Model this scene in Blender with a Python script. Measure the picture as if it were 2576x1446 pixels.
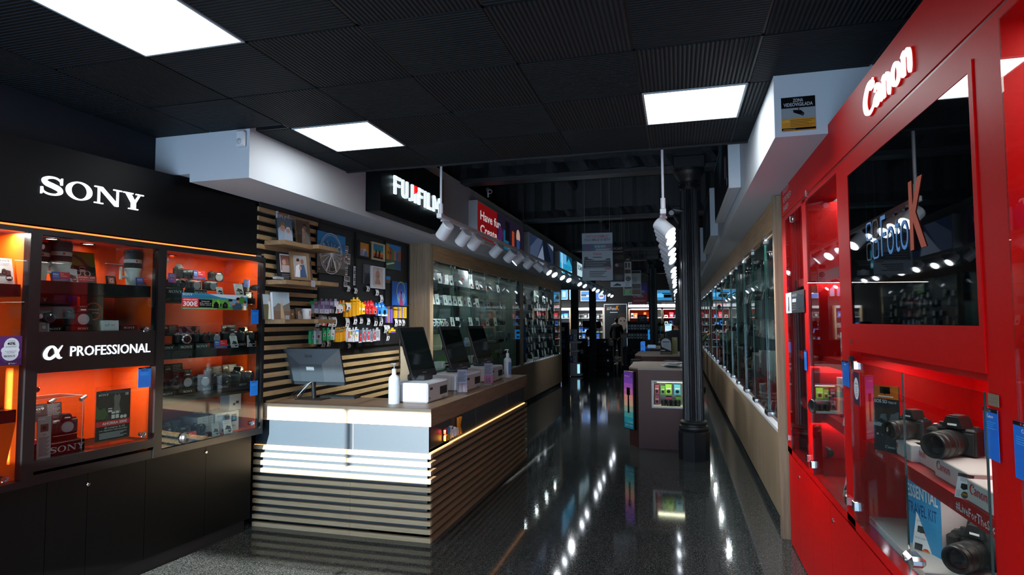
import bpy, math, random
from mathutils import Vector, Matrix
random.seed(7)
for o in list(bpy.data.objects): bpy.data.objects.remove(o)
sc = bpy.context.scene
COL = sc.collection
V = Vector
# ---------------- camera ----------------
FPX, CX, CY = 1528.4, 1288.0, 723.0
YAW, PIT, ROL = math.radians(15.2265), math.radians(3.189), math.radians(.2066)
def _rot():
    cy, sy, cp, sp, cr, sr = math.cos(YAW), math.sin(YAW), math.cos(PIT), math.sin(PIT), math.cos(ROL), math.sin(ROL)
    A = Matrix(((cy, -sy, 0), (sy, cy, 0), (0, 0, 1)))
    B = Matrix(((1, 0, 0), (0, cp, -sp), (0, sp, cp)))
    D = Matrix(((cr, 0, sr), (0, 1, 0), (-sr, 0, cr)))
    return A @ B @ D
RC = _rot(); EYE = V((0, 0, 1.7))
cam = bpy.data.cameras.new('camera'); camo = bpy.data.objects.new('camera', cam); COL.objects.link(camo)
cam.sensor_width = 36; cam.lens = FPX / 2576 * 36; cam.clip_start = .02; cam.clip_end = 200
r_, f_, u_ = RC.col[0], RC.col[1], RC.col[2]
mw = Matrix.Identity(4)
for i in range(3):
    mw[i][0] = r_[i]; mw[i][1] = u_[i]; mw[i][2] = -f_[i]; mw[i][3] = EYE[i]
camo.matrix_world = mw
sc.camera = camo
# ---------------- daylight, sun, exposure ----------------
sc.view_settings.view_transform = 'Standard'; sc.view_settings.look = 'None'
sc.view_settings.exposure = 0; sc.view_settings.gamma = 1; sc.view_settings.use_curve_mapping = False
cy_ = sc.cycles
cy_.use_denoising = True; cy_.max_bounces = 6; cy_.diffuse_bounces = 3; cy_.glossy_bounces = 4
cy_.transmission_bounces = 6; cy_.transparent_max_bounces = 24; cy_.use_adaptive_sampling = True
cy_.adaptive_threshold = .02; cy_.sample_clamp_indirect = 4; cy_.caustics_reflective = False; cy_.caustics_refractive = False
wo = bpy.data.worlds.new('daylight'); sc.world = wo; wo.use_nodes = True
bg = wo.node_tree.nodes['Background']; bg.inputs[0].default_value = (.50, .72, 1.0, 1); bg.inputs[1].default_value = 11.0
def lamp(kind, name, loc, energy, color=(1, 1, 1), target=None, **k):
    d = bpy.data.lights.new(name, kind); d.energy = energy; d.color = color
    for a, b in k.items(): setattr(d, a, b)
    o = bpy.data.objects.new(name, d); COL.objects.link(o); o.location = loc
    if target is not None:
        o.rotation_euler = (V(target) - V(loc)).to_track_quat('-Z', 'Y').to_euler()
    return o
SUN_EL = .25
sun = lamp('SUN', 'sun', (0, -8, 6), 42.0, (1, .96, .90), target=(V((0, -8, 6)) + V((.04, 1, -SUN_EL))), angle=math.radians(.45))
portal = lamp('AREA', 'window_daylight_portal', (-1.6, -2.15, 1.5), 1, target=(-1.6, 3, 1.5), shape='RECTANGLE', size=5, size_y=3.1)
portal.data.cycles.is_portal = True

# ---------------- unprojection onto real planes ----------------
def ray(px, py):
    return RC @ V(((px - CX) / FPX, 1, -(py - CY) / FPX))
def K(ax, v, px, py):
    d = ray(px, py); k = 'xyz'.index(ax); return EYE + d * ((v - EYE[k]) / d[k])
class Fr:
    """a vertical face: origin, ex runs to the viewer's right along it, en looks out of it"""
    def __init__(s, O, phi):
        s.O = V(O); s.phi = phi; s.ex = V((math.cos(phi), math.sin(phi), 0)); s.en = V((math.sin(phi), -math.cos(phi), 0))
    def hit(s, px, py, d=0):
        r = ray(px, py); o = s.O - s.en * d
        return EYE + r * ((o - EYE).dot(s.en) / r.dot(s.en))
    def sz(s, px, py, d=0):
        p = s.hit(px, py, d); return (p - s.O).dot(s.ex), p.z
    def w(s, a, d, z): 
        p = s.O + s.ex * a - s.en * d; return V((p.x, p.y, z))
# ---------------- materials ----------------
MATS = {}
def lin(c):
    c = c / 255; return c / 12.92 if c <= .04045 else ((c + .055) / 1.055) ** 2.4
def rgb(h):
    h = h.lstrip('#'); return tuple(lin(int(h[i:i + 2], 16)) for i in (0, 2, 4)) + (1,)
def newmat(name):
    m = bpy.data.materials.new(name); m.use_nodes = True
    nt = m.node_tree; return m, nt, nt.nodes['Principled BSDF']
def mat(h, rough=.5, metal=0, em=0, name=None, grain=.06, gs=60, spec=.5):
    """plain paint or plastic or print with a slight procedural mottling"""
    key = (h, rough, metal, em)
    if key in MATS: return MATS[key]
    m, nt, b = newmat(name or 'paint_' + h.lstrip('#'))
    c = rgb(h)
    b.inputs['Roughness'].default_value = rough; b.inputs['Metallic'].default_value = metal
    b.inputs['Specular IOR Level'].default_value = spec
    if em:
        b.inputs['Base Color'].default_value = c
        b.inputs['Emission Color'].default_value = c; b.inputs['Emission Strength'].default_value = em
    else:
        n = nt.nodes.new('ShaderNodeTexNoise'); n.inputs['Scale'].default_value = gs; n.inputs['Detail'].default_value = 1
        tc = nt.nodes.new('ShaderNodeTexCoord'); nt.links.new(tc.outputs['Object'], n.inputs['Vector'])
        mx = nt.nodes.new('ShaderNodeMix'); mx.data_type = 'RGBA'; nt.links.new(n.outputs[0], mx.inputs[0])
        mx.inputs[6].default_value = tuple(x * (1 - grain) for x in c[:3]) + (1,); mx.inputs[7].default_value = tuple(min(1, x * (1 + grain)) for x in c[:3]) + (1,)
        nt.links.new(mx.outputs[2], b.inputs['Base Color'])
    MATS[key] = m; return m
def wood(name, c1, c2, stretch, rough=.45, sc_=3.0, coord='Object'):
    if name in MATS: return MATS[name]
    m, nt, b = newmat(name); N = nt.nodes.new; L = nt.links.new
    tc = N('ShaderNodeTexCoord'); mp = N('ShaderNodeMapping'); mp.inputs['Scale'].default_value = stretch
    n = N('ShaderNodeTexNoise'); n.inputs['Scale'].default_value = sc_; n.inputs['Detail'].default_value = 5; n.inputs['Roughness'].default_value = .65
    n2 = N('ShaderNodeTexNoise'); n2.inputs['Scale'].default_value = sc_ * 6; n2.inputs['Detail'].default_value = 3
    L(tc.outputs[coord], mp.inputs[0]); L(mp.outputs[0], n.inputs['Vector']); L(mp.outputs[0], n2.inputs['Vector'])
    ad = N('ShaderNodeMath'); ad.operation = 'MULTIPLY_ADD'; ad.inputs[1].default_value = .35; L(n2.outputs[0], ad.inputs[0]); L(n.outputs[0], ad.inputs[2])
    cr = N('ShaderNodeValToRGB'); cr.color_ramp.elements[0].position = .45; cr.color_ramp.elements[1].position = .85
    cr.color_ramp.elements[0].color = rgb(c1); cr.color_ramp.elements[1].color = rgb(c2)
    L(ad.outputs[0], cr.inputs[0]); L(cr.outputs[0], b.inputs['Base Color']); b.inputs['Roughness'].default_value = rough
    MATS[name] = m; return m
def glass(name='glass', tint=(.86, .92, .90), ior=1.5, extra=0):
    if name in MATS: return MATS[name]
    m = bpy.data.materials.new(name); m.use_nodes = True; nt = m.node_tree; nt.nodes.clear(); N = nt.nodes.new; L = nt.links.new
    o = N('ShaderNodeOutputMaterial'); t = N('ShaderNodeBsdfTransparent'); g = N('ShaderNodeBsdfGlossy'); g.inputs['Roughness'].default_value = .0
    g.inputs['Color'].default_value = (.95, .98, 1, 1)
    t.inputs[0].default_value = tint + (1,); ge = N('ShaderNodeNewGeometry'); dt = N('ShaderNodeVectorMath'); dt.operation = 'DOT_PRODUCT'
    L(ge.outputs['Normal'], dt.inputs[0]); L(ge.outputs['Incoming'], dt.inputs[1])   # Schlick reflection, the same from both sides of the pane
    def mth(op, a, b=None):
        q = N('ShaderNodeMath'); q.operation = op
        for i, v in enumerate((a, b)):
            if v is None: continue
            if isinstance(v, (int, float)): q.inputs[i].default_value = v
            else: L(v, q.inputs[i])
        return q.outputs[0]
    r0 = ((ior - 1) / (ior + 1)) ** 2
    fr = mth('ADD', mth('MULTIPLY', mth('POWER', mth('SUBTRACT', 1, mth('ABSOLUTE', dt.outputs['Value'])), 5), 1 - r0), r0)
    mx = N('ShaderNodeMixShader'); L(fr, mx.inputs[0]); L(t.outputs[0], mx.inputs[1]); L(g.outputs[0], mx.inputs[2]); L(mx.outputs[0], o.inputs[0])
    MATS[name] = m; return m
def m_floor():
    m, nt, b = newmat('polished_black_granite'); N = nt.nodes.new; L = nt.links.new
    tc = N('ShaderNodeTexCoord')
    v = N('ShaderNodeTexVoronoi'); v.inputs['Scale'].default_value = 330; L(tc.outputs['Object'], v.inputs['Vector'])
    n = N('ShaderNodeTexNoise'); n.inputs['Scale'].default_value = 70; n.inputs['Detail'].default_value = 6; L(tc.outputs['Object'], n.inputs['Vector'])
    cr = N('ShaderNodeValToRGB'); e = cr.color_ramp.elements; e[0].position = .35; e[0].color = (.005, .006, .006, 1); e[1].position = .75; e[1].color = (.052, .060, .060, 1)
    L(n.outputs[0], cr.inputs[0])
    fl = N('ShaderNodeMath'); fl.operation = 'GREATER_THAN'; fl.inputs[1].default_value = .86
    sp = N('ShaderNodeSeparateColor'); L(v.outputs['Color'], sp.inputs[0]); L(sp.outputs[0], fl.inputs[0])
    mx = N('ShaderNodeMix'); mx.data_type = 'RGBA'; mx.inputs[7].default_value = (.13, .145, .145, 1)
    L(fl.outputs[0], mx.inputs[0]); L(cr.outputs[0], mx.inputs[6])
    br = N('ShaderNodeTexBrick'); br.offset = 0; br.inputs['Scale'].default_value = 1; br.inputs['Brick Width'].default_value = .6; br.inputs['Row Height'].default_value = .6
    br.inputs['Mortar Size'].default_value = .002; br.inputs['Mortar Smooth'].default_value = 0
    br.inputs['Color1'].default_value = (1, 1, 1, 1); br.inputs['Color2'].default_value = (.8, .8, .8, 1); br.inputs['Mortar'].default_value = (0, 0, 0, 1)
    mp = N('ShaderNodeMapping'); mp.inputs['Location'].default_value = (.27, .03, 0); L(tc.outputs['Object'], mp.inputs[0]); L(mp.outputs[0], br.inputs['Vector'])
    m2 = N('ShaderNodeMix'); m2.data_type = 'RGBA'; L(br.outputs['Fac'], m2.inputs[0]); L(mx.outputs[2], m2.inputs[6]); m2.inputs[7].default_value = (.06, .06, .058, 1)
    L(m2.outputs[2], b.inputs['Base Color'])
    rr = N('ShaderNodeMapRange'); rr.inputs[3].default_value = .035; rr.inputs[4].default_value = .10; L(n.outputs[0], rr.inputs[0]); L(rr.outputs[0], b.inputs['Roughness'])
    b.inputs['Specular IOR Level'].default_value = .5
    return m
def m_wall(name, h, bump=.15, rough=.8):
    m, nt, b = newmat(name); N = nt.nodes.new; L = nt.links.new
    tc = N('ShaderNodeTexCoord'); n = N('ShaderNodeTexNoise'); n.inputs['Scale'].default_value = 160; L(tc.outputs['Object'], n.inputs['Vector'])
    b.inputs['Base Color'].default_value = rgb(h); b.inputs['Roughness'].default_value = rough
    bp = N('ShaderNodeBump'); bp.inputs['Strength'].default_value = bump; bp.inputs['Distance'].default_value = .004; L(n.outputs[0], bp.inputs['Height']); L(bp.outputs[0], b.inputs['Normal'])
    return m
def m_tile(name, ax):
    """perforated ribbed dark metal ceiling tile, ribs along x or y"""
    m, nt, b = newmat(name); N = nt.nodes.new; L = nt.links.new
    tc = N('ShaderNodeTexCoord'); w = N('ShaderNodeTexWave'); w.wave_type = 'BANDS'; w.bands_direction = ax; w.inputs['Scale'].default_value = 14.3
    L(tc.outputs['Object'], w.inputs['Vector'])
    cr = N('ShaderNodeValToRGB'); e = cr.color_ramp.elements; e[0].position = .3; e[0].color = (.004, .006, .008, 1); e[1].position = .8; e[1].color = (.018, .026, .033, 1)
    L(w.outputs[0], cr.inputs[0]); L(cr.outputs[0], b.inputs['Base Color'])
    bp = N('ShaderNodeBump'); bp.inputs['Strength'].default_value = .8; bp.inputs['Distance'].default_value = .01; L(w.outputs[0], bp.inputs['Height']); L(bp.outputs[0], b.inputs['Normal'])
    b.inputs['Roughness'].default_value = .6; b.inputs['Specular IOR Level'].default_value = .15
    return m
def m_slat_back(name, h): return mat(h, .6, name=name)
BLK = mat('#050709', .42, name='black_lacquer', spec=.2); BLKM = mat('#121315', .7, name='black_matt'); DGREY = mat('#26282b', .5)
WHT = mat('#e8e8ea', .5, name='white_print'); WHTP = mat('#dfe2e4', .35, name='white_enamel'); GREY = mat('#8d9094', .5); LGREY = mat('#b9bcc0', .5)
CHROME = mat('#d8dadd', .12, 1, name='chrome'); STEEL = mat('#8a8d92', .3, 1, name='brushed_steel')
RED = mat('#cc0204', .45, name='red_lacquer', spec=.25); ORG = mat('#ff5406', .5, name='orange_paint'); BLUE = mat('#1a6fd0', .5); SKYB = mat('#3aa0e8', .5)
PRED = mat('#d3202a', .5, name='red_print'); YEL = mat('#f2c012', .5); AMB = mat('#d99a10', .5); GRN = mat('#1f9a58', .5); PUR = mat('#6a4fb0', .5)
GLASS = glass(); ACR = glass('acrylic', (.93, .95, .96), 1.35); GLSH = glass('shelf_glass', (.88, .95, .93), 1.5)
LENSG = mat('#10141c', .03, name='lens_glass', spec=.9); RUB = mat('#17181a', .75, name='black_rubber'); CAMB = mat('#1a1b1d', .38, name='camera_body_plastic')
SILV = mat('#c9cacb', .25, .8, name='silver_alloy'); GMW = mat('#d9d6cf', .35, name='lens_barrel_white')
WOODH = wood('oak_laminate_horizontal', '#8a6a49', '#bb9568', (.6, .6, 14)); WOODV = wood('oak_laminate_vertical', '#7c6a54', '#a38d70', (14, 14, .5))
WOODS = wood('pale_oak_slats', '#a58a60', '#c9ab7c', (1, 1, 12))
E_W = mat('#f8fbff', .5, 0, .95, name='lit_white_letters')
# ---------------- mesh building ----------------
class M:
    def __init__(s): s.v = []; s.f = []; s.m = []; s.sm = []; s.mats = []; s.T = None
    def mi(s, m):
        if m not in s.mats: s.mats.append(m)
        return s.mats.index(m)
    def add(s, vs, fs, m, smooth=False):
        n = len(s.v); k = s.mi(m)
        if s.T is not None: vs = [s.T @ V(p) for p in vs]
        s.v += [tuple(p) for p in vs]; s.f += [tuple(i + n for i in f) for f in fs]; s.m += [k] * len(fs); s.sm += [smooth] * len(fs)
        return s
    def box(s, a, b, m, bev=0):
        x0, y0, z0 = (min(p, q) for p, q in zip(a, b)); x1, y1, z1 = (max(p, q) for p, q in zip(a, b))
        if bev <= 0 or min(x1 - x0, y1 - y0, z1 - z0) < 2.2 * bev:
            return s.add([(x0, y0, z0), (x1, y0, z0), (x1, y1, z0), (x0, y1, z0), (x0, y0, z1), (x1, y0, z1), (x1, y1, z1), (x0, y1, z1)],
                         [(0, 3, 2, 1), (4, 5, 6, 7), (0, 1, 5, 4), (1, 2, 6, 5), (2, 3, 7, 6), (3, 0, 4, 7)], m)
        e = bev; vs = []; idx = {}
        for i, X in enumerate((x0, x1)):
            for j, Y in enumerate((y0, y1)):
                for k, Z in enumerate((z0, z1)):
                    sx, sy, sz = (e if i == 0 else -e), (e if j == 0 else -e), (e if k == 0 else -e)
                    for a_, p in enumerate(((X, Y + sy, Z + sz), (X + sx, Y, Z + sz), (X + sx, Y + sy, Z))):
                        idx[(i, j, k, a_)] = len(vs); vs.append(p)
        fs = []
        g = lambda i, j, k, a_: idx[(i, j, k, a_)]
        for i in (0, 1): fs.append((g(i, 0, 0, 0), g(i, 1, 0, 0), g(i, 1, 1, 0), g(i, 0, 1, 0)) if i else (g(i, 0, 0, 0), g(i, 0, 1, 0), g(i, 1, 1, 0), g(i, 1, 0, 0)))
        for j in (0, 1): fs.append((g(0, j, 0, 1), g(1, j, 0, 1), g(1, j, 1, 1), g(0, j, 1, 1)) if j == 0 else (g(0, j, 0, 1), g(0, j, 1, 1), g(1, j, 1, 1), g(1, j, 0, 1)))
        for k in (0, 1): fs.append((g(0, 0, k, 2), g(1, 0, k, 2), g(1, 1, k, 2), g(0, 1, k, 2)) if k else (g(0, 0, k, 2), g(0, 1, k, 2), g(1, 1, k, 2), g(1, 0, k, 2)))
        for j in (0, 1):
            for k in (0, 1): fs.append((g(0, j, k, 1), g(1, j, k, 1), g(1, j, k, 2), g(0, j, k, 2)))
        for i in (0, 1):
            for k in (0, 1): fs.append((g(i, 0, k, 0), g(i, 1, k, 0), g(i, 1, k, 2), g(i, 0, k, 2)))
        for i in (0, 1):
            for j in (0, 1): fs.append((g(i, j, 0, 0), g(i, j, 1, 0), g(i, j, 1, 1), g(i, j, 0, 1)))
        for i in (0, 1):
            for j in (0, 1):
                for k in (0, 1): fs.append((g(i, j, k, 0), g(i, j, k, 1), g(i, j, k, 2)))
        return s.add(vs, fs, m)
    def cyl(s, p0, p1, r0, r1, m, n=20, caps=True, smooth=True):
        p0, p1 = V(p0), V(p1); a = (p1 - p0).normalized(); t = V((0, 0, 1)) if abs(a.z) < .9 else V((1, 0, 0))
        e1 = a.cross(t).normalized(); e2 = a.cross(e1)
        R = [(e1 * math.cos(2 * math.pi * i / n) + e2 * math.sin(2 * math.pi * i / n)) for i in range(n)]
        s.add([p0 + q * r0 for q in R] + [p1 + q * r1 for q in R], [(i, (i + 1) % n, n + (i + 1) % n, n + i) for i in range(n)], m, smooth)
        if caps: s.add([p0 + q * r0 for q in R] + [p1 + q * r1 for q in R], [tuple(range(n))[::-1], tuple(range(n, 2 * n))], m)
        return s
    def lathe(s, prof, o, ax, m, n=24, smooth=True):
        """prof: (radius, distance along axis[, material])"""
        o = V(o); a = V(ax).normalized(); t = V((0, 0, 1)) if abs(a.z) < .9 else V((1, 0, 0)); e1 = a.cross(t).normalized(); e2 = a.cross(e1)
        for q in range(len(prof) - 1):
            p, r = prof[q], prof[q + 1]; mm = r[2] if len(r) > 2 else m
            A = [o + a * p[1] + (e1 * math.cos(2 * math.pi * i / n) + e2 * math.sin(2 * math.pi * i / n)) * p[0] for i in range(n)]
            B = [o + a * r[1] + (e1 * math.cos(2 * math.pi * i / n) + e2 * math.sin(2 * math.pi * i / n)) * r[0] for i in range(n)]
            if r[0] < 1e-6: s.add(A + [o + a * r[1]], [(i, (i + 1) % n, n) for i in range(n)], mm, smooth)
            elif p[0] < 1e-6: s.add([o + a * p[1]] + B, [(0, 1 + (i + 1) % n, 1 + i) for i in range(n)], mm, smooth)
            else: s.add(A + B, [(i, (i + 1) % n, n + (i + 1) % n, n + i) for i in range(n)], mm, smooth)
        return s
    def sph(s, c, r, m, n=14, k=9):
        if not hasattr(r, '__len__'): r = (r, r, r)
        vs = []; fs = []
        for j in range(k + 1):
            t = math.pi * j / k
            for i in range(n):
                a = 2 * math.pi * i / n; vs.append((c[0] + r[0] * math.sin(t) * math.cos(a), c[1] + r[1] * math.sin(t) * math.sin(a), c[2] + r[2] * math.cos(t)))
        for j in range(k):
            for i in range(n): fs.append((j * n + i, (j + 1) * n + i, (j + 1) * n + (i + 1) % n, j * n + (i + 1) % n))
        return s.add(vs, fs, m, True)
    def tube(s, pts, r, m, n=8):
        pts = [V(p) for p in pts]; vs = []; fs = []
        for i, p in enumerate(pts):
            a = (pts[min(i + 1, len(pts) - 1)] - pts[max(i - 1, 0)]).normalized(); t = V((0, 0, 1)) if abs(a.z) < .9 else V((1, 0, 0)); e1 = a.cross(t).normalized(); e2 = a.cross(e1)
            rr = r[i] if hasattr(r, '__len__') else r
            vs += [p + (e1 * math.cos(2 * math.pi * k / n) + e2 * math.sin(2 * math.pi * k / n)) * rr for k in range(n)]
        for i in range(len(pts) - 1):
            for k in range(n): fs.append((i * n + k, i * n + (k + 1) % n, (i + 1) * n + (k + 1) % n, (i + 1) * n + k))
        fs += [tuple(range(n))[::-1], tuple(range((len(pts) - 1) * n, len(pts) * n))]
        return s.add(vs, fs, m, True)
    # flat artwork in the local x-z plane looking towards -y; y is its depth
    def poly(s, pts, y, m, d=0):
        n = len(pts)
        if d <= 0: return s.add([(p[0], y, p[1]) for p in pts], [tuple(range(n))], m)
        return s.add([(p[0], y, p[1]) for p in pts] + [(p[0], y + d, p[1]) for p in pts], [tuple(range(n)), tuple(range(n, 2 * n))[::-1]] + [(i, (i + 1) % n, n + (i + 1) % n, n + i) for i in range(n)], m)
    def rect(s, x0, z0, x1, z1, y, m): return s.add([(x0, y, z0), (x1, y, z0), (x1, y, z1), (x0, y, z1)], [(0, 1, 2, 3)], m)
    def disc(s, cx, cz, r, y, m, n=20, rz=None): return s.poly([(cx + r * math.cos(2 * math.pi * i / n), cz + (rz or r) * math.sin(2 * math.pi * i / n)) for i in range(n)], y, m)
    def ring(s, cx, cz, rx, rz, ix, iz, y, m, d=0, n=32, a0=0, a1=360):
        O = []; I = []; full = a1 - a0 >= 360; k = n if full else n + 1
        for i in range(k):
            a = math.radians(a0 + (a1 - a0) * i / n); O.append((cx + rx * math.cos(a), cz + rz * math.sin(a))); I.append((cx + ix * math.cos(a), cz + iz * math.sin(a)))
        s._strip(O, I, y, m, d, full); return s
    def _strip(s, O, I, y, m, d, closed):
        k = len(O); e = k if closed else k - 1
        vs = [(p[0], y, p[1]) for p in O] + [(p[0], y, p[1]) for p in I]; fs = [(i, (i + 1) % k, k + (i + 1) % k, k + i) for i in range(e)]
        if d > 0:
            vs += [(p[0], y + d, p[1]) for p in O] + [(p[0], y + d, p[1]) for p in I]
            fs += [(2 * k + i, 3 * k + i, 3 * k + (i + 1) % k, 2 * k + (i + 1) % k) for i in range(e)]
            fs += [(i, 2 * k + i, 2 * k + (i + 1) % k, (i + 1) % k) for i in range(e)] + [(k + i, k + (i + 1) % k, 3 * k + (i + 1) % k, 3 * k + i) for i in range(e)]
            if not closed: fs += [(0, k, 3 * k, 2 * k), (k - 1, 3 * k - 1, 4 * k - 1, 2 * k - 1)]
        s.add(vs, fs, m)
    def ribbon(s, pts, y, m, d=0, sm=6):
        """pts: (x, z, width) centre line, smoothed"""
        P = []
        for i in range(len(pts) - 1):
            p0, p1, p2, p3 = pts[max(i - 1, 0)], pts[i], pts[i + 1], pts[min(i + 2, len(pts) - 1)]
            for k in range(sm):
                t = k / sm
                P.append(tuple(.5 * (2 * b + (c - a) * t + (2 * a - 5 * b + 4 * c - e) * t * t + (3 * b - a - 3 * c + e) * t ** 3) for a, b, c, e in zip(p0, p1, p2, p3)))
        P.append(pts[-1]); O = []; I = []
        for i, p in enumerate(P):
            a, b = P[max(i - 1, 0)], P[min(i + 1, len(P) - 1)]; dx, dz = b[0] - a[0], b[1] - a[1]; L = math.hypot(dx, dz) or 1
            nx, nz = -dz / L, dx / L; w = max(p[2], .002) / 2; O.append((p[0] + nx * w, p[1] + nz * w)); I.append((p[0] - nx * w, p[1] - nz * w))
        s._strip(O, I, y, m, d, False); return s
    def text(s, t, x, z, h, y, m, al='l', w=None, bold=0, d=0, sh=0):
        vs, fs, tw = tmesh(t, bold)
        kx = h if w is None else w / max(tw, 1e-6)
        x0 = x - (tw * kx / 2 if al == 'c' else tw * kx if al == 'r' else 0)
        A = [(x0 + p[0] * kx + sh * p[1] * h, y, z + p[1] * h) for p in vs]
        if d > 0:
            n = len(A); s.add(A + [(p[0], y + d, p[2]) for p in A], list(fs) + [tuple(i + n for i in f[::-1]) for f in fs], m)
            cnt = {}
            for f in fs:
                for i in range(len(f)):
                    e = (f[i], f[(i + 1) % len(f)]); cnt[tuple(sorted(e))] = cnt.get(tuple(sorted(e)), []) + [e]
            s.add(A + [(p[0], y + d, p[2]) for p in A], [(e[0][1], e[0][0], e[0][0] + n, e[0][1] + n) for e in cnt.values() if len(e) == 1], m)
        else: s.add(A, fs, m)
        return s
    def build(s, name, parent=None, loc=(0, 0, 0), rz=0):
        me = bpy.data.meshes.new(name); me.from_pydata(s.v, [], s.f)
        for m in s.mats: me.materials.append(m)
        me.polygons.foreach_set('material_index', s.m); me.polygons.foreach_set('use_smooth', s.sm); me.update()
        o = bpy.data.objects.new(name, me); COL.objects.link(o); o.location = loc; o.rotation_euler = (0, 0, rz)
        if parent: o.parent = parent
        return o
_TC = {}
def tmesh(t, bold=0):
    k = (t, bold)
    if k in _TC: return _TC[k]
    c = bpy.data.curves.new('t', 'FONT'); c.body = t; c.size = 1; c.resolution_u = 5 if len(t) < 9 else 2 if len(t) < 14 else 1; c.offset = bold
    o = bpy.data.objects.new('t', c); COL.objects.link(o)
    dg = bpy.context.evaluated_depsgraph_get(); me = bpy.data.meshes.new_from_object(o.evaluated_get(dg))
    vs = [(v.co.x / .7, v.co.y / .7) for v in me.vertices]; fs = [tuple(p.vertices) for p in me.polygons]
    if vs: x0 = min(v[0] for v in vs); vs = [(a - x0, b) for a, b in vs]
    w = max((v[0] for v in vs), default=0)
    bpy.data.objects.remove(o); bpy.data.curves.remove(c); bpy.data.meshes.remove(me)
    _TC[k] = (vs, fs, w); return _TC[k]
def T(loc=(0, 0, 0), rz=0, rx=0, ry=0, s=1):
    return Matrix.Translation(V(loc)) @ Matrix.Rotation(rz, 4, 'Z') @ Matrix.Rotation(ry, 4, 'Y') @ Matrix.Rotation(rx, 4, 'X') @ Matrix.Scale(s, 4)
def tag(o, label=None, cat=None, group=None, kind=None):
    if label: o['label'] = label
    if cat: o['category'] = cat
    if group: o['group'] = group
    if kind: o['kind'] = kind
    return o
def struct(o, label=None): return tag(o, label, None, None, 'structure')
def thing(name, label, cat, loc=(0, 0, 0), rz=0, group=None):
    o = bpy.data.objects.new(name, None); COL.objects.link(o); o.location = loc; o.rotation_euler = (0, 0, rz); o.empty_display_size = .05
    return tag(o, label, cat, group)
KIDS = {}
def dup(root, loc, rz=None, label=None, group=None, scale=None):
    r = root.copy(); COL.objects.link(r); r.location = loc
    if rz is not None: r.rotation_euler = (0, 0, rz)
    if scale: r.scale = (scale,) * 3
    if label: r['label'] = label
    if group: r['group'] = group
    for ch in root.children:
        c = ch.copy(); COL.objects.link(c); c.parent = r
        for g in ch.children:
            d = g.copy(); COL.objects.link(d); d.parent = c
    return r
ORD = ['first', 'second', 'third', 'fourth', 'fifth', 'sixth', 'seventh', 'eighth', 'ninth', 'tenth', 'eleventh', 'twelfth', 'thirteenth', 'fourteenth', 'fifteenth', 'sixteenth', 'seventeenth', 'eighteenth', 'nineteenth', 'twentieth', 'twenty-first', 'twenty-second', 'twenty-third', 'twenty-fourth', 'twenty-fifth', 'twenty-sixth']
# artwork list: elements in units of the panel (0..1 both ways); heights of text in panel heights
def art(mb, x, y, z, w, h, els):
    k = 0
    for e in els:
        k += 1; yy = y - .0004 - .00018 * k; t = e[0]
        if t == 'r': mb.rect(x + e[1] * w, z + e[2] * h, x + e[3] * w, z + e[4] * h, yy, e[5])
        elif t == 't': mb.text(e[1], x + e[2] * w, z + e[3] * h, e[4] * h, yy, e[5], e[6] if len(e) > 6 else 'l', (e[7] * w if len(e) > 7 and e[7] else None), e[8] if len(e) > 8 else 0)
        elif t == 'c': mb.disc(x + e[1] * w, z + e[2] * h, e[3] * w, yy, e[4], 20, (e[5] * h if len(e) > 5 else None))
        elif t == 'p': mb.poly([(x + a * w, z + b * h) for a, b in e[1]], yy, e[2])
        elif t == 'o': mb.ring(x + e[1] * w, z + e[2] * h, e[3] * w, e[3] * w, e[4] * w, e[4] * w, yy, e[5])
        elif t == 'L':   # lines of small print: x0,x1,ztop,zbot,n,mat
            n = e[5]
            for i in range(n):
                zz = e[3] + (e[4] - e[3]) * i / max(n - 1, 1); q = (e[2] - e[1]) * (1 - .25 * ((i * 7) % 3) / 2)
                mb.rect(x + e[1] * w, z + (zz - .012) * h, x + (e[1] + q) * w, z + (zz + .006) * h, yy, e[6])
        elif t == 'S': logo_sony(mb, x + e[1] * w, z + e[2] * h, e[3] * h, yy, e[4], al=e[5] if len(e) > 5 else 'l')
        elif t == 'N': logo_canon(mb, x + e[1] * w, z + e[2] * h, e[3] * h, yy, e[4], al=e[5] if len(e) > 5 else 'l')
        elif t == 'K': logo_foto(mb, x + e[1] * w, z + e[2] * h, e[3] * h, yy)
def sign(fr, name, label, cat, px, d, base, els, th=.003, tilt=0, group=None, z=None, rz=0, min_h=None):
    """a flat card seen at px=(xl, xr, ytop, ybottom) [ys read at its left edge] on the plane d behind the face fr"""
    a, z0 = fr.sz(px[0], px[3], d); b, _ = fr.sz(px[1], px[3], d); _, z1 = fr.sz(px[0], px[2], d)
    w, h = b - a, z1 - z0
    if rz: w = Fr(fr.hit(px[0], px[3], d), fr.phi + rz).sz(px[1], px[3])[0]   # a card turned on its stand
    if z is not None: z0 = z
    mb = M(); mb.T = T(rx=-tilt) if tilt else None
    mb.box((0, 0, 0), (w, th, h), base); art(mb, 0, 0, 0, w, h, els)
    o = mb.build(name, None, fr.w(a, d, z0), fr.phi + rz); return tag(o, label, cat, group)
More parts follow.
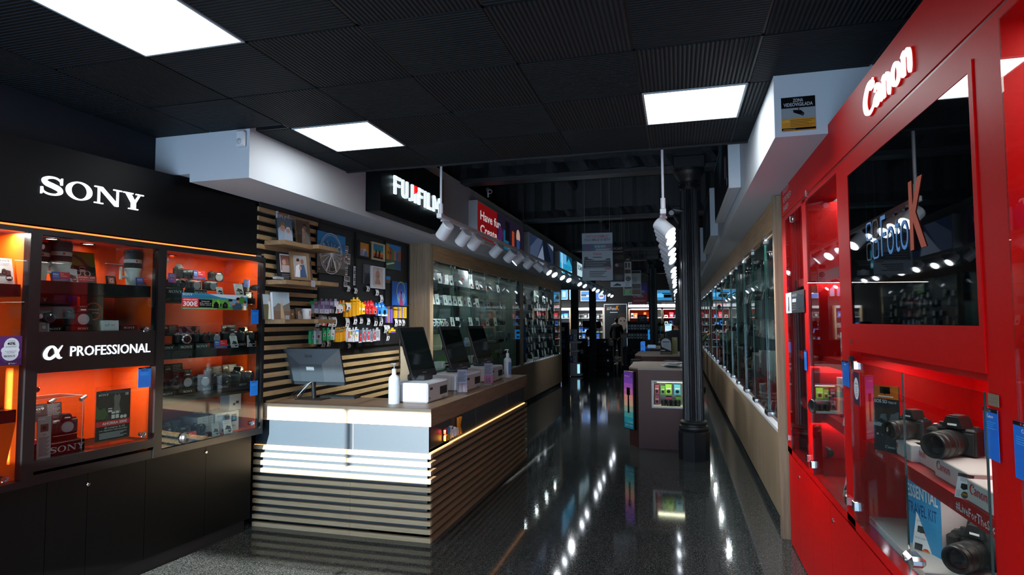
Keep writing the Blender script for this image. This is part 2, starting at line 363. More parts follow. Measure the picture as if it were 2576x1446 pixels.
# ---------------- wordmarks ----------------
def logo_sony(mb, x, z, h, y, m, d=0, al='l', w=None):
    q = M(); W_ = 5.75
    q.ribbon([(1.04, .70, .05), (.98, .84, .07), (.72, .955, .09), (.36, .91, .16), (.17, .76, .22), (.30, .60, .26), (.62, .50, .27), (.92, .38, .26), (1.0, .22, .20), (.80, .07, .12), (.44, .04, .09), (.16, .14, .07), (.08, .30, .05)], 0, m, d)
    q.poly([(1.00, .62), (1.09, .62), (1.09, 1.0), (1.03, 1.0), (.98, .8)], 0, m, d); q.poly([(.02, 0), (.08, 0), (.14, .2), (.11, .38), (.02, .38)], 0, m, d)
    q.ring(1.98, .5, .70, .52, .44, .44, 0, m, d)
    for a, b, c, e in ((2.82, 1, 3.26, .93), (2.82, 0, 3.32, .07), (3.92, 1, 4.42, .93), (3.02, .07, 3.12, .93), (4.12, 0, 4.22, .93)): q.poly([(a, e), (a, b), (c, b), (c, e)][::(1 if b > e else -1)], 0, m, d)
    q.poly([(2.96, 1), (3.26, 1), (4.22, .12), (4.22, 0), (4.02, 0)], 0, m, d)
    for a, b, c, e in ((4.52, .93, 5.12, 1), (5.30, .93, 5.80, 1), (4.86, 0, 5.46, .07), (5.02, .07, 5.30, .44)): q.poly([(a, b), (c, b), (c, e), (a, e)], 0, m, d)
    q.poly([(4.66, .95), (4.98, .95), (5.30, .44), (5.02, .40)], 0, m, d); q.poly([(5.49, .95), (5.60, .95), (5.30, .42), (5.16, .42)], 0, m, d)
    _paste(mb, q, x, z, h, y, 5.8, al, w)
def logo_canon(mb, x, z, h, y, m, d=0, al='l', w=None):
    q = M()
    q.ribbon([(1.02, .78, .02), (1.0, .90, .09), (.80, 1.0, .10), (.46, .90, .20), (.20, .55, .27), (.26, .22, .24), (.52, .03, .13), (.82, .06, .07), (1.04, .20, .02)], 0, m, d)
    q.poly([(.86, .98), (1.02, .74), (.72, .72), (1.0, 1.05)], 0, m, d)
    def a_(o):
        q.ribbon([(o + .10, .50, .04), (o + .20, .62, .10), (o + .36, .64, .15), (o + .50, .52, .19), (o + .52, .30, .19), (o + .54, .10, .16), (o + .68, .02, .03)], 0, m, d)
        q.ribbon([(o + .46, .40, .05), (o + .24, .33, .13), (o + .10, .18, .20), (o + .18, .05, .13), (o + .34, .04, .07), (o + .48, .14, .04)], 0, m, d)
    def n_(o):
        q.poly([(o, .60), (o + .12, .70), (o + .24, .72), (o + .24, 0), (o + .06, 0), (o + .06, .58)], 0, m, d)
        q.ribbon([(o + .20, .50, .04), (o + .36, .62, .12), (o + .50, .58, .18), (o + .56, .40, .19), (o + .56, .10, .19), (o + .57, -.06, .06)], 0, m, d)
    a_(1.0); n_(1.72); q.ring(2.80, .33, .33, .36, .15, .27, 0, m, d); n_(3.20)
    _paste(mb, q, x, z, h, y, 3.85, al, w)
def _paste(mb, q, x, z, h, y, W_, al, w):
    kx = h if w is None else w / W_
    x0 = x - (W_ * kx / 2 if al == 'c' else W_ * kx if al == 'r' else 0)
    mb.add([(x0 + v[0] * kx, y + v[1], z + v[2] * h) for v in q.v], q.f, q.mats[0])
def logo_fuji(mb, x, z, h, y, m, mr, d):
    q = M(); t = .155
    def R(a, b, c, e): q.poly([(a, b), (c, b), (c, e), (a, e)], 0, m, d)
    R(0, 0, t, 1); R(0, .84, .52, 1); R(0, .45, .46, .60)                      # F
    q.ribbon([(.70, 1, t), (.70, .28, t), (.74, .11, t), (.88, .08, t), (1.0, .12, t), (1.04, .28, t), (1.04, 1, t)], 0, m, d)
    q.ribbon([(1.50, 1, t), (1.50, .24, t), (1.44, .09, t), (1.24, .07, t)], 0, m, d)
    R(1.70, 0, 1.87, .50); q.poly([(1.70, .50), (1.87, .50), (2.02, .62), (1.92, .62)], 0, m, d)
    R(2.02, 0, 2.19, 1); R(2.02, .84, 2.50, 1); R(2.02, .45, 2.44, .60)          # F
    R(2.62, 0, 2.79, 1); R(2.93, 0, 3.10, 1); R(2.93, 0, 3.36, .16)
    R(3.48, 0, 3.64, 1); R(4.10, 0, 4.26, 1); q.poly([(3.48, 1), (3.66, 1), (3.95, .25), (3.80, .25)], 0, m, d); q.poly([(4.10, 1), (4.26, 1), (3.95, .25), (3.80, .25)], 0, m, d)
    mb.add([(x + v[0] * h * .92, y + v[1], z + v[2] * h) for v in q.v], q.f, m)
    q = M(); q.poly([(1.70, 1.0), (1.92, 1.0), (1.92, .72), (1.78, .58), (1.70, .58)], 0, mr, d); mb.add([(x + v[0] * h * .92, y + v[1], z + v[2] * h) for v in q.v], q.f, mr)
def logo_alpha(mb, x, z, h, y, m, d=0):
    mb.ribbon([(x + a * h, z + b * h, c * h) for a, b, c in ((1.32, 1.0, .04), (1.12, .70, .12), (.84, .30, .19), (.50, .05, .20), (.20, .12, .24), (.12, .42, .27), (.32, .80, .22), (.62, .93, .15), (.84, .70, .20), (.96, .32, .26), (1.10, .08, .20), (1.30, .08, .06))], y, m, d)
def logo_foto(mb, x, z, h, y, d=0, cols=None, fm=None, km=None, thin=0):
    cols = cols or (PRED, mat('#2a7fe0', .4), mat('#e88a1a', .4), mat('#8fb52a', .4)); s = h * .46
    for i, c in enumerate(cols):
        a, b = (i % 2) * s * 1.1, (1 - i // 2) * s * 1.1
        P = [(x + a + s * (.5 + .5 * math.copysign(abs(math.cos(t)) ** .45, math.cos(t))), z + b + s * (.5 + .5 * math.copysign(abs(math.sin(t)) ** .45, math.sin(t)))) for t in [2 * math.pi * k / 24 for k in range(24)]]
        if thin:
            Q = [(x + a + s * .5 + (p[0] - x - a - s * .5) * .8, z + b + s * .5 + (p[1] - z - b - s * .5) * .8) for p in P]; mb._strip(P, Q, y, c, d, True)
        else: mb.poly(P, y, c, d)
    mb.text('Foto', x + s * 2.5, z, h, y, fm or WHT, 'l', h * 1.75, 0 if not thin else -.01, d)
    mb.text('K', x + s * 2.5 + h * 1.85, z, h * 1.35, y, km or mat('#f08a1c', .4), 'l', h * .85, .03, d)
# ================= THE SETTING =================
CEIL = 3.05; WL = -3.67; BLX = -2.86; BRX = .535; LWX = -3.05; RWX = .785; SLX = -3.38; ZB = 2.705
WALLW = m_wall('white_plaster', '#c6cdd2'); NAVY = m_wall('navy_plaster', '#0c1422'); BLKW = m_wall('black_painted_plaster', '#0a0b0d', .4); TILX = m_tile('ceiling_tile_ribs_across', 'Y'); TILY = m_tile('ceiling_tile_ribs_along', 'X')
struct(M().box((-13, -2.2, -.1), (1.7, 33, 0), m_floor()).build('floor'))
# tiled panel ceiling at the entrance: 0.6 m grid
gx0, gy0 = -5.3098 * .6, 4.043 * .6
mb = M(); g = .006
PAN = {(1, -1), (1, 2), (5, 2)}   # column, row of the three light panels
panel_rects = []
for i in range(-1, 9):
    for j in range(-8, 4):
        x0, y0 = gx0 + i * .6, gy0 + j * .6; x1, y1 = x0 + .6, y0 + .6
        if i == 6 and y0 > 3.5: x1 = min(x1, .56)
        if (i >= 7 or i < 0) and y0 > 3.5: continue
        if i == 0 and y0 > 3.5: x0 = BLX
        if (i <= 0 or i >= 7) and y0 < 3.5: y1 = min(y1, 3.55)
        if (i, j) in PAN: panel_rects.append((x0, y0, x1, y1)); continue
        if i == 1 and j == 3: x0 += 0.0
        mb.box((max(x0, WL) + g, y0 + g, CEIL), (min(x1, 1.4) - g, y1 - g, CEIL + .02), TILX if (i + j) % 2 else TILY)
GB = mat('#0f1316', .45, name='ceiling_grid')
for i in range(-1, 9):
    x = gx0 + i * .6; ye = gy0 + 2.4 if 1 <= i <= 6 else 3.54
    if x > -3.66 and x < 1.4: mb.box((x - .012, -2, CEIL + .004), (x + .012, ye, CEIL + .03), GB)
for j in range(-7, 5):
    y = gy0 + j * .6; a, b = (-3.66, 1.4) if y < 3.54 else (-2.86, .53)
    mb.box((a, y - .012, CEIL + .004), (b, y + .012, CEIL + .03), GB)
mb.box((-2.85, gy0 + 2.4 - .01, CEIL - .012), (.56, gy0 + 2.4 + .012, CEIL + .07), GB)
mb.box((-3.8, -2, CEIL + .08), (1.45, 4.8, CEIL + .12), BLKM)
struct(mb.build('ceiling'))
mb = M(); mb.box((-13, 4.8, 4.35), (1.7, 33, 4.45), BLKW)
struct(mb.build('ceiling_rear'))
mb = M(); mb.box((-3.9, 4.84, 3.12), (1.5, 4.90, 4.35), BLKW); struct(mb.build('trim_1'))
# side walls
struct(M().box((WL - .1, -2, 2.765), (WL, 3.56, 3.2), NAVY).box((-4.4, -2, 2.765), (WL - .1, 4.6, 2.80), BLKM).box((-4.5, -2, 0), (-4.4, 4.6, 2.8), NAVY).box((-4.4, 4.5, 0), (-3.45, 4.6, 2.76), NAVY).build('wall_left'))
struct(M().box((WL - .12, 3.56, 2.82), (WL, 4.6, 4.4), BLKW).box((WL - .12, 4.61, 0), (WL, 17.0, 4.4), BLKW).box((WL, 4.61, 0), (SLX - .035, 7.2, ZB - .005), BLKW).build('wall_left_rear'))
struct(M().box((1.42, -2, 0), (1.52, 33, 4.4), BLKW).build('wall_right'))
# white plaster bulkheads on both sides
mb = M(); mb.box((WL, 3.55, 2.765), (-3.36, 4.45, 3.62), WALLW).box((-3.36, 3.55, ZB), (BLX, 4.45, 3.62), WALLW).box((WL + .01, 4.45, ZB), (BLX, 19.3, 3.62), WALLW)
struct(mb.build('wall_left_bulkhead'))
mb = M(); mb.box((BRX, 3.56, ZB), (1.42, 3.6, CEIL + .03), WALLW).box((BRX, 3.6, ZB), (1.42, 29.5, 3.45), WALLW)
struct(mb.build('wall_right_bulkhead'))
# unseen shop front behind the camera; solid bands and openings shaped to place the sunlight
mb = M(); a, b = -3.75, .6
FW = m_wall('shopfront_plaster', '#3a3d42')
YF = -2.0
mb.box((-4.5, YF - .1, 0), (1.5, YF, .12), FW).box((-4.5, YF - .1, 1.472), (1.5, YF, 2.07), FW).box((-4.5, YF - .1, 3.0), (1.5, YF, 3.3), FW)
mb.box((-2.10, YF - .1, 2.05), (1.5, YF, 3.0), FW).box((-1.25, YF - .1, .12), (-1.0, YF, 1.47), FW).box((.62, YF - .1, .1), (1.5, YF, 3.0), FW).box((-4.5, YF - .1, .12), (-3.9, YF, 3.0), FW)
struct(mb.build('wall_front'))
mb = M(); FR = mat('#2a2c30', .4)
mb.box((-3.9, YF - .07, 2.60), (-2.1, YF - .02, 2.665), FR).box((-2.87, YF - .07, 2.14), (-2.83, YF - .02, 3.0), FR).box((-2.5, YF - .07, .1), (-2.46, YF - .02, 1.47), FR)
struct(mb.build('window_1'))
TINT = glass('sun_dimming_glass', (.33, .37, .40), 1.3); struct(M().box((-3.9, YF - .055, 2.66), (-2.1, YF - .05, 3.0), TINT).build('sun_dimming_pane'))  # unseen pane, added to weaken the sun above the worktop
struct(M().box((-13, -2.05, 4.4), (1.7, 4.85, 4.5), BLKW).build('ceiling_void'))
# rear hall
struct(M().box((-13, 30.05, 0), (1.7, 30.15, 4.4), BLKW).build('wall_back'))
struct(M().box((-13, 16.9, 0), (-12.9, 31, 4.4), BLKW).build('wall_left_hall'))
struct(M().box((-13, 16.95, 0), (-3.79, 17.05, 4.4), BLKW).build('wall_hall_front'))
# ceiling light panels: real lamps of the place
PE = bpy.data.materials.new('lit_diffuser'); PE.use_nodes = True; pb = PE.node_tree.nodes['Principled BSDF']
pb.inputs['Base Color'].default_value = (.9, .9, .9, 1); pb.inputs['Emission Color'].default_value = (.93, .97, 1, 1); pb.inputs['Emission Strength'].default_value = 14.0
FRW = mat('#aebcc0', .5)
pl = ['large square ceiling light panel above the black cabinet, nearest', 'square ceiling light panel in the middle above the counter', 'square ceiling light panel in front of the white right bulkhead']
panel_rects.sort(key=lambda r: (r[1], r[0]))
for k, (x0, y0, x1, y1) in enumerate(panel_rects):
    t = thing('ceiling_light_panel', pl[k], 'ceiling light', ((x0 + x1) / 2, (y0 + y1) / 2, CEIL), 0, 'square panel lights in the tiled ceiling')
    f = M(); h = .3
    for a, b in (((-h + .004, -h + .004), (h - .004, -h + .016)), ((-h + .004, h - .016), (h - .004, h - .004)), ((-h + .004, -h + .016), (-h + .016, h - .016)), ((h - .016, -h + .016), (h - .004, h - .016))): f.box((*a, -.004), (*b, .02), FRW)
    f.build('frame', t); M().box((-h + .016, -h + .016, 0), (h - .016, h - .016, .012), PE).build('diffuser', t)
# beams and columns of the old ceiling
BEAM = m_wall('rough_black_beam', '#1b1e22', .9, .35)
for k, y in enumerate((7.93, 11.35, 16.5, 19.5, 25.1)):
    mb = M(); n = 60; vs = []; 
    for q in range(n + 1):
        x = -3.4 + (4.8) * q / n; w1, w2 = random.uniform(-.012, .012), random.uniform(-.012, .012)
        vs += [(x, y - .14 + w1, 4.34), (x, y - .14 + w1, 3.80 + w2), (x, y - .16 + w2, 3.66 + w1), (x, y + .14, 3.66 + w1), (x, y + .14, 4.34)]
    mb.add(vs, [(q * 5 + r, q * 5 + 5 + r, q * 5 + 6 + r, q * 5 + 1 + r) for q in range(n) for r in range(4)], BEAM)
    mb.box((-3.7, y - .11, 3.60), (1.4, y + .11, 3.66), BEAM)
    struct(mb.build('trim_%d' % (k + 2)))
IRON = mat('#191c20', .42, name='painted_cast_iron', gs=20, grain=.15, spec=.6)
def column(x, y, label, zt=3.75):
    t = thing('fluted_column', label, 'column', (x, y, 0), 0, 'fluted cast iron columns of the hall')
    n = 48; mb = M(); ring = []
    hs = (.47, .6, 1.2, 2.2, 3.1, 3.36); 
    for z in hs:
        R = .128 - .018 * (z - .47) / 2.9
        ring += [(math.cos(2 * math.pi * i / (n * 2)) * (R - (.012 if i % 4 in (2,) else .004 if i % 4 in (1, 3) else 0)), math.sin(2 * math.pi * i / (n * 2)) * (R - (.012 if i % 4 in (2,) else .004 if i % 4 in (1, 3) else 0)), z) for i in range(n * 2)]
    N2 = n * 2
    mb.add(ring, [(j * N2 + i, j * N2 + (i + 1) % N2, (j + 1) * N2 + (i + 1) % N2, (j + 1) * N2 + i) for j in range(len(hs) - 1) for i in range(N2)], IRON)
    mb.build('fluted_shaft', t)
    mb = M(); mb.lathe([(.0, 0), (.185, 0), (.185, .33), (.17, .35), (.0, .35)], (0, 0, 0), (0, 0, 1), IRON, 8, False)
    mb.build('octagonal_plinth', t)
    mb = M(); mb.lathe([(.15, .35), (.172, .355), (.182, .38), (.172, .405), (.15, .41), (.145, .425), (.16, .432), (.166, .45), (.155, .466), (.13, .472), (.125, .48)], (0, 0, 0), (0, 0, 1), IRON, 40); mb.build('base_moulding', t)
    mb = M(); mb.lathe([(.105, 3.34), (.12, 3.36), (.12, 3.38), (.112, 3.385), (.112, 3.42), (.125, 3.43), (.125, 3.445), (.115, 3.45), (.13, 3.48), (.165, 3.53), (.185, 3.57), (.185, 3.60), (.165, 3.61)], (0, 0, 0), (0, 0, 1), IRON, 40)
    for i in range(18):
        a = 2 * math.pi * i / 18; mb.cyl((.113 * math.cos(a), .113 * math.sin(a), 3.39), (.12 * math.cos(a), .12 * math.sin(a), 3.42), .012, .002, IRON, 6)
    mb.build('capital', t)
    M().box((-.19, -.19, 3.60), (.19, .19, 3.75), IRON, .01).box((-.16, -.16, 3.75), (.16, .16, 4.34), IRON).build('abacus', t)
    return t
cp = K('y', 7.9, 1743, 900)
column(.168, 7.93, 'tall dark fluted iron column beside the near maroon display island')
for k, (x, y, lb) in enumerate(((.15, 11.35, 'fluted iron column directly behind the near fluted column'), (.06, 16.5, 'fluted iron column third from the camera along the aisle'), (-.72, 19.48, 'fluted iron column behind the small blue sign and hanging posters'), (-1.0, 25.1, 'dark fluted column left of the blue camcorder light box'))): column(x, y, lb)
def post(x, y, label):
    t = thing('steel_post', label, 'column', (x, y, 0), 0, 'plain square black posts at the side hall')
    M().box((-.11, -.11, 0), (.11, .11, 4.34), BLKM, .01).build('shaft', t); M().box((-.15, -.15, 0), (.15, .15, .02), BLKM).build('base_plate', t)
post(K('y', 19.6, 1446, 800).x, 19.6, 'square black post left of the bag rack in the side hall'); post(K('y', 21, 1491, 800).x, 21, 'square black post right of the bag rack in the side hall')
# slanting pipe under the rear ceiling
t = thing('ceiling_pipe', 'long dark pipe hanging under the black rear ceiling', 'pipe', (-1.8, 6, 4.2)); mb = M()
mb.cyl((-.03, 0, 0), (.02, 20, 0), .05, .05, IRON, 14); mb.build('pipe_run', t)
for y in (4.0, 9, 14): M().cyl((0, y - .06, 0), (0, y + .06, 0), .062, .062, IRON, 14).box((-.01, y - .01, 0), (.01, y + .01, .16), IRON).build('pipe_bracket', t)

# ================= LEFT WALL: slats, pegboard =================
FS = Fr((SLX, 0, 0), math.pi / 2)      # slat wall, looks +x; s == world y
DKB = mat('#15171a', .6, name='dark_backing_board')
t = thing('slatted_wall_panel', 'pale wood horizontal slats on dark wall behind the front counter', 'wall panel', (SLX, 4.2, 0), math.pi / 2)
M().box((.18, .008, 1.03), (3.02, .03, ZB - .002), DKB).box((.09, .008, 2.262), (.18, .03, ZB - .002), DKB).box((.27, .008, .80), (3.02, .03, 1.03), DKB).build('backing_board', t)
mb = M(); z = 2.665; k = 0
while z > .84:
    if z > 1.50 or z < 1.38: 
        e = .96 if z > 1.47 else 3.01
        mb.box((.27 if z < 1.07 else .18 if z < 2.33 else .09, -.028, z - .038), (e, .008, z), WOODS)
    else: mb.box((.27 if z < 1.07 else .18 if z < 2.33 else .09, -.028, z - .038), (.96, .008, z), WOODS)
    z -= .0775
mb.build('slats', t)
t = thing('pegboard', 'black perforated pegboard covered with film packs and photo prints', 'pegboard', (SLX, 5.16, 1.43), math.pi / 2)
PEG = mat('#101113', .5, name='black_pegboard')
mb = M(); L_ = 2.06
for a, b in ((0, .70), (.705, 1.38), (1.385, L_)): mb.box((a + .004, -.03, 0), (b - .004, .007, 1.24), PEG)
mb.build('board', t)
mb = M(); HOLE = mat('#020203', .9)
for zz in range(30):
    for yy in range(50): mb.rect(.03 + yy * .041, .03 + zz * .0405, .037 + yy * .041, .035 + zz * .0405, -.0306, HOLE)
mb.build('holes', t)
mb = M(); 
for a in (0, .705, 1.385, L_ - .02): mb.box((a - .008, -.045, 0), (a + .012, -.031, 1.25), BLKM)
mb.box((0, -.045, 1.24), (L_, -.0, 1.262), BLKM).build('frame_bars', t)
t = thing('cornice_strip', 'dark flat strip along the top of the slatted wall', 'trim', (SLX, 4.2, 2.60), math.pi / 2); M().box((.09, -.040, .068), (3.02, -.0285, .104), DKB).build('strip', t)

# ================= LEFT SHOWCASES (oak, glazed) =================
FL = Fr((LWX, 0, 0), math.pi / 2)
Y0, YM, Y1 = 7.24, 12.0, 16.3
zt, zb_ = 2.50, .80
WD = .48
SHZ = {}
def showcase_left(name, label, y0, y1, interior, panes, lit):
    t = thing(name, label, 'display cabinet', (LWX, y0, 0), math.pi / 2, 'oak framed glass showcases on the left wall'); L = y1 - y0
    M().box((0, -.0, .07), (L, .02, zb_), WOODV).box((.0, .02, .07), (L, WD, .1), BLKM).box((0, .03, 0), (L, .06, .07), BLKM).build('base_panel', t)
    M().box((0, 0, zt), (L, .03, ZB - .003), WOODH).build('header', t)
    M().box((0, -.004, .07), (.07, .05, ZB - .003), WOODV).build('side_stile', t); M().box((L - .10, -.004, .07), (L, .05, ZB - .003), WOODV).build('side_stile', t)
    M().box((0, WD, .07), (L, WD + .02, ZB - .01), interior).box((.0, .05, zt + .10), (L, WD, zt + .12), DGREY).box((0, .05, zb_ - .02), (L, WD, zb_), LGREY).box((0.02, .05, zb_), (.04, WD, zt), interior).box((L - .04, .05, zb_), (L - .02, WD, zt), interior).build('interior_lining', t)
    w = (L - .17) / panes
    for i in range(panes):
        p = M().box((.07 + i * w + .003, .012, zb_ + .035), (.07 + (i + 1) * w - .003, .017, zt - .004), GLASS).box((.07 + (i + 1) * w - .0035, .0115, zb_ + .035), (.07 + (i + 1) * w - .0025, .0175, zt - .004), GEDG).build('glass_door', t)
        for q in (.10, .9):
            M().box((.07 + (i + q) * w - .02, .004, zb_ + .02), (.07 + (i + q) * w + .02, .022, zb_ + .06), CHROME, .004).build('door_clip', p); M().box((.07 + (i + q) * w - .015, .004, zt - .05), (.07 + (i + q) * w + .015, .022, zt - .006), CHROME, .004).build('door_clip', p)
    M().box((.07, -.002, zb_), (L - .1, .03, zb_ + .022), WHTP).build('sill_track', t)
    return t
GEDG = mat('#33655a', .2, name='green_glass_edge'); LINE = mat('#6f756f', .6); DLIN = mat('#3d4247', .6)
ca = showcase_left('glass_showcase', 'oak glass showcase beside the pegboard, filled with boxed gadgets', Y0, YM, LINE, 6, True)
cb = showcase_left('glass_showcase', 'far oak glass showcase packed with hanging accessories and white tags', YM, Y1, DLIN, 4, True)
M().box((YM - Y0 - .32, .03, zb_), (YM - Y0 - .10, .05, zt), BLK).build('black_filler', ca)
# oak side panel facing the camera where the showcase projects from the slat wall
t = thing('oak_end_panel', 'tall oak end panel between the pegboard and the glass showcase', 'panel', (SLX, Y0, 0)); M().box((0, -.03, .07), (LWX - SLX, -.0, ZB), WOODV).build('panel_board', t)
for z in (1.30, 1.62, 1.95, 2.25): pass
SHL = (1.05, 1.32, 1.62, 1.93, 2.22)
for c_, yy0, yy1 in ((ca, Y0, YM),):
    for z in SHL: M().box((.06, .06, z - .008), (yy1 - yy0 - .34, WD - .01, z), GLSH).build('glass_shelf', c_)
for y0, y1, e in ((Y0, YM, 26), (YM, Y1, 26)):
    for k in range(4): yy = y0 + (y1 - y0) * (k + .5) / 4; lamp('AREA', 'showcase_light', (LWX - .09, yy, zt + .07), e / 5, (.92, .97, 1), target=(LWX - .22, yy, 0), shape='SQUARE', size=.06)
# ================= RIGHT SHOWCASE RUN =================
FR_ = Fr((RWX, 0, 0), -math.pi / 2)    # s = -world y
RY0, RY1 = 5.29, 27.0
t = thing('glass_showcase', 'long oak glass showcase running along the right wall to the back', 'display cabinet', (RWX, RY1, 0), -math.pi / 2); L = RY1 - RY0
M().box((0, .0, .09), (L, .02, .775), WOODV).box((0, .05, 0), (L, .08, .09), BLKM).build('base_panel', t)
M().box((0, 0, 2.465), (L, .03, ZB - .003), WOODH).build('header', t)
M().box((L - .0, -.03, .0), (L + .07, .50, 2.70), WOODV).build('end_post', t)
RL = mat('#565c60', .6)
M().box((0, .52, .1), (L, .55, ZB), RL).box((0, .04, .74), (L, .52, .78), mat('#7c1416', .6)).box((0, .06, 2.68), (L, .52, 2.70), DGREY).build('interior_lining', t)
M().box((0, -.004, .775), (L, .05, .80), WHTP).build('sill_track', t)
n = 22; w = L / n
for i in range(n):
    p = M().box((i * w + .003, .028 + .01 * (i % 2), .815), ((i + 1) * w + .03, .033 + .01 * (i % 2), 2.47), GLASS).box(((i + 1) * w + .0295, .0265 + .01 * (i % 2), .815), ((i + 1) * w + .0315, .0335 + .01 * (i % 2), 2.47), GEDG).box((i * w + .001, .0265 + .01 * (i % 2), .815), (i * w + .003, .0335 + .01 * (i % 2), 2.47), GEDG).build('glass_door', t)
    for q in (.06, .94):
        for a in (.80, 2.42): M().box(((i + q) * w - .028, .008, a), ((i + q) * w + .028, .05, a + .045), CHROME, .006).build('door_clip', p)
for z in (1.12, 1.52, 1.92, 2.28): M().box((0, .08, z - .009), (L, .50, z), GLSH).build('glass_shelf', t)
for k in range(9): lamp('AREA', 'showcase_light', (RWX + .09, 6.2 + 2.1 * k, 2.665), 42, (.92, .97, 1), target=(RWX + .25, 6.2 + 2.1 * k, 0), shape='SQUARE', size=.06)
# ================= CAMERAS, LENSES AND OTHER GOODS (local: front looks -y, base z = 0) =================
PROTO = {}
def cam(kind):
    """kinds: cap / lens / silver / compact / hump_cap / hump_lens / dslr / vcam"""
    if kind in PROTO: return PROTO[kind]
    t = thing('camera', 'camera', 'camera', (0, 0, -50)); sil = kind == 'silver'; hump = kind in ('hump_cap', 'hump_lens', 'dslr', 'big_cap')
    w, h, d = (.108, .066, .036) if kind != 'dslr' else (.135, .085, .055)
    if kind == 'hump_lens' or kind == 'hump_cap': w, h, d = .128, .078, .044
    mb = M(); mb.box((-w / 2, -d / 2, 0), (w / 2, d / 2, h), CAMB, .006)
    if sil: mb.box((-w / 2 + .002, -d / 2 + .002, h - .012), (w / 2 - .002, d / 2 - .002, h + .002), SILV, .003)
    mb.box((-w / 2 + .035, -d / 2 - .004, .006), (w / 2 - .004, -d / 2 + .004, h - .012), RUB, .002)
    mb.build('body', t)
    M().box((-w / 2 - .002, -d / 2 - .022, .002), (-w / 2 + .030, d / 2 - .004, h - .006), RUB, .008).build('grip', t)
    if hump:
        H = .028 if kind != 'dslr' else .034
        q = M(); x0, x1 = -.022, .038
        q.poly([(x0, h), (x1, h), (x1 - .012, h + H), (x0 + .012, h + H)], -d / 2 - .012, CAMB, d + .006)
        q.box((x0 + .014, -d / 2 - .004, h + H - .002), (x1 - .014, d / 2 - .012, h + H + .004), STEEL); q.build('viewfinder_hump', t)
    q = M()
    if not sil and kind != 'compact': q.box((-.004, -d / 2 - .014, h + (.008 if hump else -.013)), (.022, -d / 2 - .0125 if hump else -d / 2, h + (.014 if hump else -.007)), WHT)
    else: q.box((-.004, -d / 2 - .0012, h - .012), (.022, -d / 2, h - .007), WHT)
    q.build('name_badge', t)
    q = M(); q.cyl((-w / 2 + .026, .002, h - .002), (-w / 2 + .026, .002, h + .010), .010, .010, SILV if sil else DGREY, 16); q.build('mode_dial', t)
    q = M(); q.cyl((-w / 2 + .012, -.012, h - .008), (-w / 2 + .012, -.014, h + .003), .007, .006, STEEL, 12); q.build('shutter_button', t)
    q = M(); q.cyl((w / 2 - .012, .0, h - .002), (w / 2 - .012, .0, h + .007), .009, .009, DGREY, 16); q.build('control_dial', t)
    cx, cz = .012, h * .48
    if kind in ('cap', 'hump_cap'):
        l = M(); l.lathe([(.030, 0), (.030, .006), (.029, .010), (0, .011, GREY)], (cx, -d / 2, cz), (0, -1, 0), CAMB, 28); l.build('lens_mount_cap', t)
    else:
        R, Ln = {'lens': (.031, .055), 'silver': (.031, .040), 'compact': (.024, .022), 'hump_lens': (.038, .085), 'dslr': (.041, .12), 'vcam': (.026, .03)}[kind]
        c2 = SILV if sil else CAMB
        l = M(); l.lathe([(R * .8, 0), (R * .92, .004), (R * .92, Ln * .25), (R, Ln * .28), (R, Ln * .45), (R * .96, Ln * .46), (R * .96, Ln * .50), (R, Ln * .51), (R, Ln * .80), (R * .94, Ln * .83), (R * .94, Ln * .97), (R * .88, Ln), (R * .78, Ln), (R * .70, Ln * .90, RUB)], (cx, -d / 2, cz), (0, -1, 0), c2, 30)
        lo = l.build('lens', t)
        M().lathe([(R * .70, Ln * .90), (R * .4, Ln * .93), (0, Ln * .945)], (cx, -d / 2, cz), (0, -1, 0), LENSG, 24).build('front_glass', lo)
        M().ring(cx, cz, R * 1.01, R * 1.01, R * .8, R * .8, -d / 2 - Ln * .62, RUB, .008).build('focus_ring', lo)
    PROTO[kind] = t; t['fresh'] = 1
    return t
def put(proto, loc, rz, label, group=None, scale=1):
    t = proto
    if t.get('fresh'):
        del t['fresh']; t.location = loc; t.rotation_euler = (0, 0, rz); t.scale = (scale,) * 3; t['label'] = label
        if group: t['group'] = group
        return t
    r = dup(t, loc, rz, label, None, scale)
    if group: r['group'] = group
    elif 'group' in r: del r['group']
    return r
def block(fr, name_px, d, z, w, h=.028, dp=.10, rz=0, label='', txt='sony', group=None):
    p = fr.hit(name_px, 900, d); t = thing('display_block', label, 'display block', (p.x, p.y, z), fr.phi + rz, group)
    M().box((-w / 2, 0, 0), (w / 2, dp, h), BLK if txt == 'sony' else WHTP, .002).build('block', t)
    q = M()
    if txt == 'sony': logo_sony(q, .02 * w, h * (.2 if h > .06 else .30), h * (.5 if h > .06 else .38), -.0006, LGREY, al='c')
    else: logo_canon(q, -w * .38, h * .35, h * .36, -.0006, PRED)
    q.build('lettering', t); return t
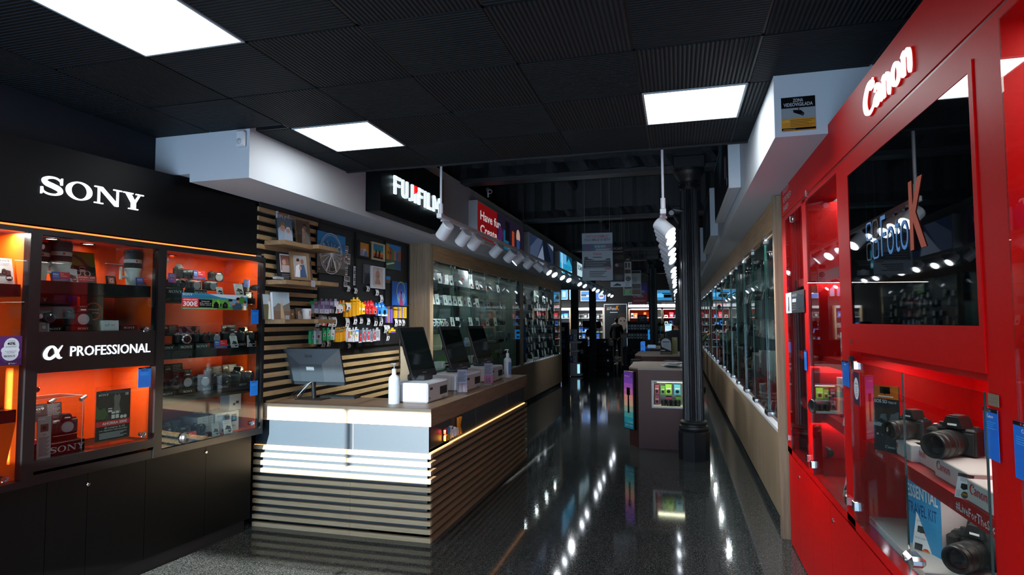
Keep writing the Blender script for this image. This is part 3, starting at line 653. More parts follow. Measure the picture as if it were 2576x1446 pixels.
def tele(loc, rz, label, R=.055, H=.235, foot=True):
    t = thing('telephoto_lens', label, 'lens', loc, rz)
    M().lathe([(.0, 0), (R * .68, 0), (R * .70, .02), (R * .86, .08), (R * .93, H * .42), (R, H * .46), (R, H * .50)], (0, 0, 0), (0, 0, 1), GMW, 32).build('barrel', t)
    M().lathe([(R * 1.0, H * .50), (R * 1.02, H * .51), (R * 1.02, H * .63), (R, H * .64)], (0, 0, 0), (0, 0, 1), RUB, 32).build('rubber_grip_ring', t)
    b = M().lathe([(R * 1.0, H * .64), (R * 1.0, H * .74)], (0, 0, 0), (0, 0, 1), GMW, 32).build('upper_band', t)
    M().box((-R * .30, -R * 1.01 - .0008, H * .665), (-R * .12, -R * .95, H * .715), PRED).build('badge', b)
    M().lathe([(R * 1.0, H * .74), (R * 1.03, H * .76), (R * 1.05, H * .93), (R * .98, H * .95), (R * .98, H * .99), (R * .95, H), (0, H)], (0, 0, 0), (0, 0, 1), DGREY, 32).build('lens_hood', t)
    if foot: M().box((-R - .030, -.012, .055), (-R * .75, .012, .070), GMW, .003).box((-R - .036, -.012, .04), (-R - .026, .012, .13), GMW, .003).build('tripod_foot', t)
    return t
def gbox(name, label, cat, loc, rz, w, d, h, base, els, group=None, side=None):
    mb = M(); mb.box((0, 0, 0), (w, d, h), base); art(mb, 0, 0, 0, w, h, els)
    if side: mb.box((-.0008, .004, .004), (0, d - .004, h - .004), side)
    return tag(mb.build(name, None, loc, rz), label, cat, group)
def eisa(fr, px, d, label, z=None):
    return sign(fr, 'award_card', label, 'sign', px, d, mat('#4a3f86', .4), [('r', 0, .36, .42, 1, mat('#1a5cc0', .4)), ('r', .42, .36, 1, 1, PRED), ('t', 'EISA', .05, .66, .18, WHT, 'l', .32, .02), ('t', 'AWARDS', .05, .46, .09, WHT, 'l', .3), ('t', 'Best', .47, .76, .13, WHT), ('t', 'Product', .47, .54, .13, WHT), ('L', .08, .9, .26, .1, 3, LGREY)], .008, .12, z=z)
def price(fr, px, d, label, head='SONY', pr='999€', tilt=.25, z=None, base=None, dark=True, rz=0):
    P = (DGREY if dark else mat('#33363a', .5))
    els = [('S' if head == 'SONY' else 'N', .5, .87, .07, P if head == 'SONY' else PRED, 'c'), ('L', .15, .85, .80, .74, 2, GREY), ('p', [(.16, .40), (.30, .42), (.34, .56), (.48, .60), (.60, .55), (.84, .52), (.84, .34), (.20, .30)], P), ('c', .46, .43, .15, BLK), ('c', .46, .43, .09, DGREY), ('L', .1, .9, .20, .06, 4, GREY), ('c', .70, .24, .21, BLK if head == 'SONY' else PRED), ('t', pr, .70, .20, .09, WHT if head == 'SONY' else YEL, 'c', .32, .02)]
    return sign(fr, 'price_card', label, 'price card', px, d, base or LGREY, els, .002, tilt, z=z, rz=rz)
def speccard(fr, px, d, label, txt='a6700', tilt=.15, z=None):
    return sign(fr, 'specification_card', label, 'sign', px, d, BLKM, [('r', .42, .04, .97, .96, mat('#202225', .6)), ('t', txt, .06, .66, .13, WHT, 'l', .28, .01), ('L', .06, .34, .88, .84, 2, GREY), ('L', .46, .93, .90, .30, 8, LGREY), ('r', .06, .55, .2, .57, GREY)], .004, tilt, z=z)
def bluecard(fr, px, d, label, brand='S'):
    return sign(fr, 'information_card', label, 'sign', px, d, mat('#1272d6', .35), [('r', 0, .93, 1, 1, BLK), ('r', .30, .945, .36, .985, PRED), ('t', 'Foto', .42, .945, .035, WHT), (brand, .5, .82, .065, BLK if brand == 'S' else WHT, 'c'), ('L', .12, .88, .74, .62, 4, SKYB)], .0015)
def hinge(fr, px, py, d, parent_loc, label=None): pass

# ================= BLACK CABINET WITH ORANGE INTERIOR =================
A_ = math.radians(6.5); P0 = K('y', 4.36, 655, 900)
FY = Fr((P0.x, P0.y, 0), math.pi / 2 - A_)
def sy(px, py, d=0): return FY.sz(px, py, d)
SL = -3.1   # left end beyond the frame
s_end = sy(660, 860)[0]
t = thing('camera_display_cabinet', 'tall black cabinet with lit orange glass display cases and white SONY lettering', 'display cabinet', (P0.x, P0.y, 0), FY.phi)
CAB = t
fz0, fz1 = 2.265, 2.752
M().box((SL, -.005, fz0), (sy(648, 550)[0], .40, fz1), BLK).build('fascia', t)
a0, zz0 = sy(98, 484, -.005); a1, _ = sy(358, 500, -.005); z_lo = (sy(100, 484, -.005)[1] + sy(340, 531, -.005)[1]) / 2; z_hi = (sy(128, 438, -.005)[1] + sy(335, 493, -.005)[1]) / 2
q = M(); logo_sony(q, a0, z_lo, z_hi - z_lo, -.022, E_W, d=.012, w=a1 - a0); q.build('lit_sony_letters', t)
E_O = mat('#ff6a28', .5, 0, 3.0, name='orange_led_strip')
M().box((SL, -.012, 2.243), (sy(641, 646)[0], .0, 2.254), E_O).build('led_strip', t)
M().box((sy(641, 646)[0], -.012, 2.240), (sy(655, 650)[0], .0, 2.257), STEEL).build('led_profile_end', t)
# frame uprights and rails (glass plane d = 0, frame proud by 5 cm over the base)
x1a, x1b = sy(50, 1150)[0], 0
G = {}      # glass openings: s0, s1, z0, z1
z_top = 2.215
o1 = (SL + .05, sy(60, 900)[0] , .82, z_top - .0)
s2a, s2b = (sy(97, 700)[0] + sy(84, 1050)[0]) / 2, (sy(392, 700)[0] + sy(386, 1000)[0]) / 2
s3a, s3b = (sy(413, 800)[0] + sy(402, 1000)[0]) / 2, (sy(655, 800)[0] + sy(652, 1000)[0]) / 2
zu0 = (sy(97, 834)[1] + sy(388, 830)[1]) / 2; zl1 = (sy(88, 940)[1] + sy(385, 917)[1]) / 2; zl0 = (sy(82, 1153)[1] + sy(384, 1109)[1]) / 2; z30 = (sy(402, 1123)[1] + sy(650, 1082)[1]) / 2
o2u = (s2a, s2b, zu0, z_top - .005); o2l = (s2a, s2b, zl0, zl1); o3 = (s3a, s3b, z30, z_top - .01)
FRM = mat('#0d0e10', .3, name='black_frame_lacquer')
q = M(); D = .42
def rail(a, b, c, e, d0=-.02, d1=.04): q.box((a, d0, c), (b, d1, e), FRM)
rail(o1[1], s2a, .78, 2.243); rail(s2b, s3a, .78, 2.243); rail(s3b, s_end, .78, 2.243)
rail(s2a, s2b, z_top - .005, 2.243); rail(SL, o1[1], z_top, 2.243); rail(s3a, s3b, z_top - .01, 2.243)
rail(s2a, s2b, zl1, zu0, -.012); rail(s2a, s2b, zl0 - .055, zl0); rail(s2a, s2b, .78, zl0 - .075, -.012, .06); rail(s3a, s3b, .78, z30); rail(SL, o1[1], .78, .82)
q.build('frame', t)
q = M(); a, b = sy(108, 902, -.013); c, _ = sy(151, 900, -.013); logo_alpha(q, a, b - .005, .078, -.020, E_W, .007)
a, b = sy(176, 895, -.013); c, b2 = sy(377, 886, -.013); q.text('PROFESSIONAL', a, (b + b2) / 2, .060, -.018, E_W, 'l', c - a, .004, .005); q.build('lit_professional_letters', t)
# carcass and interior
q = M(); OI = ORG
q.box((SL, D, .10), (s_end, D + .02, fz1), OI).box((s_end - .02, .0, .80), (s_end - .0, D, 2.26), BLK)
q.box((s3b + .002, .04, .8), (s3b + .012, D, 2.24), OI).box((s3a - .012, .04, .8), (s3a - .002, D, 2.24), OI).box((s2b + .002, .04, .8), (s2b + .012, D, 2.24), OI).box((s2a - .012, .04, .8), (s2a - .002, D, 2.24), OI).box((o1[1] + .002, .04, .8), (o1[1] + .012, D, 2.24), OI)
q.box((SL, .04, 2.235), (s_end - .02, D, 2.25), OI)
q.box((s3a, .0, z30 - .03), (s3b, D, z30 - .002), OI).box((s2a, .0, zl0 - .03), (s2b, D, zl0 - .002), BLK).box((s2a, .04, zl1 + .002), (s2b, D, zl1 + .02), OI).box((s2a, .02, zu0 - .03), (s2b, D, zu0 - .002), BLK).box((SL, .0, .80), (o1[1], D, .818), OI)
q.build('interior_lining', t)
q = M(); q.box((SL, .05, .10), (s_end - .065, .40, .785), BLK).box((SL, .075, 0), (s_end - .085, .40, .10), BLKM); q.build('base_carcass', t)
seams = [-3.1] + [sy(px, py, .05)[0] for px, py in ((110, 1300), (213, 1300), (360, 1250), (511, 1250))] + [s_end - .065]
# the photo shows doors narrowing with distance: five leaves
for i in range(len(seams) - 1):
    p = M().box((seams[i] + .0015, .032, .105), (seams[i + 1] - .0015, .049, .775), BLK).build('cupboard_door', t)
    lk = {2: (222, 1218), 4: (518, 1137)}.get(i)
    if lk:
        a, b = sy(*lk, .032); M().lathe([(.0, .0), (.012, 0), (.012, .004), (.008, .008), (.004, .008), (.003, .005), (0, .005)], (a, .032, b), (0, -1, 0), CHROME, 18).build('lock', p)
for nm, o_ in (('glass_door', o1), ('glass_door', o2u), ('glass_door', o2l), ('glass_door', o3)):
    p = M().box((o_[0] + .002, -.004, o_[2] + .002), (o_[1] - .002, .001, o_[3] - .002), GLASS).build(nm, t)
def chrome_lock(px, py, r=.018, d=0):
    a, b = sy(px, py, d - .02); q = M(); q.cyl((a, .02, b), (a, -.016, b), r * .7, r * .7, STEEL, 16); q.lathe([(0, .002), (r * .45, .002), (r * .6, .008), (r, .008), (r, 0)], (a, -.016, b), (0, -1, 0), CHROME, 20); q.box((a - r * .9, -.018, b - r * 1.1), (a + r * .9, -.006, b), CHROME, .003); q.build('door_lock', t)
for px, py in ((14, 1205), (368, 822 + 6), (362, 1092), (635, 1064)): chrome_lock(px, py)
for px, py in ((103, 780 + 15), (95, 980), (88, 1112), (421, 656), (410, 865), (404, 1090), (108, 620)):
    a, b = sy(px, py, -.01); M().lathe([(0, .005), (.012, .005), (.016, 0), (.016, -.01)], (a, -.004, b), (0, -1, 0), CHROME, 20).build('hinge_button', t)
# puck lights
E_P = mat('#fff4e4', .5, 0, 14, name='lit_spot_lens')
for px, py in ((130, 600), (222, 613), (428, 641), (513, 652)):
    r = ray(px, py); k = (2.234 - 1.7) / r.z; p = EYE + r * k; l = (p - FY.O); a, dd = l.dot(FY.ex), -l.dot(FY.en)
    M().ring(a, dd, .048, .048, .034, .034, 0, STEEL, .006).T
    q = M(); q.T = T((a, dd, 2.234)); q.lathe([(.046, 0), (.046, -.006), (.034, -.006), (.030, -.002)], (0, 0, 0), (0, 0, 1), DGREY, 24); u = q.build('puck_light', t)
    q = M(); q.T = T((a, dd, 2.232)); q.lathe([(.030, -.001), (0, -.001)], (0, 0, 0), (0, 0, 1), E_P, 20); q.build('lamp_lens', u)
    w_ = FY.w(a, dd, 2.22); lamp('SPOT', 'puck_beam', w_, 7, (1, .93, .84), target=(w_.x, w_.y, 0), spot_size=2.3, spot_blend=.8, shadow_soft_size=.03)
for s0_, s1_, z_, e in ((o1[0] + 1.0, o1[1], 2.22, 7), (o2l[0], o2l[1], zl1 - .01, 5), (s3a, s3b, 2.225, 3)):
    p = FY.w((s0_ + s1_) / 2, .12, z_); o = lamp('AREA', 'case_light', p, e, (1, .93, .85), shape='RECTANGLE', size=(s1_ - s0_) * .85, size_y=.05); o.rotation_euler = (0, 0, FY.phi)
# upright led profile in the right case
for a_, z0_, z1_ in ((s3b - .02, 1.60, 2.1), (s3b - .02, 1.25, 1.50)):
    p = FY.w(a_, .08, (z0_ + z1_) / 2); o = lamp('AREA', 'case_light', p, 1.6, (1, .8, .55), target=FY.w(a_ - 1, .5, (z0_ + z1_) / 2), shape='RECTANGLE', size=.03, size_y=z1_ - z0_)
# shelves
def sshelf(o_, z, th, m, d0=.03, d1=.40, nm='shelf'): M().box((o_[0] + .003, d0, z - th), (o_[1] - .003, d1, z), m).build(nm, t)
zA = (sy(103, 703, .05)[1] + sy(388, 722, .05)[1]) / 2; sshelf(o2u, zA, .075, BLK, .05)
zB1 = (sy(415, 694, .14)[1] + sy(600, 712, .14)[1]) / 2; sshelf((s3a, s3b - .09, 0, 0), zB1, .008, ACR, .14, nm='acrylic_shelf')
zB2 = (sy(415, 738, .06)[1] + sy(640, 752, .06)[1]) / 2 + .0; sshelf(o3, zB2, .05, BLK, .06)
zB3 = (sy(405, 884, .04)[1] + sy(650, 871, .04)[1]) / 2; sshelf(o3, zB3, .06, BLK, .04)
zB4 = (sy(404, 1003, .04)[1] + sy(645, 966, .04)[1]) / 2; sshelf(o3, zB4, .05, BLK, .04)
zC1 = sy(40, 706, .05)[1]; sshelf(o1, zC1 - .02, .07, BLK, .05); zC2 = sy(40, 1030, .05)[1]; sshelf(o1, zC2, .07, BLK, .05)
zF2 = zu0; zF3 = z30; zL = zl0
def pl_(px, d, z): p = FY.hit(px, 900, d); return V((p.x, p.y, z))
# --- goods, middle case, upper shelf
tele(pl_(141, .20, zA), FY.phi, 'large white telephoto lens with black hood at left of the upper orange case', .062, .26)
tele(pl_(88, .22, zA), FY.phi, 'white telephoto lens half hidden by the frame, left of the upper orange case', .055, .24, False)
tele(pl_(327, .17, zA), FY.phi, 'slimmer white telephoto lens at right of the upper orange case', .054, .25)
OLV = mat('#7d7a26', .4)
sign(FY, 'lens_poster', 'olive SONY poster with a stretching figure and AHORRA 200 banner on the upper shelf', 'poster', (173, 244, 620, 706), .24, mat('#17181c', .4), [('r', 0, .55, 1, 1, OLV), ('S', .06, .93, .035, LGREY), ('p', [(.10, .84), (.30, .90), (.55, .80), (.72, .62), (.95, .50), (.9, .46), (.62, .56), (.44, .74), (.26, .84), (.12, .76)], mat('#3b3225', .5)), ('p', [(0, .62), (.3, .56), (.6, .58), (1, .50), (1, .40), (0, .42)], mat('#24231f', .6)), ('r', .42, .38, .62, .54, WHT), ('r', .43, .46, .61, .52, BLK), ('c', .36, .34, .10, GMW), ('c', .68, .33, .12, GMW), ('c', .36, .35, .07, BLK), ('c', .68, .34, .08, BLK), ('r', .28, .10, 1, .27, PRED), ('t', 'AHORRA 200€', .64, .19, .055, WHT, 'c', .6, .02), ('t', 'EN SEL7020GM2', .64, .125, .035, WHT, 'c', .5), ('L', .3, .95, .08, .03, 2, GREY)], .004, .18, z=zA)
eisa(FY, (132, 177, 681, 706), .10, 'blue and red award card leaning against the left telephoto lens', zA)
eisa(FY, (344, 384, 697, 719), .10, 'blue and red award card right of the slimmer telephoto lens', zA)
price(FY, (167, 198, 669, 706), .13, 'grey price card between the award card and the olive poster', pr='1699€', z=zA)
t_ = sign(FY, 'letter_stand', 'small black card with an orange G square in a clear holder', 'sign', (270, 294, 676, 700), .16, BLK, [('r', .18, .15, .82, .85, mat('#d8502a', .4)), ('t', 'G', .5, .30, .42, WHT, 'c', None, .02)], .006, .2, z=zA)
o = M(); o.box((0, 0, 0), (.12, .004, .15), ACR).box((0, 0, .146), (.12, .02, .150), WHTP); tag(o.build('acrylic_holder', None, pl_(261, .20, zA), FY.phi), 'clear acrylic holder behind the orange G card', 'holder')
# --- middle case, upper, lower level (floor zu0)
sign(FY, 'mountain_poster', 'dark wide poster with blue dusk mountain behind the left camera', 'poster', (97, 194, 742, 771), .26, BLKM, [('r', .38, 0, 1, 1, mat('#1c3f9c', .5)), ('p', [(.38, 0), (.38, .4), (.55, .7), (.75, .35), (1, .6), (1, 0)], mat('#15235a', .6)), ('p', [(.38, .9), (.7, 1), (.66, .6), (.38, .4)], mat('#6a5a92', .6)), ('p', [(.66, .3), (.72, .75), (.80, .3)], BLK), ('t', 'R', .02, .35, .34, mat('#8a2a2a', .5)), ('t', 'V', .10, .35, .34, WHT, 'l', None, .03), ('t', 'a la r-evolución', .02, .08, .14, GREY, 'l', .5)], .004, .06, z=zu0 + .16)
o = thing('distributor_board', 'black SONY distributor board with an orange ring beside the large camera', 'sign', pl_(199, .20, zu0), FY.phi)
bw = .145; bh = .30; M().box((0, 0, 0), (bw, .012, bh), BLKM).build('board', o)
q = M(); logo_sony(q, bw * .45, bh * .86, .014, -.001, WHT); q.ring(bw * .55, bh * .42, .058, .058, .050, .050, -.0012, mat('#e0501c', .4)); q.text('DISTRIBUIDOR', bw * .55, bh * .44, .010, -.0012, WHT, 'c', .075, .02); q.text('PROFESIONAL', bw * .55, bh * .37, .010, -.0012, WHT, 'c', .072, .02); q.build('printed_ring', o)
put(cam('hump_cap'), pl_(193, .12, zu0 + .03), FY.phi - .15, 'large black capped camera in front of the orange ring board', scale=1.15)
block(FY, 205, .07, zu0, .20, .03, label='black SONY display block under the large capped camera'); block(FY, 322, .08, zu0, .12, .035, label='low black SONY display block right of the silver name plate')
block(FY, 135, .10, zu0, .10, .03, label='black display block at the left of the upper case floor')
put(cam('lens'), pl_(101, .09, zu0 + .05), FY.phi - .1, 'black camera with small lens half hidden by the left frame')
sign(FY, 'name_plate', 'silver name plate reading a7R V on the case floor', 'sign', (255, 299, 807, 833), .05, LGREY, [('r', .03, .04, .97, .06, GREY), ('r', .03, .94, .97, .96, GREY), ('t', 'α7', .22, .42, .24, DGREY, 'l', .26), ('t', 'RV', .58, .42, .2, PRED, 'l', .2), ('S', .5, .82, .06, GREY, 'c')], .014, .1, z=zu0)
sign(FY, 'alpha_card', 'small clear card with a white alpha sign at the left case edge', 'sign', (97, 125, 809, 833), .03, mat('#5b5156', .3), [('t', 'α', .5, .34, .34, WHT, 'c'), ('S', .5, .8, .07, LGREY, 'c'), ('r', .85, 0, .9, 1, LGREY)], .008, .1, z=zu0)
# --- middle case, lower glass
block(FY, 176, .06, zl0, .215, .07, .20, label='large black SONY display block inside the clear box')
o = M(); o.box((-.07, 0, 0), (.07, .14, .035), BLK, .002); tag(o.build('camera_plinth', None, pl_(172, .10, zl0 + .07), FY.phi), 'small black plinth on the large SONY block', 'plinth')
put(cam('hump_cap'), pl_(165, .16, zl0 + .105), FY.phi - .28, 'black capped camera displayed inside the clear acrylic box', scale=1.12)
o = thing('acrylic_display_box', 'clear acrylic box around the camera on the large SONY block', 'display box', pl_(91, .05, zl0), FY.phi); bw = .275; bh = .34
M().box((0, 0, 0), (bw, .003, bh), ACR).box((0, .22, 0), (bw, .223, bh), ACR).box((0, 0, 0), (.003, .22, bh), ACR).box((bw - .003, 0, 0), (bw, .22, bh), ACR).box((0, 0, bh - .003), (bw, .22, bh), ACR).build('clear_panels', o)
q = M(); 
for a in (0, bw): q.box((a - .001, -.001, 0), (a + .001, .001, bh), LGREY)
q.box((0, -.001, bh - .001), (bw, .001, bh + .001), LGREY).box((-.001, 0, bh - .001), (.001, .22, bh + .001), LGREY).box((bw - .001, 0, bh - .001), (bw + .001, .22, bh + .001), LGREY).box((0, .219, bh - .001), (bw, .221, bh + .001), LGREY); q.build('polished_edges', o)
speccard(FY, (88, 156, 1018, 1062), .22, 'grey card with small print behind the camera in the clear box', 'α9', .12)
for px, py, lb in ((211, 1000, 'right silver mini spotlight on a thin stem in the clear box'), (132, 1008, 'left silver mini spotlight on a thin stem in the clear box')):
    a, b = sy(px, py, .12); z0_ = zl0 + .071; o = thing('mini_spotlight', lb, 'lamp', FY.w(a, .12, z0_), FY.phi); hh = b - z0_
    M().tube([(0, 0, 0), (.004, 0, hh * .6), (0, 0, hh)], .0022, STEEL, 6).build('stem', o); M().cyl((.012, 0, hh + .008), (-.028, -.012, hh - .008), .011, .012, SILV, 16).build('lamp_head', o)
q = sign(FY, 'folded_leaflet', 'tall silver leaflet with a camera picture at the left of the lower case', 'leaflet', (92, 127, 1040, 1146), .03, mat('#85878b', .4), [('S', .08, .93, .025, WHT), ('r', .22, .64, .80, .82, mat('#2a2224', .5)), ('c', .5, .73, .15, BLK), ('t', 'α9', .5, .55, .04, BLK, 'c'), ('L', .12, .9, .50, .08, 14, mat('#4a4c50', .5))], .004, .02, z=zl0)
o = thing('poster_holder', 'clear stand with black leopard poster reading AHORRA 200', 'poster', pl_(246, .07, zl0), FY.phi); a, z0_ = sy(246, 1118, .07); b, _ = sy(332, 1100, .07); bw = b - a; bh = sy(246, 985, .07)[1] - zl0
M().box((-.004, .004, 0), (bw + .012, .008, bh + .03), ACR).box((-.03, -.03, .0), (bw + .02, .07, .004), ACR).build('clear_stand', o)
q = M(); q.box((0, 0, .03), (bw, .003, bh), BLKM); F1 = mat('#6d6a62', .6); F2 = mat('#35522a', .6)
art(q, 0, 0, .03, bw, bh - .03, [('p', [(0, .45), (0, .72), (.10, .62), (.24, .66), (.36, .50), (.22, .42)], F2), ('p', [(.50, .86), (.54, .92), (.60, .88), (.66, .92), (.70, .84), (.66, .70), (.72, .52), (.48, .52), (.52, .70)], F1), ('S', .06, .90, .035, WHT), ('r', .80, .86, .97, .94, mat('#2c2c2e', .5)), ('t', '10', .885, .875, .05, WHT, 'c', None, .03), ('r', .34, .56, .46, .64, GMW), ('r', .34, .60, .46, .62, BLK), ('r', .44, .42, .54, .56, GMW), ('r', .56, .42, .66, .57, GMW), ('r', .44, .50, .54, .52, BLK), ('r', .56, .50, .66, .52, BLK), ('c', .74, .44, .05, GMW), ('c', .84, .44, .05, GMW), ('c', .34, .45, .08, DGREY), ('r', 0, .285, 1, .39, PRED), ('t', 'AHORRA 200€', .54, .315, .05, WHT, 'c', .72, .02), ('t', 'Al comprar la α9', .54, .235, .032, WHT, 'c', .6), ('t', 'con objetivos seleccionados', .5, .19, .03, WHT, 'c', .82), ('L', .1, .9, .15, .05, 5, GREY)]); q.build('printed_sheet', o)
bluecard(FY, (347, 379, 925, 976), -.006, 'blue SONY information card stuck on the lower middle glass')
# --- left case
price(FY, (-6, 38, 628, 697), .08, 'large grey price card reading 1699 in the leftmost case', pr='1699€', z=zC1 - .02)
sign(FY, 'promotion_card', 'purple promotion card with white blob reading 40% on the leftmost glass', 'sign', (-6, 53, 846, 921), -.006, mat('#5a2a6e', .4), [('p', [(0, .3), (.3, .1), (1, .25), (1, 0), (0, 0)], mat('#3c1a52', .5)), ('c', .55, .68, .33, WHT, .26), ('c', .50, .40, .36, WHT, .24), ('c', .50, .52, .40, WHT, .16), ('t', 'CONSIGUE', .53, .82, .03, BLK, 'c', .3), ('t', '40%', .53, .70, .09, BLK, 'c', .36, .03), ('t', 'DE DESCUENTO', .53, .62, .035, BLK, 'c', .46), ('t', 'AL ADQUIRIR JUNTO', .52, .47, .03, BLK, 'c', .5), ('t', 'UNA CÁMARA', .52, .42, .03, BLK, 'c', .35), ('S', .48, .29, .06, BLK, 'c'), ('r', .44, .04, .5, .09, YEL), ('t', 'Foto', .54, .045, .05, WHT), ('t', 'K', .74, .045, .06, mat('#e03020', .4))], .0015)
# --- right case, acrylic shelf
put(cam('hump_lens'), pl_(440, .22, zB1), FY.phi + .75, 'black camera with long shiny lens on the clear acrylic shelf')
put(cam('cap'), pl_(537, .22, zB1), FY.phi - .15, 'black capped camera right of the award card on the acrylic shelf', scale=1.1)
eisa(FY, (485, 517, 679, 702), .17, 'white framed award card on the clear acrylic shelf', zB1)
for px, lb, kk in ((434, 'dark camera below the left end of the acrylic shelf', 'lens'), (481, 'dark camera below the middle of the acrylic shelf', 'cap'), (523, 'dark capped camera above the wide landscape banner', 'cap'), (625, 'dark camera at the right end behind the landscape banner', 'hump_lens')): put(cam(kk), pl_(px, .15, zB2 + .05), FY.phi - .1, lb, scale=1.05)
for px, w_, lb in ((436, .14, 'black SONY display block left of the landscape banner'), (500, .12, 'black display block behind the landscape banner'), (628, .12, 'black SONY display block at the right end behind the banner')): block(FY, px, .09, zB2, w_, .05, label=lb)
sign(FY, 'offer_card', 'purple offer card at the upper left of the right case', 'sign', (423, 443, 686, 710), .05, mat('#6b4aa8', .4), [('p', [(.5, 0), (1, 0), (1, 1), (.8, 1)], mat('#b0457c', .4)), ('t', 'BACK TO', .5, .78, .1, WHT, 'c', .5), ('t', 'SCHOOL', .5, .62, .1, WHT, 'c', .7), ('L', .3, .7, .4, .3, 2, WHT)], .002)
sign(FY, 'offer_card', 'blue offer card behind the right camera in the right case', 'sign', (613, 628, 703, 722), .08, mat('#5a6cb8', .4), [('L', .2, .8, .8, .5, 3, WHT)], .002)
price(FY, (546, 562, 721, 740), .08, 'price card right of the capped camera above the landscape banner'); price(FY, (592, 614, 712, 741), .07, 'price card at the right above the landscape banner')
BN = [('r', 0, .62, 1, 1, mat('#2a7da0', .4)), ('p', [(.0, .2), (.2, .62), (.5, .72), (.7, .6), (.7, .2)], mat('#4f8f3a', .5)), ('p', [(.38, .98), (.55, .8), (.8, .7), (1, .9), (1, 1)], mat('#b9cbd6', .4)), ('p', [(0, .75), (.2, .90), (.40, .86), (.55, .72), (.3, .66)], mat('#1f6d93', .5)), ('r', 0, 0, 1, .22, mat('#3f7d2a', .5)), ('p', [(.36, .2), (.42, .6), (.46, .2), (.52, .66), (.58, .2)], mat('#79b34a', .5)), ('S', .005, .84, .12, WHT), ('r', 0, .14, .23, .68, PRED), ('t', 'AHORRA HASTA', .115, .54, .09, WHT, 'c', .2, .02), ('t', '300€', .115, .20, .27, WHT, 'c', .2, .03), ('r', .23, .14, .43, .62, BLK), ('t', 'Comprando', .33, .48, .06, WHT, 'c', .12), ('t', 'ZV-E1 o ZV-E10 con', .33, .36, .06, WHT, 'c', .17), ('t', 'ECM-M1 o ECM-G1', .33, .25, .06, WHT, 'c', .16), ('r', .45, .10, .53, .38, BLK), ('c', .49, .36, .028, BLK), ('r', .59, .10, .67, .38, BLK), ('c', .63, .36, .028, BLK), ('c', .63, .30, .02, DGREY), ('r', .55, .2, .57, .4, BLK), ('p', [(.76, 0), (.74, .3), (.80, .46), (.88, .44), (.92, .1), (.92, 0)], mat('#1f3f52', .5)), ('p', [(.70, .42), (.76, .30), (.80, .36), (.72, .52)], mat('#a8705a', .5)), ('c', .835, .62, .028, mat('#a8705a', .5), .16), ('c', .835, .74, .032, BLK, .10), ('r', .68, .56, .74, .70, BLK), ('c', .90, .66, .05, mat('#2f6f2a', .5), .26), ('p', [(.90, 0), (.92, .34), (.97, .34), (.99, 0)], mat('#c9922a', .5)), ('r', .93, .0, .97, .3, WHT), ('c', .945, .44, .022, mat('#c89680', .5), .13), ('c', .952, .54, .026, mat('#3a2418', .5), .10), ('L', .01, .5, .05, .05, 1, WHT)]
sign(FY, 'promotion_banner', 'wide SONY landscape banner reading AHORRA HASTA 300 stuck on the right glass', 'banner', (457, 622, 735, 777), -.006, mat('#5a9cb8', .4), BN, .0015)
bluecard(FY, (632, 650, 776, 815), -.006, 'blue SONY information card high on the right glass'); bluecard(FY, (629, 648, 956, 996), -.006, 'blue SONY information card low on the right glass')
# row three
speccard(FY, (408, 450, 817, 845), .22, 'dark specification card at left behind the silver camera', 'a6400'); speccard(FY, (559, 594, 816, 838), .22, 'dark specification card at right above the black lens row', 'a6100', z=zB3 + .11)
sign(FY, 'offer_board', 'square pink and blue board reading AHORRA HASTA 100', 'sign', (452, 504, 804, 839), .18, mat('#2a2d3a', .4), [('p', [(0, .1), (.12, 0), (.5, .5), (.4, .62), (0, .85)], mat('#6b6fb5', .4)), ('p', [(.25, 1), (.4, 1), (1, .3), (.95, .12)], mat('#a05a7e', .4)), ('p', [(.75, .55), (.85, .55), (1, .82), (1, .95), (.85, 1)], mat('#d0605a', .4)), ('c', .68, .8, .11, BLK), ('c', .25, .72, .12, BLK), ('S', .5, .9, .05, WHT, 'c'), ('t', 'AHORRA HASTA', .5, .42, .09, WHT, 'c', .78, .02), ('t', '100€', .53, .14, .2, WHT, 'c', .5, .03)], .004, .1, z=zB3 + .07)
for px, d_, kk, rz, lb in ((455, .12, 'silver', -.25, 'silver and black camera on the third shelf of the right case'), (500, .15, 'lens', -.1, 'black camera with lens right of the silver camera'), (534, .12, 'cap', .0, 'black capped camera in the middle of the third shelf'), (573, .14, 'hump_cap', -.1, 'black camera right of middle on the third shelf'), (606, .13, 'hump_lens', .4, 'black camera with long lens at right of the third shelf')): put(cam(kk), pl_(px, d_, zB3 + .045), FY.phi + rz, lb, scale=1.08)
for px, w_, lb in ((419, .12, 'black SONY block at the far left of the third shelf'), (468, .13, 'black SONY block under the silver camera'), (507, .11, 'black SONY block under the middle camera'), (568, .13, 'black SONY block behind the award card'), (606, .10, 'black SONY block at right of the third shelf')): block(FY, px, .07, zB3, w_, .045, label=lb)
eisa(FY, (541, 572, 856, 877), .045, 'award card at the front edge of the third shelf', zB3); price(FY, (582, 600, 843, 873), .05, 'slanted price card between award card and long lens', z=zB3); price(FY, (622, 645, 842, 871), .05, 'upright price card at the right end of the third shelf', tilt=.05, z=zB3)
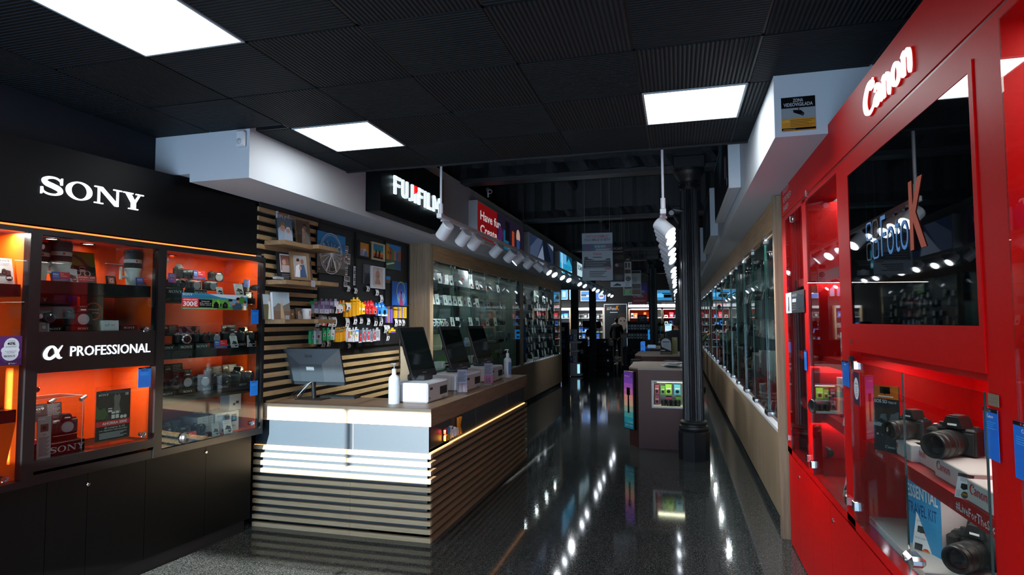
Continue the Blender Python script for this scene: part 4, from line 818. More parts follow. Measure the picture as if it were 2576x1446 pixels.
# row four
for px, lb, tx in (((415, 462, 928, 975), 'dark specification card at left of the fourth shelf', 'a6600'), ((519, 560, 921, 950), 'dark specification card in the middle of the fourth shelf', 'a6700'), ((562, 598, 915, 945), 'dark specification card at right of the fourth shelf', 'a6700')): speccard(FY, px, .22, lb, tx, z=zB4 + .08)
sign(FY, 'brand_card', 'black SONY card behind the second camera of the fourth shelf', 'sign', (459, 482, 929, 965), .20, BLKM, [('S', .5, .78, .15, WHT, 'c'), ('L', .2, .8, .6, .5, 2, GREY), ('c', .8, .38, .1, WHT)], .004, .06, z=zB4 + .06)
for px, kk, rz, lb in ((425, 'lens', -.1, 'black camera at left of the fourth shelf'), (462, 'hump_cap', -.1, 'black capped camera second on the fourth shelf'), (508, 'cap', -.2, 'black capped camera third on the fourth shelf'), (553, 'lens', -.1, 'black camera with lens fourth on the fourth shelf'), (596, 'hump_lens', .45, 'black camera with long lens at right of the fourth shelf')): put(cam(kk), pl_(px, .14, zB4 + .035), FY.phi + rz, lb, scale=1.15)
for px, w_, lb in ((424, .13, 'low SONY block under the left camera of the fourth shelf'), (474, .14, 'low SONY block under the second camera of the fourth shelf'), (522, .11, 'low SONY block under the third camera of the fourth shelf'), (566, .14, 'low SONY block under the fourth camera of the fourth shelf'), (612, .12, 'low SONY block at the right end of the fourth shelf')): block(FY, px, .06, zB4, w_, .035, label=lb)
# row five
speccard(FY, (416, 462, 1038, 1086), .20, 'dark card with small print on the case floor', 'RX100', z=zF3 + .01)
for px, kk, rz, lb in ((414, 'dslr', .5, 'black camera with wide lens at left on the case floor'), (458, 'compact', -.2, 'black compact camera in front of the dark card'), (502, 'compact', .2, 'black compact camcorder style camera left of the white boxes')): put(cam(kk), pl_(px, .12, zF3 + (.03 if kk == 'compact' else 0)), FY.phi + rz, lb, scale=1.1)
for px, w_, lb in ((446, .12, 'low black block under the compact camera on the case floor'), (518, .15, 'low black SONY block left of the white boxes')): block(FY, px, .06, zF3, w_, .03, label=lb)
eisa(FY, (461, 495, 1079, 1104), .03, 'award card at the front of the case floor', zF3); price(FY, (535, 553, 1056, 1088), .04, 'price card in front of the white box end', z=zF3, tilt=.2); price(FY, (564, 585, 1049, 1083), .04, 'white price card with microphones in front of the white camera box', z=zF3, tilt=.2, base=WHT)
a, b = sy(541, 1080, .10); c, _ = sy(600, 1070, .10)
gbox('camera_box', 'white camera box with portrait picture at right on the case floor', 'box', FY.w(a, .10, zF3), FY.phi, c - a, .24, .155, WHT, [('S', .08, .82, .07, GREY), ('r', .30, .40, .62, .92, SKYB), ('c', .48, .66, .10, mat('#8a5a44', .5), .16), ('c', .48, .80, .12, mat('#2a1a12', .5), .14), ('r', .34, .40, .62, .52, mat('#355c8c', .5)), ('r', .68, .48, .90, .86, DGREY), ('r', .72, .56, .86, .72, SKYB), ('t', 'Creator Kit', .6, .22, .1, DGREY, 'c', .5), ('r', .28, .06, .56, .2, mat('#4a3a7a', .5))], side=LGREY)
a, b = sy(541, 1080, .10); 
for k in range(3): gbox('camera_box', 'white striped box %s in the row behind the price cards' % ('nearest', 'middle', 'farthest')[k], 'box', FY.w(a - .055 - .05 * k + .0, .11 + .0 * k, zF3), FY.phi, .048, .2, .15, LGREY, [('L', .1, .9, .9, .2, 6, GREY)])
a, b = sy(577, 1028, .14); c, _ = sy(606, 1020, .14)
gbox('camera_box', 'upright white box standing on the white camera box', 'box', FY.w(a, .14, zF3 + .156), FY.phi, c - a, .10, .13, WHT, [('L', .1, .8, .9, .8, 2, LGREY), ('r', .3, .3, .5, .45, BLK), ('r', .55, .4, .8, .56, BLK)], side=LGREY)

# ================= FRONT COUNTER =================
CXR, CYF, CYB, CT = -1.862, 4.43, 7.55, 1.02
CXL = -3.47; CXI = -3.345
t = thing('shop_counter', 'L-shaped wooden shop counter with slatted base and FotoK logo', 'counter', (CXR, CYF, 0))
wx = CXR; wy = CYF
def bx(m, a, b, mm, bev=0): m.box((a[0] - wx, a[1] - wy, a[2]), (b[0] - wx, b[1] - wy, b[2]), mm, bev)
q = M(); TOP = wood('worktop_oak_x', '#6b5442', '#8d7259', (1, 12, 12), .42); TOPY = wood('worktop_oak_y', '#6b5442', '#8d7259', (12, 1, 12), .42); EDG = wood('counter_edge_oak_sunlit', '#b49f83', '#cdbb9f', (.8, 12, 12), .5)  # sun-facing edge painted paler than the same worktop's top and side
bx(q, (CXI, CYF, .885), (CXR, CYF + .54, CT), EDG); bx(q, (CXL + .07, CYF, .885), (CXI, CYF + .03, CT), EDG); bx(q, (CXI, CYF + .002, CT), (CXR - .002, CYF + .54, CT + .002), TOP)
q.build('worktop_front', t)
q = M(); bx(q, (CXR - .60, CYF + .54, .885), (CXR, CYB, CT), TOPY); bx(q, (CXR, CYF + .001, .885), (CXR + .0015, CYB, CT), TOPY); q.build('worktop_side', t)
PANL = mat('#1e2c36', .38, name='slate_laminate')
q = M(); bx(q, (CXL, CYF + .028, .672), (CXR - .028, CYF + .045, .885), PANL); bx(q, (CXI, CYF + .045, .672), (CXR - .028, CYF + .46, .70), BLKM)
for xx in (-2.55,): bx(q, (xx - .0015, CYF + .0275, .672), (xx + .0015, CYF + .028, .885), GREY)
q.build('upper_panel_front', t)
q = M(); bx(q, (CXR - .045, CYF + .03, .672), (CXR - .028, CYB - .05, .885), PANL); 
for yy in (5.6, 6.7): bx(q, (CXR - .028, yy, .672), (CXR - .0275, yy + .003, .885), GREY)
q.build('upper_panel_side', t)
q = M(); bx(q, (CXL, CYF + .03, .05), (CXR - .03, CYF + .04, .66), mat('#1e2c36', .4, name='slate_laminate_front')); bx(q, (CXR - .04, CYF + .03, .05), (CXR - .03, CYB, .66), mat('#161a1d', .5, name='dark_slat_back_side')); bx(q, (CXI, CYF + .06, 0), (CXR - .06, CYF + .5, .05), BLKM); bx(q, (CXR - .55, CYF + .06, 0), (CXR - .06, CYB - .06, .05), BLKM); bx(q, (CXR - .56, CYB - .06, .05), (CXR - .03, CYB - .04, .885), WOODV); bx(q, (CXI, CYF + .46, .05), (CXR - .56, CYF + .48, .885), DKB); bx(q, (CXR - .58, CYF + .46, .05), (CXR - .56, CYB - .05, .885), DKB); q.build('carcass', t)
q = M(); SLW = wood('counter_slats_oak', '#b49d78', '#d2bd98', (.7, 12, 12), .5); SLY = wood('counter_slats_oak_y_shaded', '#6e5a44', '#8d7358', (12, .7, 12), .5)  # one oak in two tones: sunlit front painted pale, shaded side painted dark
for k in range(11):
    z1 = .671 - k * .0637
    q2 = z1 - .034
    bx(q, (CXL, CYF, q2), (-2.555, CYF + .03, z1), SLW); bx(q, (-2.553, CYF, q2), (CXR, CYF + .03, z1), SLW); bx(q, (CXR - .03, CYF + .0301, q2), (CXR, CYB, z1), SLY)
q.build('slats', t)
E_L = mat('#ffb060', .5, 0, 5.0, name='warm_led_strip'); E_L2 = mat('#ffb878', .5, 0, 2.0, name='warm_led_strip_dim')
q = M(); bx(q, (CXR - .0275, CYF + .03, .6715), (CXR - .019, CYB - .05, .678), E_L); bx(q, (CXL, CYF + .012, .6715), (CXR - .03, CYF + .018, .674), E_L2); bx(q, (CXL + .08, CYF + .014, .882), (CXR - .03, CYF + .02, .8848), E_L2); bx(q, (CXR - .02, CYF + .03, .882), (CXR - .014, CYB - .05, .8848), E_L2); q.build('led_strips', t)
# FotoK logo on the side panel
FC = Fr((CXR - .028, 0, 0), math.pi / 2); a, z0_ = FC.sz(1113, 1102); b, _ = FC.sz(1167, 1080); z0_ = .715; hh = .105
q = M(); q.T = Matrix.Translation(V((CXR - .028 - wx, -wy, 0))) @ Matrix.Rotation(math.pi / 2, 4, 'Z')
logo_foto(q, a, z0_, hh, -.03, .022, (mat('#e0301e', .4), mat('#3a9ae0', .4), mat('#f09a20', .4), mat('#d8b830', .4)), mat('#f6f6f8', .4), mat('#f0951e', .4)); q.build('foto_k_logo', t)

# goods on the counter
def on_top(px, py, z=CT + .002): 
    r = ray(px, py); k = (z - 1.7) / r.z; return EYE + r * k
# big monitor seen from behind
p = on_top(790, 1003); o = thing('monitor', 'grey monitor seen from behind on the front counter', 'monitor', (p.x, p.y, CT + .002), math.radians(-2))
MB_ = mat('#4d565c', .38, name='monitor_back_plastic', spec=.6)
M().box((-.13, -.10, 0), (.13, .10, .008), CAMB, .003).build('stand_base', o); M().cyl((0, 0, .008), (0, -.02, .20), .020, .018, CAMB, 20).build('stand_neck', o)
x0, x1, z0_, z1 = -.28, .31, .0, .335; MT = T((0, -.035, .112), rx=math.radians(17))
def mq(): q = M(); q.T = MT; return q
q = mq(); q.box((x0, .050, z0_), (x1, .064, z1), CAMB, .002); q.build('bezel', o)
q = mq(); q.add([(x0 + .003, .049, z0_ + .03), (x1 - .003, .049, z0_ + .03), (x1 - .003, .049, z1 - .003), (x0 + .003, .049, z1 - .003), (-.10, .012, z0_ + .04), (.13, .012, z0_ + .04), (.13, .012, z1 - .13), (-.10, .012, z1 - .13)], [(0, 1, 5, 4), (1, 2, 6, 5), (2, 3, 7, 6), (3, 0, 4, 7), (4, 5, 6, 7)], MB_); q.build('rear_shell', o)
q = mq(); q.box((x0 + .003, .04, z0_), (x1 - .003, .0505, z0_ + .031), mat('#31373b', .4)); q.build('lower_band', o)
q = mq(); q.ring(-.02, .275, .016, .016, .0135, .0135, .022, BLKM); q.text('G', -.026, .268, .014, .022, BLKM); q.text('LG', .004, .265, .021, .022, BLKM, bold=.01); q.build('lg_logo', o)
q = mq(); q.box((-.03, .008, .15), (.045, .0125, .18), WHTP).box((-.025, .0075, .155), (.04, .008, .160), GREY); q.build('type_label', o)
q = M()
for i in range(4): q.tube([(.01 + i * .012, .0, .17 + .01 * i), (-.02 - .01 * i, -.05, .13), (-.09 - .03 * i, -.06 - .01 * i, .03), (-.13 - .05 * i, -.01 + .02 * i, .006)], .004, LGREY if i == 1 else CAMB, 6)
q.build('cables', o); M().box((-.005, -.025, .165), (.045, .0, .19), BLUE, .004).build('blue_plug', o)
p = on_top(700, 994); o = thing('headset', 'small black headset lying at left behind the monitor', 'headset', (p.x, p.y, CT + .002), .2); 
M().tube([(-.085 + .17 * k / 10, .05 * math.sin(math.pi * k / 10), .035 + .05 * math.sin(math.pi * k / 10)) for k in range(11)], .010, RUB).build('headband', o)
M().lathe([(0, 0), (.035, 0), (.04, .015), (.03, .03), (0, .03)], (-.085, 0, .005), (0, 0, 1), RUB, 20).build('ear_cushion', o); M().lathe([(0, 0), (.035, 0), (.04, .015), (.03, .03), (0, .03)], (.085, 0, .005), (0, 0, 1), RUB, 20).build('ear_cushion', o)
p = on_top(850, 999); o = thing('keyboard', 'black computer keyboard lying right of the monitor foot', 'keyboard', (p.x, p.y - .03, CT + .002), .06)
M().box((-.21, -.06, 0), (.21, .06, .014), CAMB, .003).build('case', o); q = M()
for i in range(18):
    for j in range(5): q.box((-.2 + i * .022, -.05 + j * .021, .014), (-.182 + i * .022, -.033 + j * .021, .019), RUB)
q.build('keys', o)
def pump_bottle(p, label, h=.30, R=.043, lab=None):
    o = thing('pump_bottle', label, 'bottle', p, .3); BP = mat('#c9d2d8', .3, name='translucent_bottle_plastic')
    M().lathe([(0, 0), (R, 0), (R * 1.02, .005), (R * 1.02, h * .60), (R * .9, h * .66), (R * .45, h * .71), (R * .42, h * .73)], (0, 0, 0), (0, 0, 1), BP, 28).build('bottle_body', o)
    M().lathe([(R * .42, h * .73), (R * .42, h * .85), (R * .36, h * .86), (0, h * .86)], (0, 0, 0), (0, 0, 1), WHTP, 20).build('collar', o)
    M().cyl((0, 0, h * .86), (0, 0, h * .96), .005, .005, WHTP, 10).box((-.014, -.010, h * .955), (.014, .010, h * .995), WHTP, .004).tube([(0, 0, h * .98), (-.02, 0, h * .985), (-.036, 0, h * .96)], .005, WHTP, 8).build('pump_head', o)
    if lab: M().box((R * .2, -R * 1.1, .04), (R * .8, -R * .95, h * .55), lab).build('label', o)
    return o
pump_bottle(on_top(991, 1015), 'white pump bottle on the counter in front of the nearest white box', .335, .045)
# three photo order kiosks
BXW = mat('#c4c5ca', .35, name='kiosk_white_plastic')
def kiosk(x, y, label, s=1, lit=0):
    o = thing('photo_kiosk', label, 'kiosk', (x, y, CT + .002), math.pi / 2)
    w, d, h = .47, .36, .165
    # local: front (slots) looks -y == world +x ; local x == world y
    M().box((0, 0, 0), (w, d, h), BXW, .012).build('printer_case', o)
    M().box((w - .20, -.003, .045), (w - .04, 0, .115), CAMB).box((w - .195, -.004, .05), (w - .045, -.003, .11), RUB).build('print_slot', o)
    q = M(); q.box((.045, -.003, .105), (.10, 0, .125), CAMB); q.cyl((.035, 0, .04), (.035, -.006, .04), .008, .008, DGREY, 14); q.box((w - .15, -.003, .018), (w - .09, -.0, .022), DGREY); q.build('card_reader', o)
    M().box((.22, .12, h), (.40, .29, h + .05), CAMB, .008).build('stand_foot', o)
    q = M(); q.T = T((.30, .24, h + .05), rx=0); q.poly([(-.03, 0), (.05, 0), (.03, .16), (-.01, .16)], 0, mat('#3a3b3f', .4), .02); q.build('stand_neck', o)
    # screen leaning back, turned towards the customer aisle and the entrance
    sc_ = M(); sc_.T = T((.14, .20, h + .035), rz=math.radians(-14), rx=math.radians(-20)); W_, H_ = .36, .46
    sc_.box((0, 0, 0), (W_, .028, H_), CAMB, .008)
    u = sc_.build('touch_screen', o)
    q = M(); q.T = T((.14, .20, h + .035), rz=math.radians(-14), rx=math.radians(-20)); SG = mat('#0c1613', .04, name='dark_screen_glass', spec=.9)
    q.rect(.018, .06, W_ - .018, H_ - .04, -.001, SG); q.build('screen_glass', u)
    q = M(); q.T = T((.14, .20, h + .035), rz=math.radians(-14), rx=math.radians(-20)); q.rect(.15, .03, .21, .037, -.001, GREY); q.build('maker_mark', u)
    return o
pk = [(on_top(1076, 1015), 'nearest white photo kiosk with tilted black touch screen at the counter corner'), (on_top(1172, 985), 'middle white photo kiosk with tilted black screen on the side counter'), (on_top(1236, 962), 'farthest white photo kiosk with tilted black screen on the side counter')]
for p, lb in pk: kiosk(p.x, p.y, lb)
def leaflet_stand(px, py, label, col):
    p = on_top(px, py); o = thing('leaflet_stand', label, 'leaflet holder', p, .35)
    M().box((-.05, -.005, 0), (.05, .0, .235), ACR).box((-.05, -.05, 0), (.05, .04, .004), ACR).build('clear_holder', o)
    q = M(); q.box((-.046, .0005, .02), (.046, .003, .23), mat('#8f8a9a', .5)); art(q, -.046, 0, .02, .092, .21, [('r', 0, 0, 1, .40, col), ('L', .1, .9, .9, .5, 8, DGREY), ('p', [(.1, 0), (.3, .36), (.4, .1), (.6, .38), (.8, .05)], mat('#6a5560', .5))]); q.build('leaflet', o)
leaflet_stand(1163, 992, 'clear holder with grey leaflet in front of the nearest kiosk', mat('#5a4652', .5)); leaflet_stand(1229, 968, 'clear holder with pink leaflet in front of the farthest kiosk', mat('#b05a88', .5))
p = on_top(1144, 995); o = thing('plastic_cup', 'clear plastic holder on the counter left of the grey leaflet', 'holder', p); M().lathe([(.0, 0), (.035, 0), (.04, .17), (.038, .17), (.033, .004)], (0, 0, 0), (0, 0, 1), ACR, 20).build('cup_wall', o)
p = on_top(1277, 949); pump_bottle(p, 'grey pump bottle with blue label at the far end of the counter', .34, .045, mat('#2c5a94', .4)); tag(M().box((-.09, -.07, 0), (.09, .07, .004), ACR).box((-.08, -.06, .0045), (.02, .05, .008), DGREY).build('counter_tray', None, (p.x - .12, p.y - .16, CT + .002)), 'flat clear tray beside the far pump bottle', 'tray')
# ================= RED CABINET ON THE RIGHT =================
CXF = .80
FRD = Fr((CXF, 0, 0), -math.pi / 2)      # s = -y ; left of the viewer = far
t = thing('camera_display_cabinet', 'red lacquered display cabinet with lit Canon letters, screen and glass cases', 'display cabinet', (CXF, 5.13, 0), -math.pi / 2); oy = 5.13
DR = .50; CZT = 2.752
RFR = mat('#cc0003', .45, name='red_frame_lacquer', spec=.14); RIN = mat('#c40004', .5, name='red_lining', spec=.2)
def Y(y): return oy - y          # world y -> local x
def rb(m, y0, y1, z0, z1, d0, d1, mm, bev=0): m.box((Y(y0), d0, z0), (Y(y1), d1, z1), mm, bev)
ye = 0.9                          # near end, outside the picture
# bays: A far, B, TV bay, D near
A0, A1 = 4.95, 4.33; B0, B1 = 4.19, 3.42; T0, T1 = 3.28, 1.92; D0, D1 = 1.77, ye + .08
q = M(); rb(q, 5.12, ye, 2.50, CZT, -.0, .04, RFR); rb(q, 5.12, ye, CZT - .02, CZT, .04, DR, RFR); rb(q, 5.12, ye, 2.485, 2.50, .004, .04, mat('#8c0608', .4)); 
rb(q, 4.45, 4.447, 2.50, CZT, -.001, 0, mat('#8c0608', .4)); q.build('fascia', t)
q = M()
for y0, y1 in ((5.12, A0), (A1, B0), (B1, T0), (T1, D0), (D1, ye)): rb(q, y0, y1, .70, 2.485, -.0, .05, RFR)
rb(q, A0, B1, 2.46, 2.485, 0, .05, RFR); rb(q, T0, T1, 2.42, 2.485, .0, .05, RFR); rb(q, D0, D1, 2.46, 2.485, 0, .05, RFR); rb(q, 5.12, ye, .70, .745, 0, .05, RFR)
q.build('frame', t)
q = M(); rb(q, 5.10, ye, .03, 2.73, DR, DR + .02, RIN); rb(q, 5.12, 5.10, .03, 2.73, .05, DR, RIN); rb(q, T0 + .02, T0, .72, 2.48, .05, DR, RIN); rb(q, T1, T1 - .02, .72, 2.48, .05, DR, RIN); rb(q, B0 + .05, B0 + .03, .72, 2.48, .05, DR, RIN); rb(q, 5.1, ye, .715, .735, .05, DR, mat('#a31416', .4)); rb(q, 5.1, ye, 2.47, 2.49, .05, DR, RIN); rb(q, ye + .02, ye, .03, 2.73, 0, DR, RIN); rb(q, T0, T1, 1.525, 1.545, .05, DR, RIN); q.build('interior_lining', t)
sm = [5.12, 4.76, 4.30, 3.80, 3.20, 2.6, 2.0, 1.4, ye]
for i in range(len(sm) - 1):
    p = M(); rb(p, sm[i] - .002, sm[i + 1] + .002, .012, .685, .004, .022, RFR); p = p.build('cupboard_door', t)
    if i in (1, 3): 
        M().lathe([(0, 0), (.012, 0), (.012, .004), (.007, .007), (0, .005)], (Y(sm[i] - .05), .004, .60), (0, -1, 0), CHROME, 18).build('lock', p)
q = M(); rb(q, 5.12, ye, .0, .69, .022, .06, RIN); q.build('base_carcass', t)
# glass doors
for y0, y1, z0, z1 in ((A0, A1, .745, 2.46), (B0, B1, .745, 2.46), (D0, D1, .745, 2.46)):
    p = M(); rb(p, y0 - .002, y1 + .002, z0, z1, -.004, .001, GLASS); p.build('glass_door', t)
zL0, zL1 = .80, 1.515
ym = K('x', CXF, 2278, 1100).y
for k, (y0, y1) in enumerate(((T0, ym), (ym - .01, T1))):
    p = M(); rb(p, y0 - .002, y1 + .002, zL0 - .05, zL1 - .01, -.004 - .006 * k, .001 - .006 * k, GLASS); rb(p, y1 + .003, y1 + .001, zL0 - .05, zL1 - .01, -.0045 - .006 * k, .0015 - .006 * k, mat('#24403a', .1)); p.build('glass_door', t)
for px, py in ((1990, 552), (2030, 487), (2033, 1152), (2044, 1168), (1984, 1100), (2133, 1258), (2152, 1272), (2150, 918)):
    p = K('x', CXF - .005, px, py); q = M(); rb(q, p.y + .018, p.y - .018, p.z - .022, p.z + .022, -.016, .004, CHROME, .003); q.build('door_clip', t)
p = K('x', CXF - .02, 2290, 1407); q = M(); rb(q, p.y + .045, p.y - .04, p.z - .018, p.z + .02, -.035, .02, CHROME, .012); q.cyl((Y(p.y - .0), -.034, p.z + .0), (Y(p.y), -.04, p.z), .010, .009, STEEL, 16); q.build('door_lock', t)
p = K('x', CXF - .005, 2145, 903); q = M(); q.cyl((Y(p.y), -.02, p.z), (Y(p.y), .0, p.z), .014, .014, RUB, 16); q.build('black_knob', t)
# screen door
q = M(); zS0, zS1, yS0, yS1 = 1.683, 2.39, 3.20, 1.945
rb(q, T0, yS0, 1.555, 2.42, -.004, .012, RFR); rb(q, yS1, T1, 1.555, 2.42, -.004, .012, RFR); rb(q, yS0, yS1, zS1, 2.42, -.004, .012, RFR); rb(q, yS0, yS1, 1.555, zS0, -.004, .012, RFR); q.build('screen_door', t)
SCR = mat('#050709', .02, name='screen_glass_black', spec=.55)
q = M(); rb(q, yS0, yS1, zS0, zS1, -.002, .03, SCR); o = q.build('display_screen', t)
EB = mat('#3f78b0', .5, 0, .32, name='screen_blue_lines'); EO = mat('#a8401c', .5, 0, .16, name='screen_orange'); EBD = mat('#14181c', .5, 0, .3)
q = M(); a = Y(K('x', CXF, 2183, 640).y); b = Y(K('x', CXF, 2370, 590).y); z0 = K('x', CXF, 2225, 645).z; H = .20
logo_foto(q, a, z0, .17, -.004, 0, (EB, EBD, EBD, EB), EB, EO, 1); q.build('screen_logo', o)
p = K('x', CXF - .012, 2142, 858); q = M(); q.lathe([(0, 0), (.010, 0), (.010, .003), (0, .004)], (Y(p.y), -.012, p.z), (0, -1, 0), STEEL, 14); q.build('lock', t)
# Canon letters
p0 = K('x', CXF, 2178, 268); p1 = K('x', CXF, 2300, 150); E_C = mat('#fff6f2', .5, 0, .85, name='lit_canon_letters')
q = M(); logo_canon(q, Y(p0.y), 2.562, .125, -.014, E_C, .008, w=p0.y - p1.y); q.build('lit_canon_letters', t)
q = M(); logo_canon(q, Y(p0.y) - .002, 2.560, .128, -.006, mat('#e01408', .4, 0, .12), .006, w=p0.y - p1.y + .003); q.build('letter_sides', t)
q = M(); p = K('x', CXF, 1968, 530)
for i, s in enumerate(('SHOOT>', 'REMEMBER>', 'SHARE>')): q.text(s, Y(5.02), 2.66 - i * .066, .046, -.001, LGREY)
q.build('lettering', t)
# shelves inside
zs1 = 1.475; zs2 = 1.125
for y0, y1, zz in ((5.09, B1 - .12, (2.0, zs1, zs2)), (D0 + .1, ye + .03, (2.0, 1.7, 1.42, 1.12)), (T0 + .0, T1, (zs2,))):
    for z in zz:
        q = M(); rb(q, y0 - .002, y1 + .002, z - .055 if y0 > 4 or y0 == T0 else z - .01, z, .07, DR, mat('#c01014', .4)); s_ = q.build('shelf', t)
        if y0 > 4 or y0 == T0:
            u = M(); (logo_canon(u, Y(y0) + .10, z - .042, .026, .069, WHT) if z != 2.0 else None); u.text('#LiveForTheStory', Y(y1) - .42, z - .042, .028, .069, WHT, bold=.01); u.build('shelf_lettering', s_)
        pz = lamp('AREA', 'shelf_light', (CXF + .14, (y0 + y1) / 2, z - .062), 2.4 * (y0 - y1), (1, .84, .80), target=(CXF + .16, (y0 + y1) / 2, 0), shape='RECTANGLE', size=.02, size_y=(y0 - y1) * .9)
for y0, y1, e in ((5.0, B1, 7), (D0, D1, 5), (T0, T1, 5)):
    z = 2.45 if y0 != T0 else 1.51
    lamp('AREA', 'case_light', (CXF + .2, (y0 + y1) / 2, z), e, (1, .86, .82), target=(CXF + .2, (y0 + y1) / 2, 0), shape='RECTANGLE', size=.1, size_y=(y0 - y1) * .9)
# ---- goods in the lower case
def rp(px, d, z): p = FRD.hit(px, 1100, d); return V((p.x, p.y, z))
zb0 = .737
CW = mat('#d9d4d2', .5, name='white_riser')
def riser(px0, px1, d, z, h, label, dp=.16, py=1100):
    a = FRD.hit(px0, py, d); b = FRD.hit(px1, py, d); w = a.y - b.y; t_ = thing('display_block', label, 'display block', (a.x, a.y, z), FRD.phi)
    M().box((0, 0, 0), (w, dp, h), CW, .003).build('block', t_); u = M(); logo_canon(u, .018, h * .42, .030, -.0008, PRED); u.build('lettering', t_); return a, b
riser(2233, 2290, .10, zs2, .07, 'white Canon block farthest to the left on the lower red case shelf')
riser(2295, 2350, .13, zs2, .07, 'white Canon block second from left on the lower red case shelf', .20)
riser(2348, 2430, .11, zs2, .07, 'white Canon block in the middle front of the lower red case shelf', .20)
riser(2427, 2540, .08, zs2, .07, 'white Canon block at the near end of the lower red case shelf', .14)
put(cam('dslr'), rp(2300, .17, zs2 + .07), FRD.phi + .5, 'black DSLR body standing behind the white blocks', scale=1.0)
put(cam('dslr'), rp(2408, .21, zs2 + .07), FRD.phi + .7, 'large black DSLR with long lens lying on the white blocks', scale=1.2)
sign(FRD, 'camera_poster', 'tall dark poster with orange top and a bear in a river', 'poster', (2198, 2262, 925, 1086), .035, mat('#16202a', .4), [('r', 0, .80, 1, 1, mat('#d8701c', .4)), ('r', .28, .88, .68, .98, BLK), ('c', .48, .92, .12, BLK), ('L', .2, .8, .84, .82, 1, WHT), ('t', 'EOS 5D', .06, .735, .05, WHT, 'l', .5, .02), ('t', 'Mark IV', .62, .735, .035, WHT, 'l', .3), ('p', [(0, .42), (.3, .50), (.55, .46), (1, .40), (1, .62), (0, .62)], mat('#5d6a74', .5)), ('p', [(0, .42), (.2, .44), (.6, .40), (1, .42), (1, .36), (0, .38)], mat('#8fa2ae', .5)), ('p', [(.05, .46), (.06, .64), (.3, .68), (.6, .66), (.85, .70), (.95, .62), (.8, .58), (.7, .58), (.62, .46), (.56, .46), (.5, .58), (.3, .56), (.22, .46), (.14, .46)], mat('#2e2620', .6)), ('r', .12, .24, .2, .27, LGREY), ('r', .34, .24, .42, .27, LGREY), ('r', .56, .24, .64, .27, LGREY), ('r', .78, .24, .86, .27, LGREY), ('N', .45, .06, .04, LGREY, 'l')], .006, .02, z=zs2, rz=.7)
def rprice(px, d, label, z, tx='749€', tilt=.3): return price(FRD, px, d, label, 'CANON', tx, tilt, z=z, base=WHT, rz=.65)
rprice((2262, 2280, 1052, 1118), .12, 'narrow price card between the two left white blocks', zs2); 
sign(FRD, 'price_card', 'white price card with camera picture before the middle white block', 'price card', (2398, 2438, 1118, 1178), .06, WHT, [('r', 0, .86, 1, 1, DGREY), ('N', .55, .885, .07, PRED), ('t', 'EOS 2000D', .5, .77, .05, BLK, 'c', .6), ('t', '18-55 IS STM', .5, .70, .05, BLK, 'c', .6), ('r', .3, .40, .75, .60, BLK), ('c', .5, .48, .2, BLK), ('L', .08, .4, .3, .08, 5, GREY), ('c', .62, .16, .22, mat('#3a3226', .5)), ('t', '599€', .62, .13, .09, AMB, 'c', .34)], .002, .3, z=zs2, rz=.6)
bluecard(FRD, (2478, 2514, 1024, 1148), -.006, 'large blue Canon information card at the right of the lower case glass', 'N'); bluecard(FRD, (2555, 2620, 1058, 1200), -.006, 'blue Canon information card at the far right picture edge', 'N')
sign(FRD, 'notice_card', 'beige blank card above the large blue Canon information card', 'sign', (2486, 2512, 988, 1018), -.006, mat('#7a6a54', .6), [('L', .1, .9, .8, .2, 3, GREY)], .0015)
sign(FRD, 'promotion_card', 'dark purple card with white oval at the left edge of the lower case glass', 'sign', (2149, 2163, 935, 1015), -.006, mat('#3a1d3a', .4), [('c', .5, .5, .42, WHT, .34), ('t', '40%', .5, .62, .06, BLK, 'c', .5), ('L', .3, .75, .55, .35, 4, GREY), ('N', .5, .26, .05, PRED, 'c')], .0015)
# floor of the lower case
riser(2180, 2318, .06, zb0, .035, 'flat empty white Canon block at the left of the lower case floor', .16, 1280)
p = FRD.hit(2283, 1300, .12); 
o = thing('camera_bundle_box', 'blue and white box reading ESSENTIAL TRAVEL KIT', 'box', (p.x, p.y, zb0), FRD.phi + .25); w_, d_, h_ = .21, .26, .32
q = M(); q.box((0, 0, 0), (w_, d_, h_), mat('#3f9fd8', .4)); q.box((w_ - .001, .0, 0), (w_ + .0006, d_, h_), mat('#c9b8b8', .5)); q.box((0, 0, h_ - .001), (w_, d_, h_ + .0006), mat('#7c86c8', .4)); q.build('carton', o)
q = M(); q.text('ESSENTIAL', .005, .23, .05, -.0008, WHT, 'l', .19, .02); q.text('TRAVEL KIT', .005, .165, .045, -.0008, mat('#15508c', .5), 'l', .18, .01); q.poly([(.03, h_ + .0), (.12, h_), (.1, h_ - .02), (.05, h_ - .02)], -.0008, mat('#6a3a3a', .5)); q.build('printing', o)
riser(2331, 2560, .17, zb0, .055, 'large white Canon block under the cameras on the lower case floor', .2, 1380)
put(cam('dslr'), rp(2452, .27, zb0 + .055), FRD.phi + .7, 'black DSLR with zoom lens on the lower white block', scale=1.25)
put(cam('hump_lens'), rp(2425, .34, zb0 + .055), FRD.phi + .5, 'black camera behind the DSLR on the lower white block', scale=1.3)
put(cam('dslr'), rp(2585, .12, zb0 + .0), FRD.phi + .2, 'black camera at the right edge of the lower case floor', scale=1.3)
o = thing('camera_bag', 'black rounded camera bag at the back right of the lower case', 'bag', rp(2500, .34, zb0), FRD.phi); M().sph((0, 0, .13), (.16, .09, .13), RUB, 24, 14).build('bag_body', o); M().tube([(-.1, -.02, .2), (-.05, -.03, .29), (.05, -.03, .29), (.1, -.02, .2)], .008, CAMB).build('handle', o)
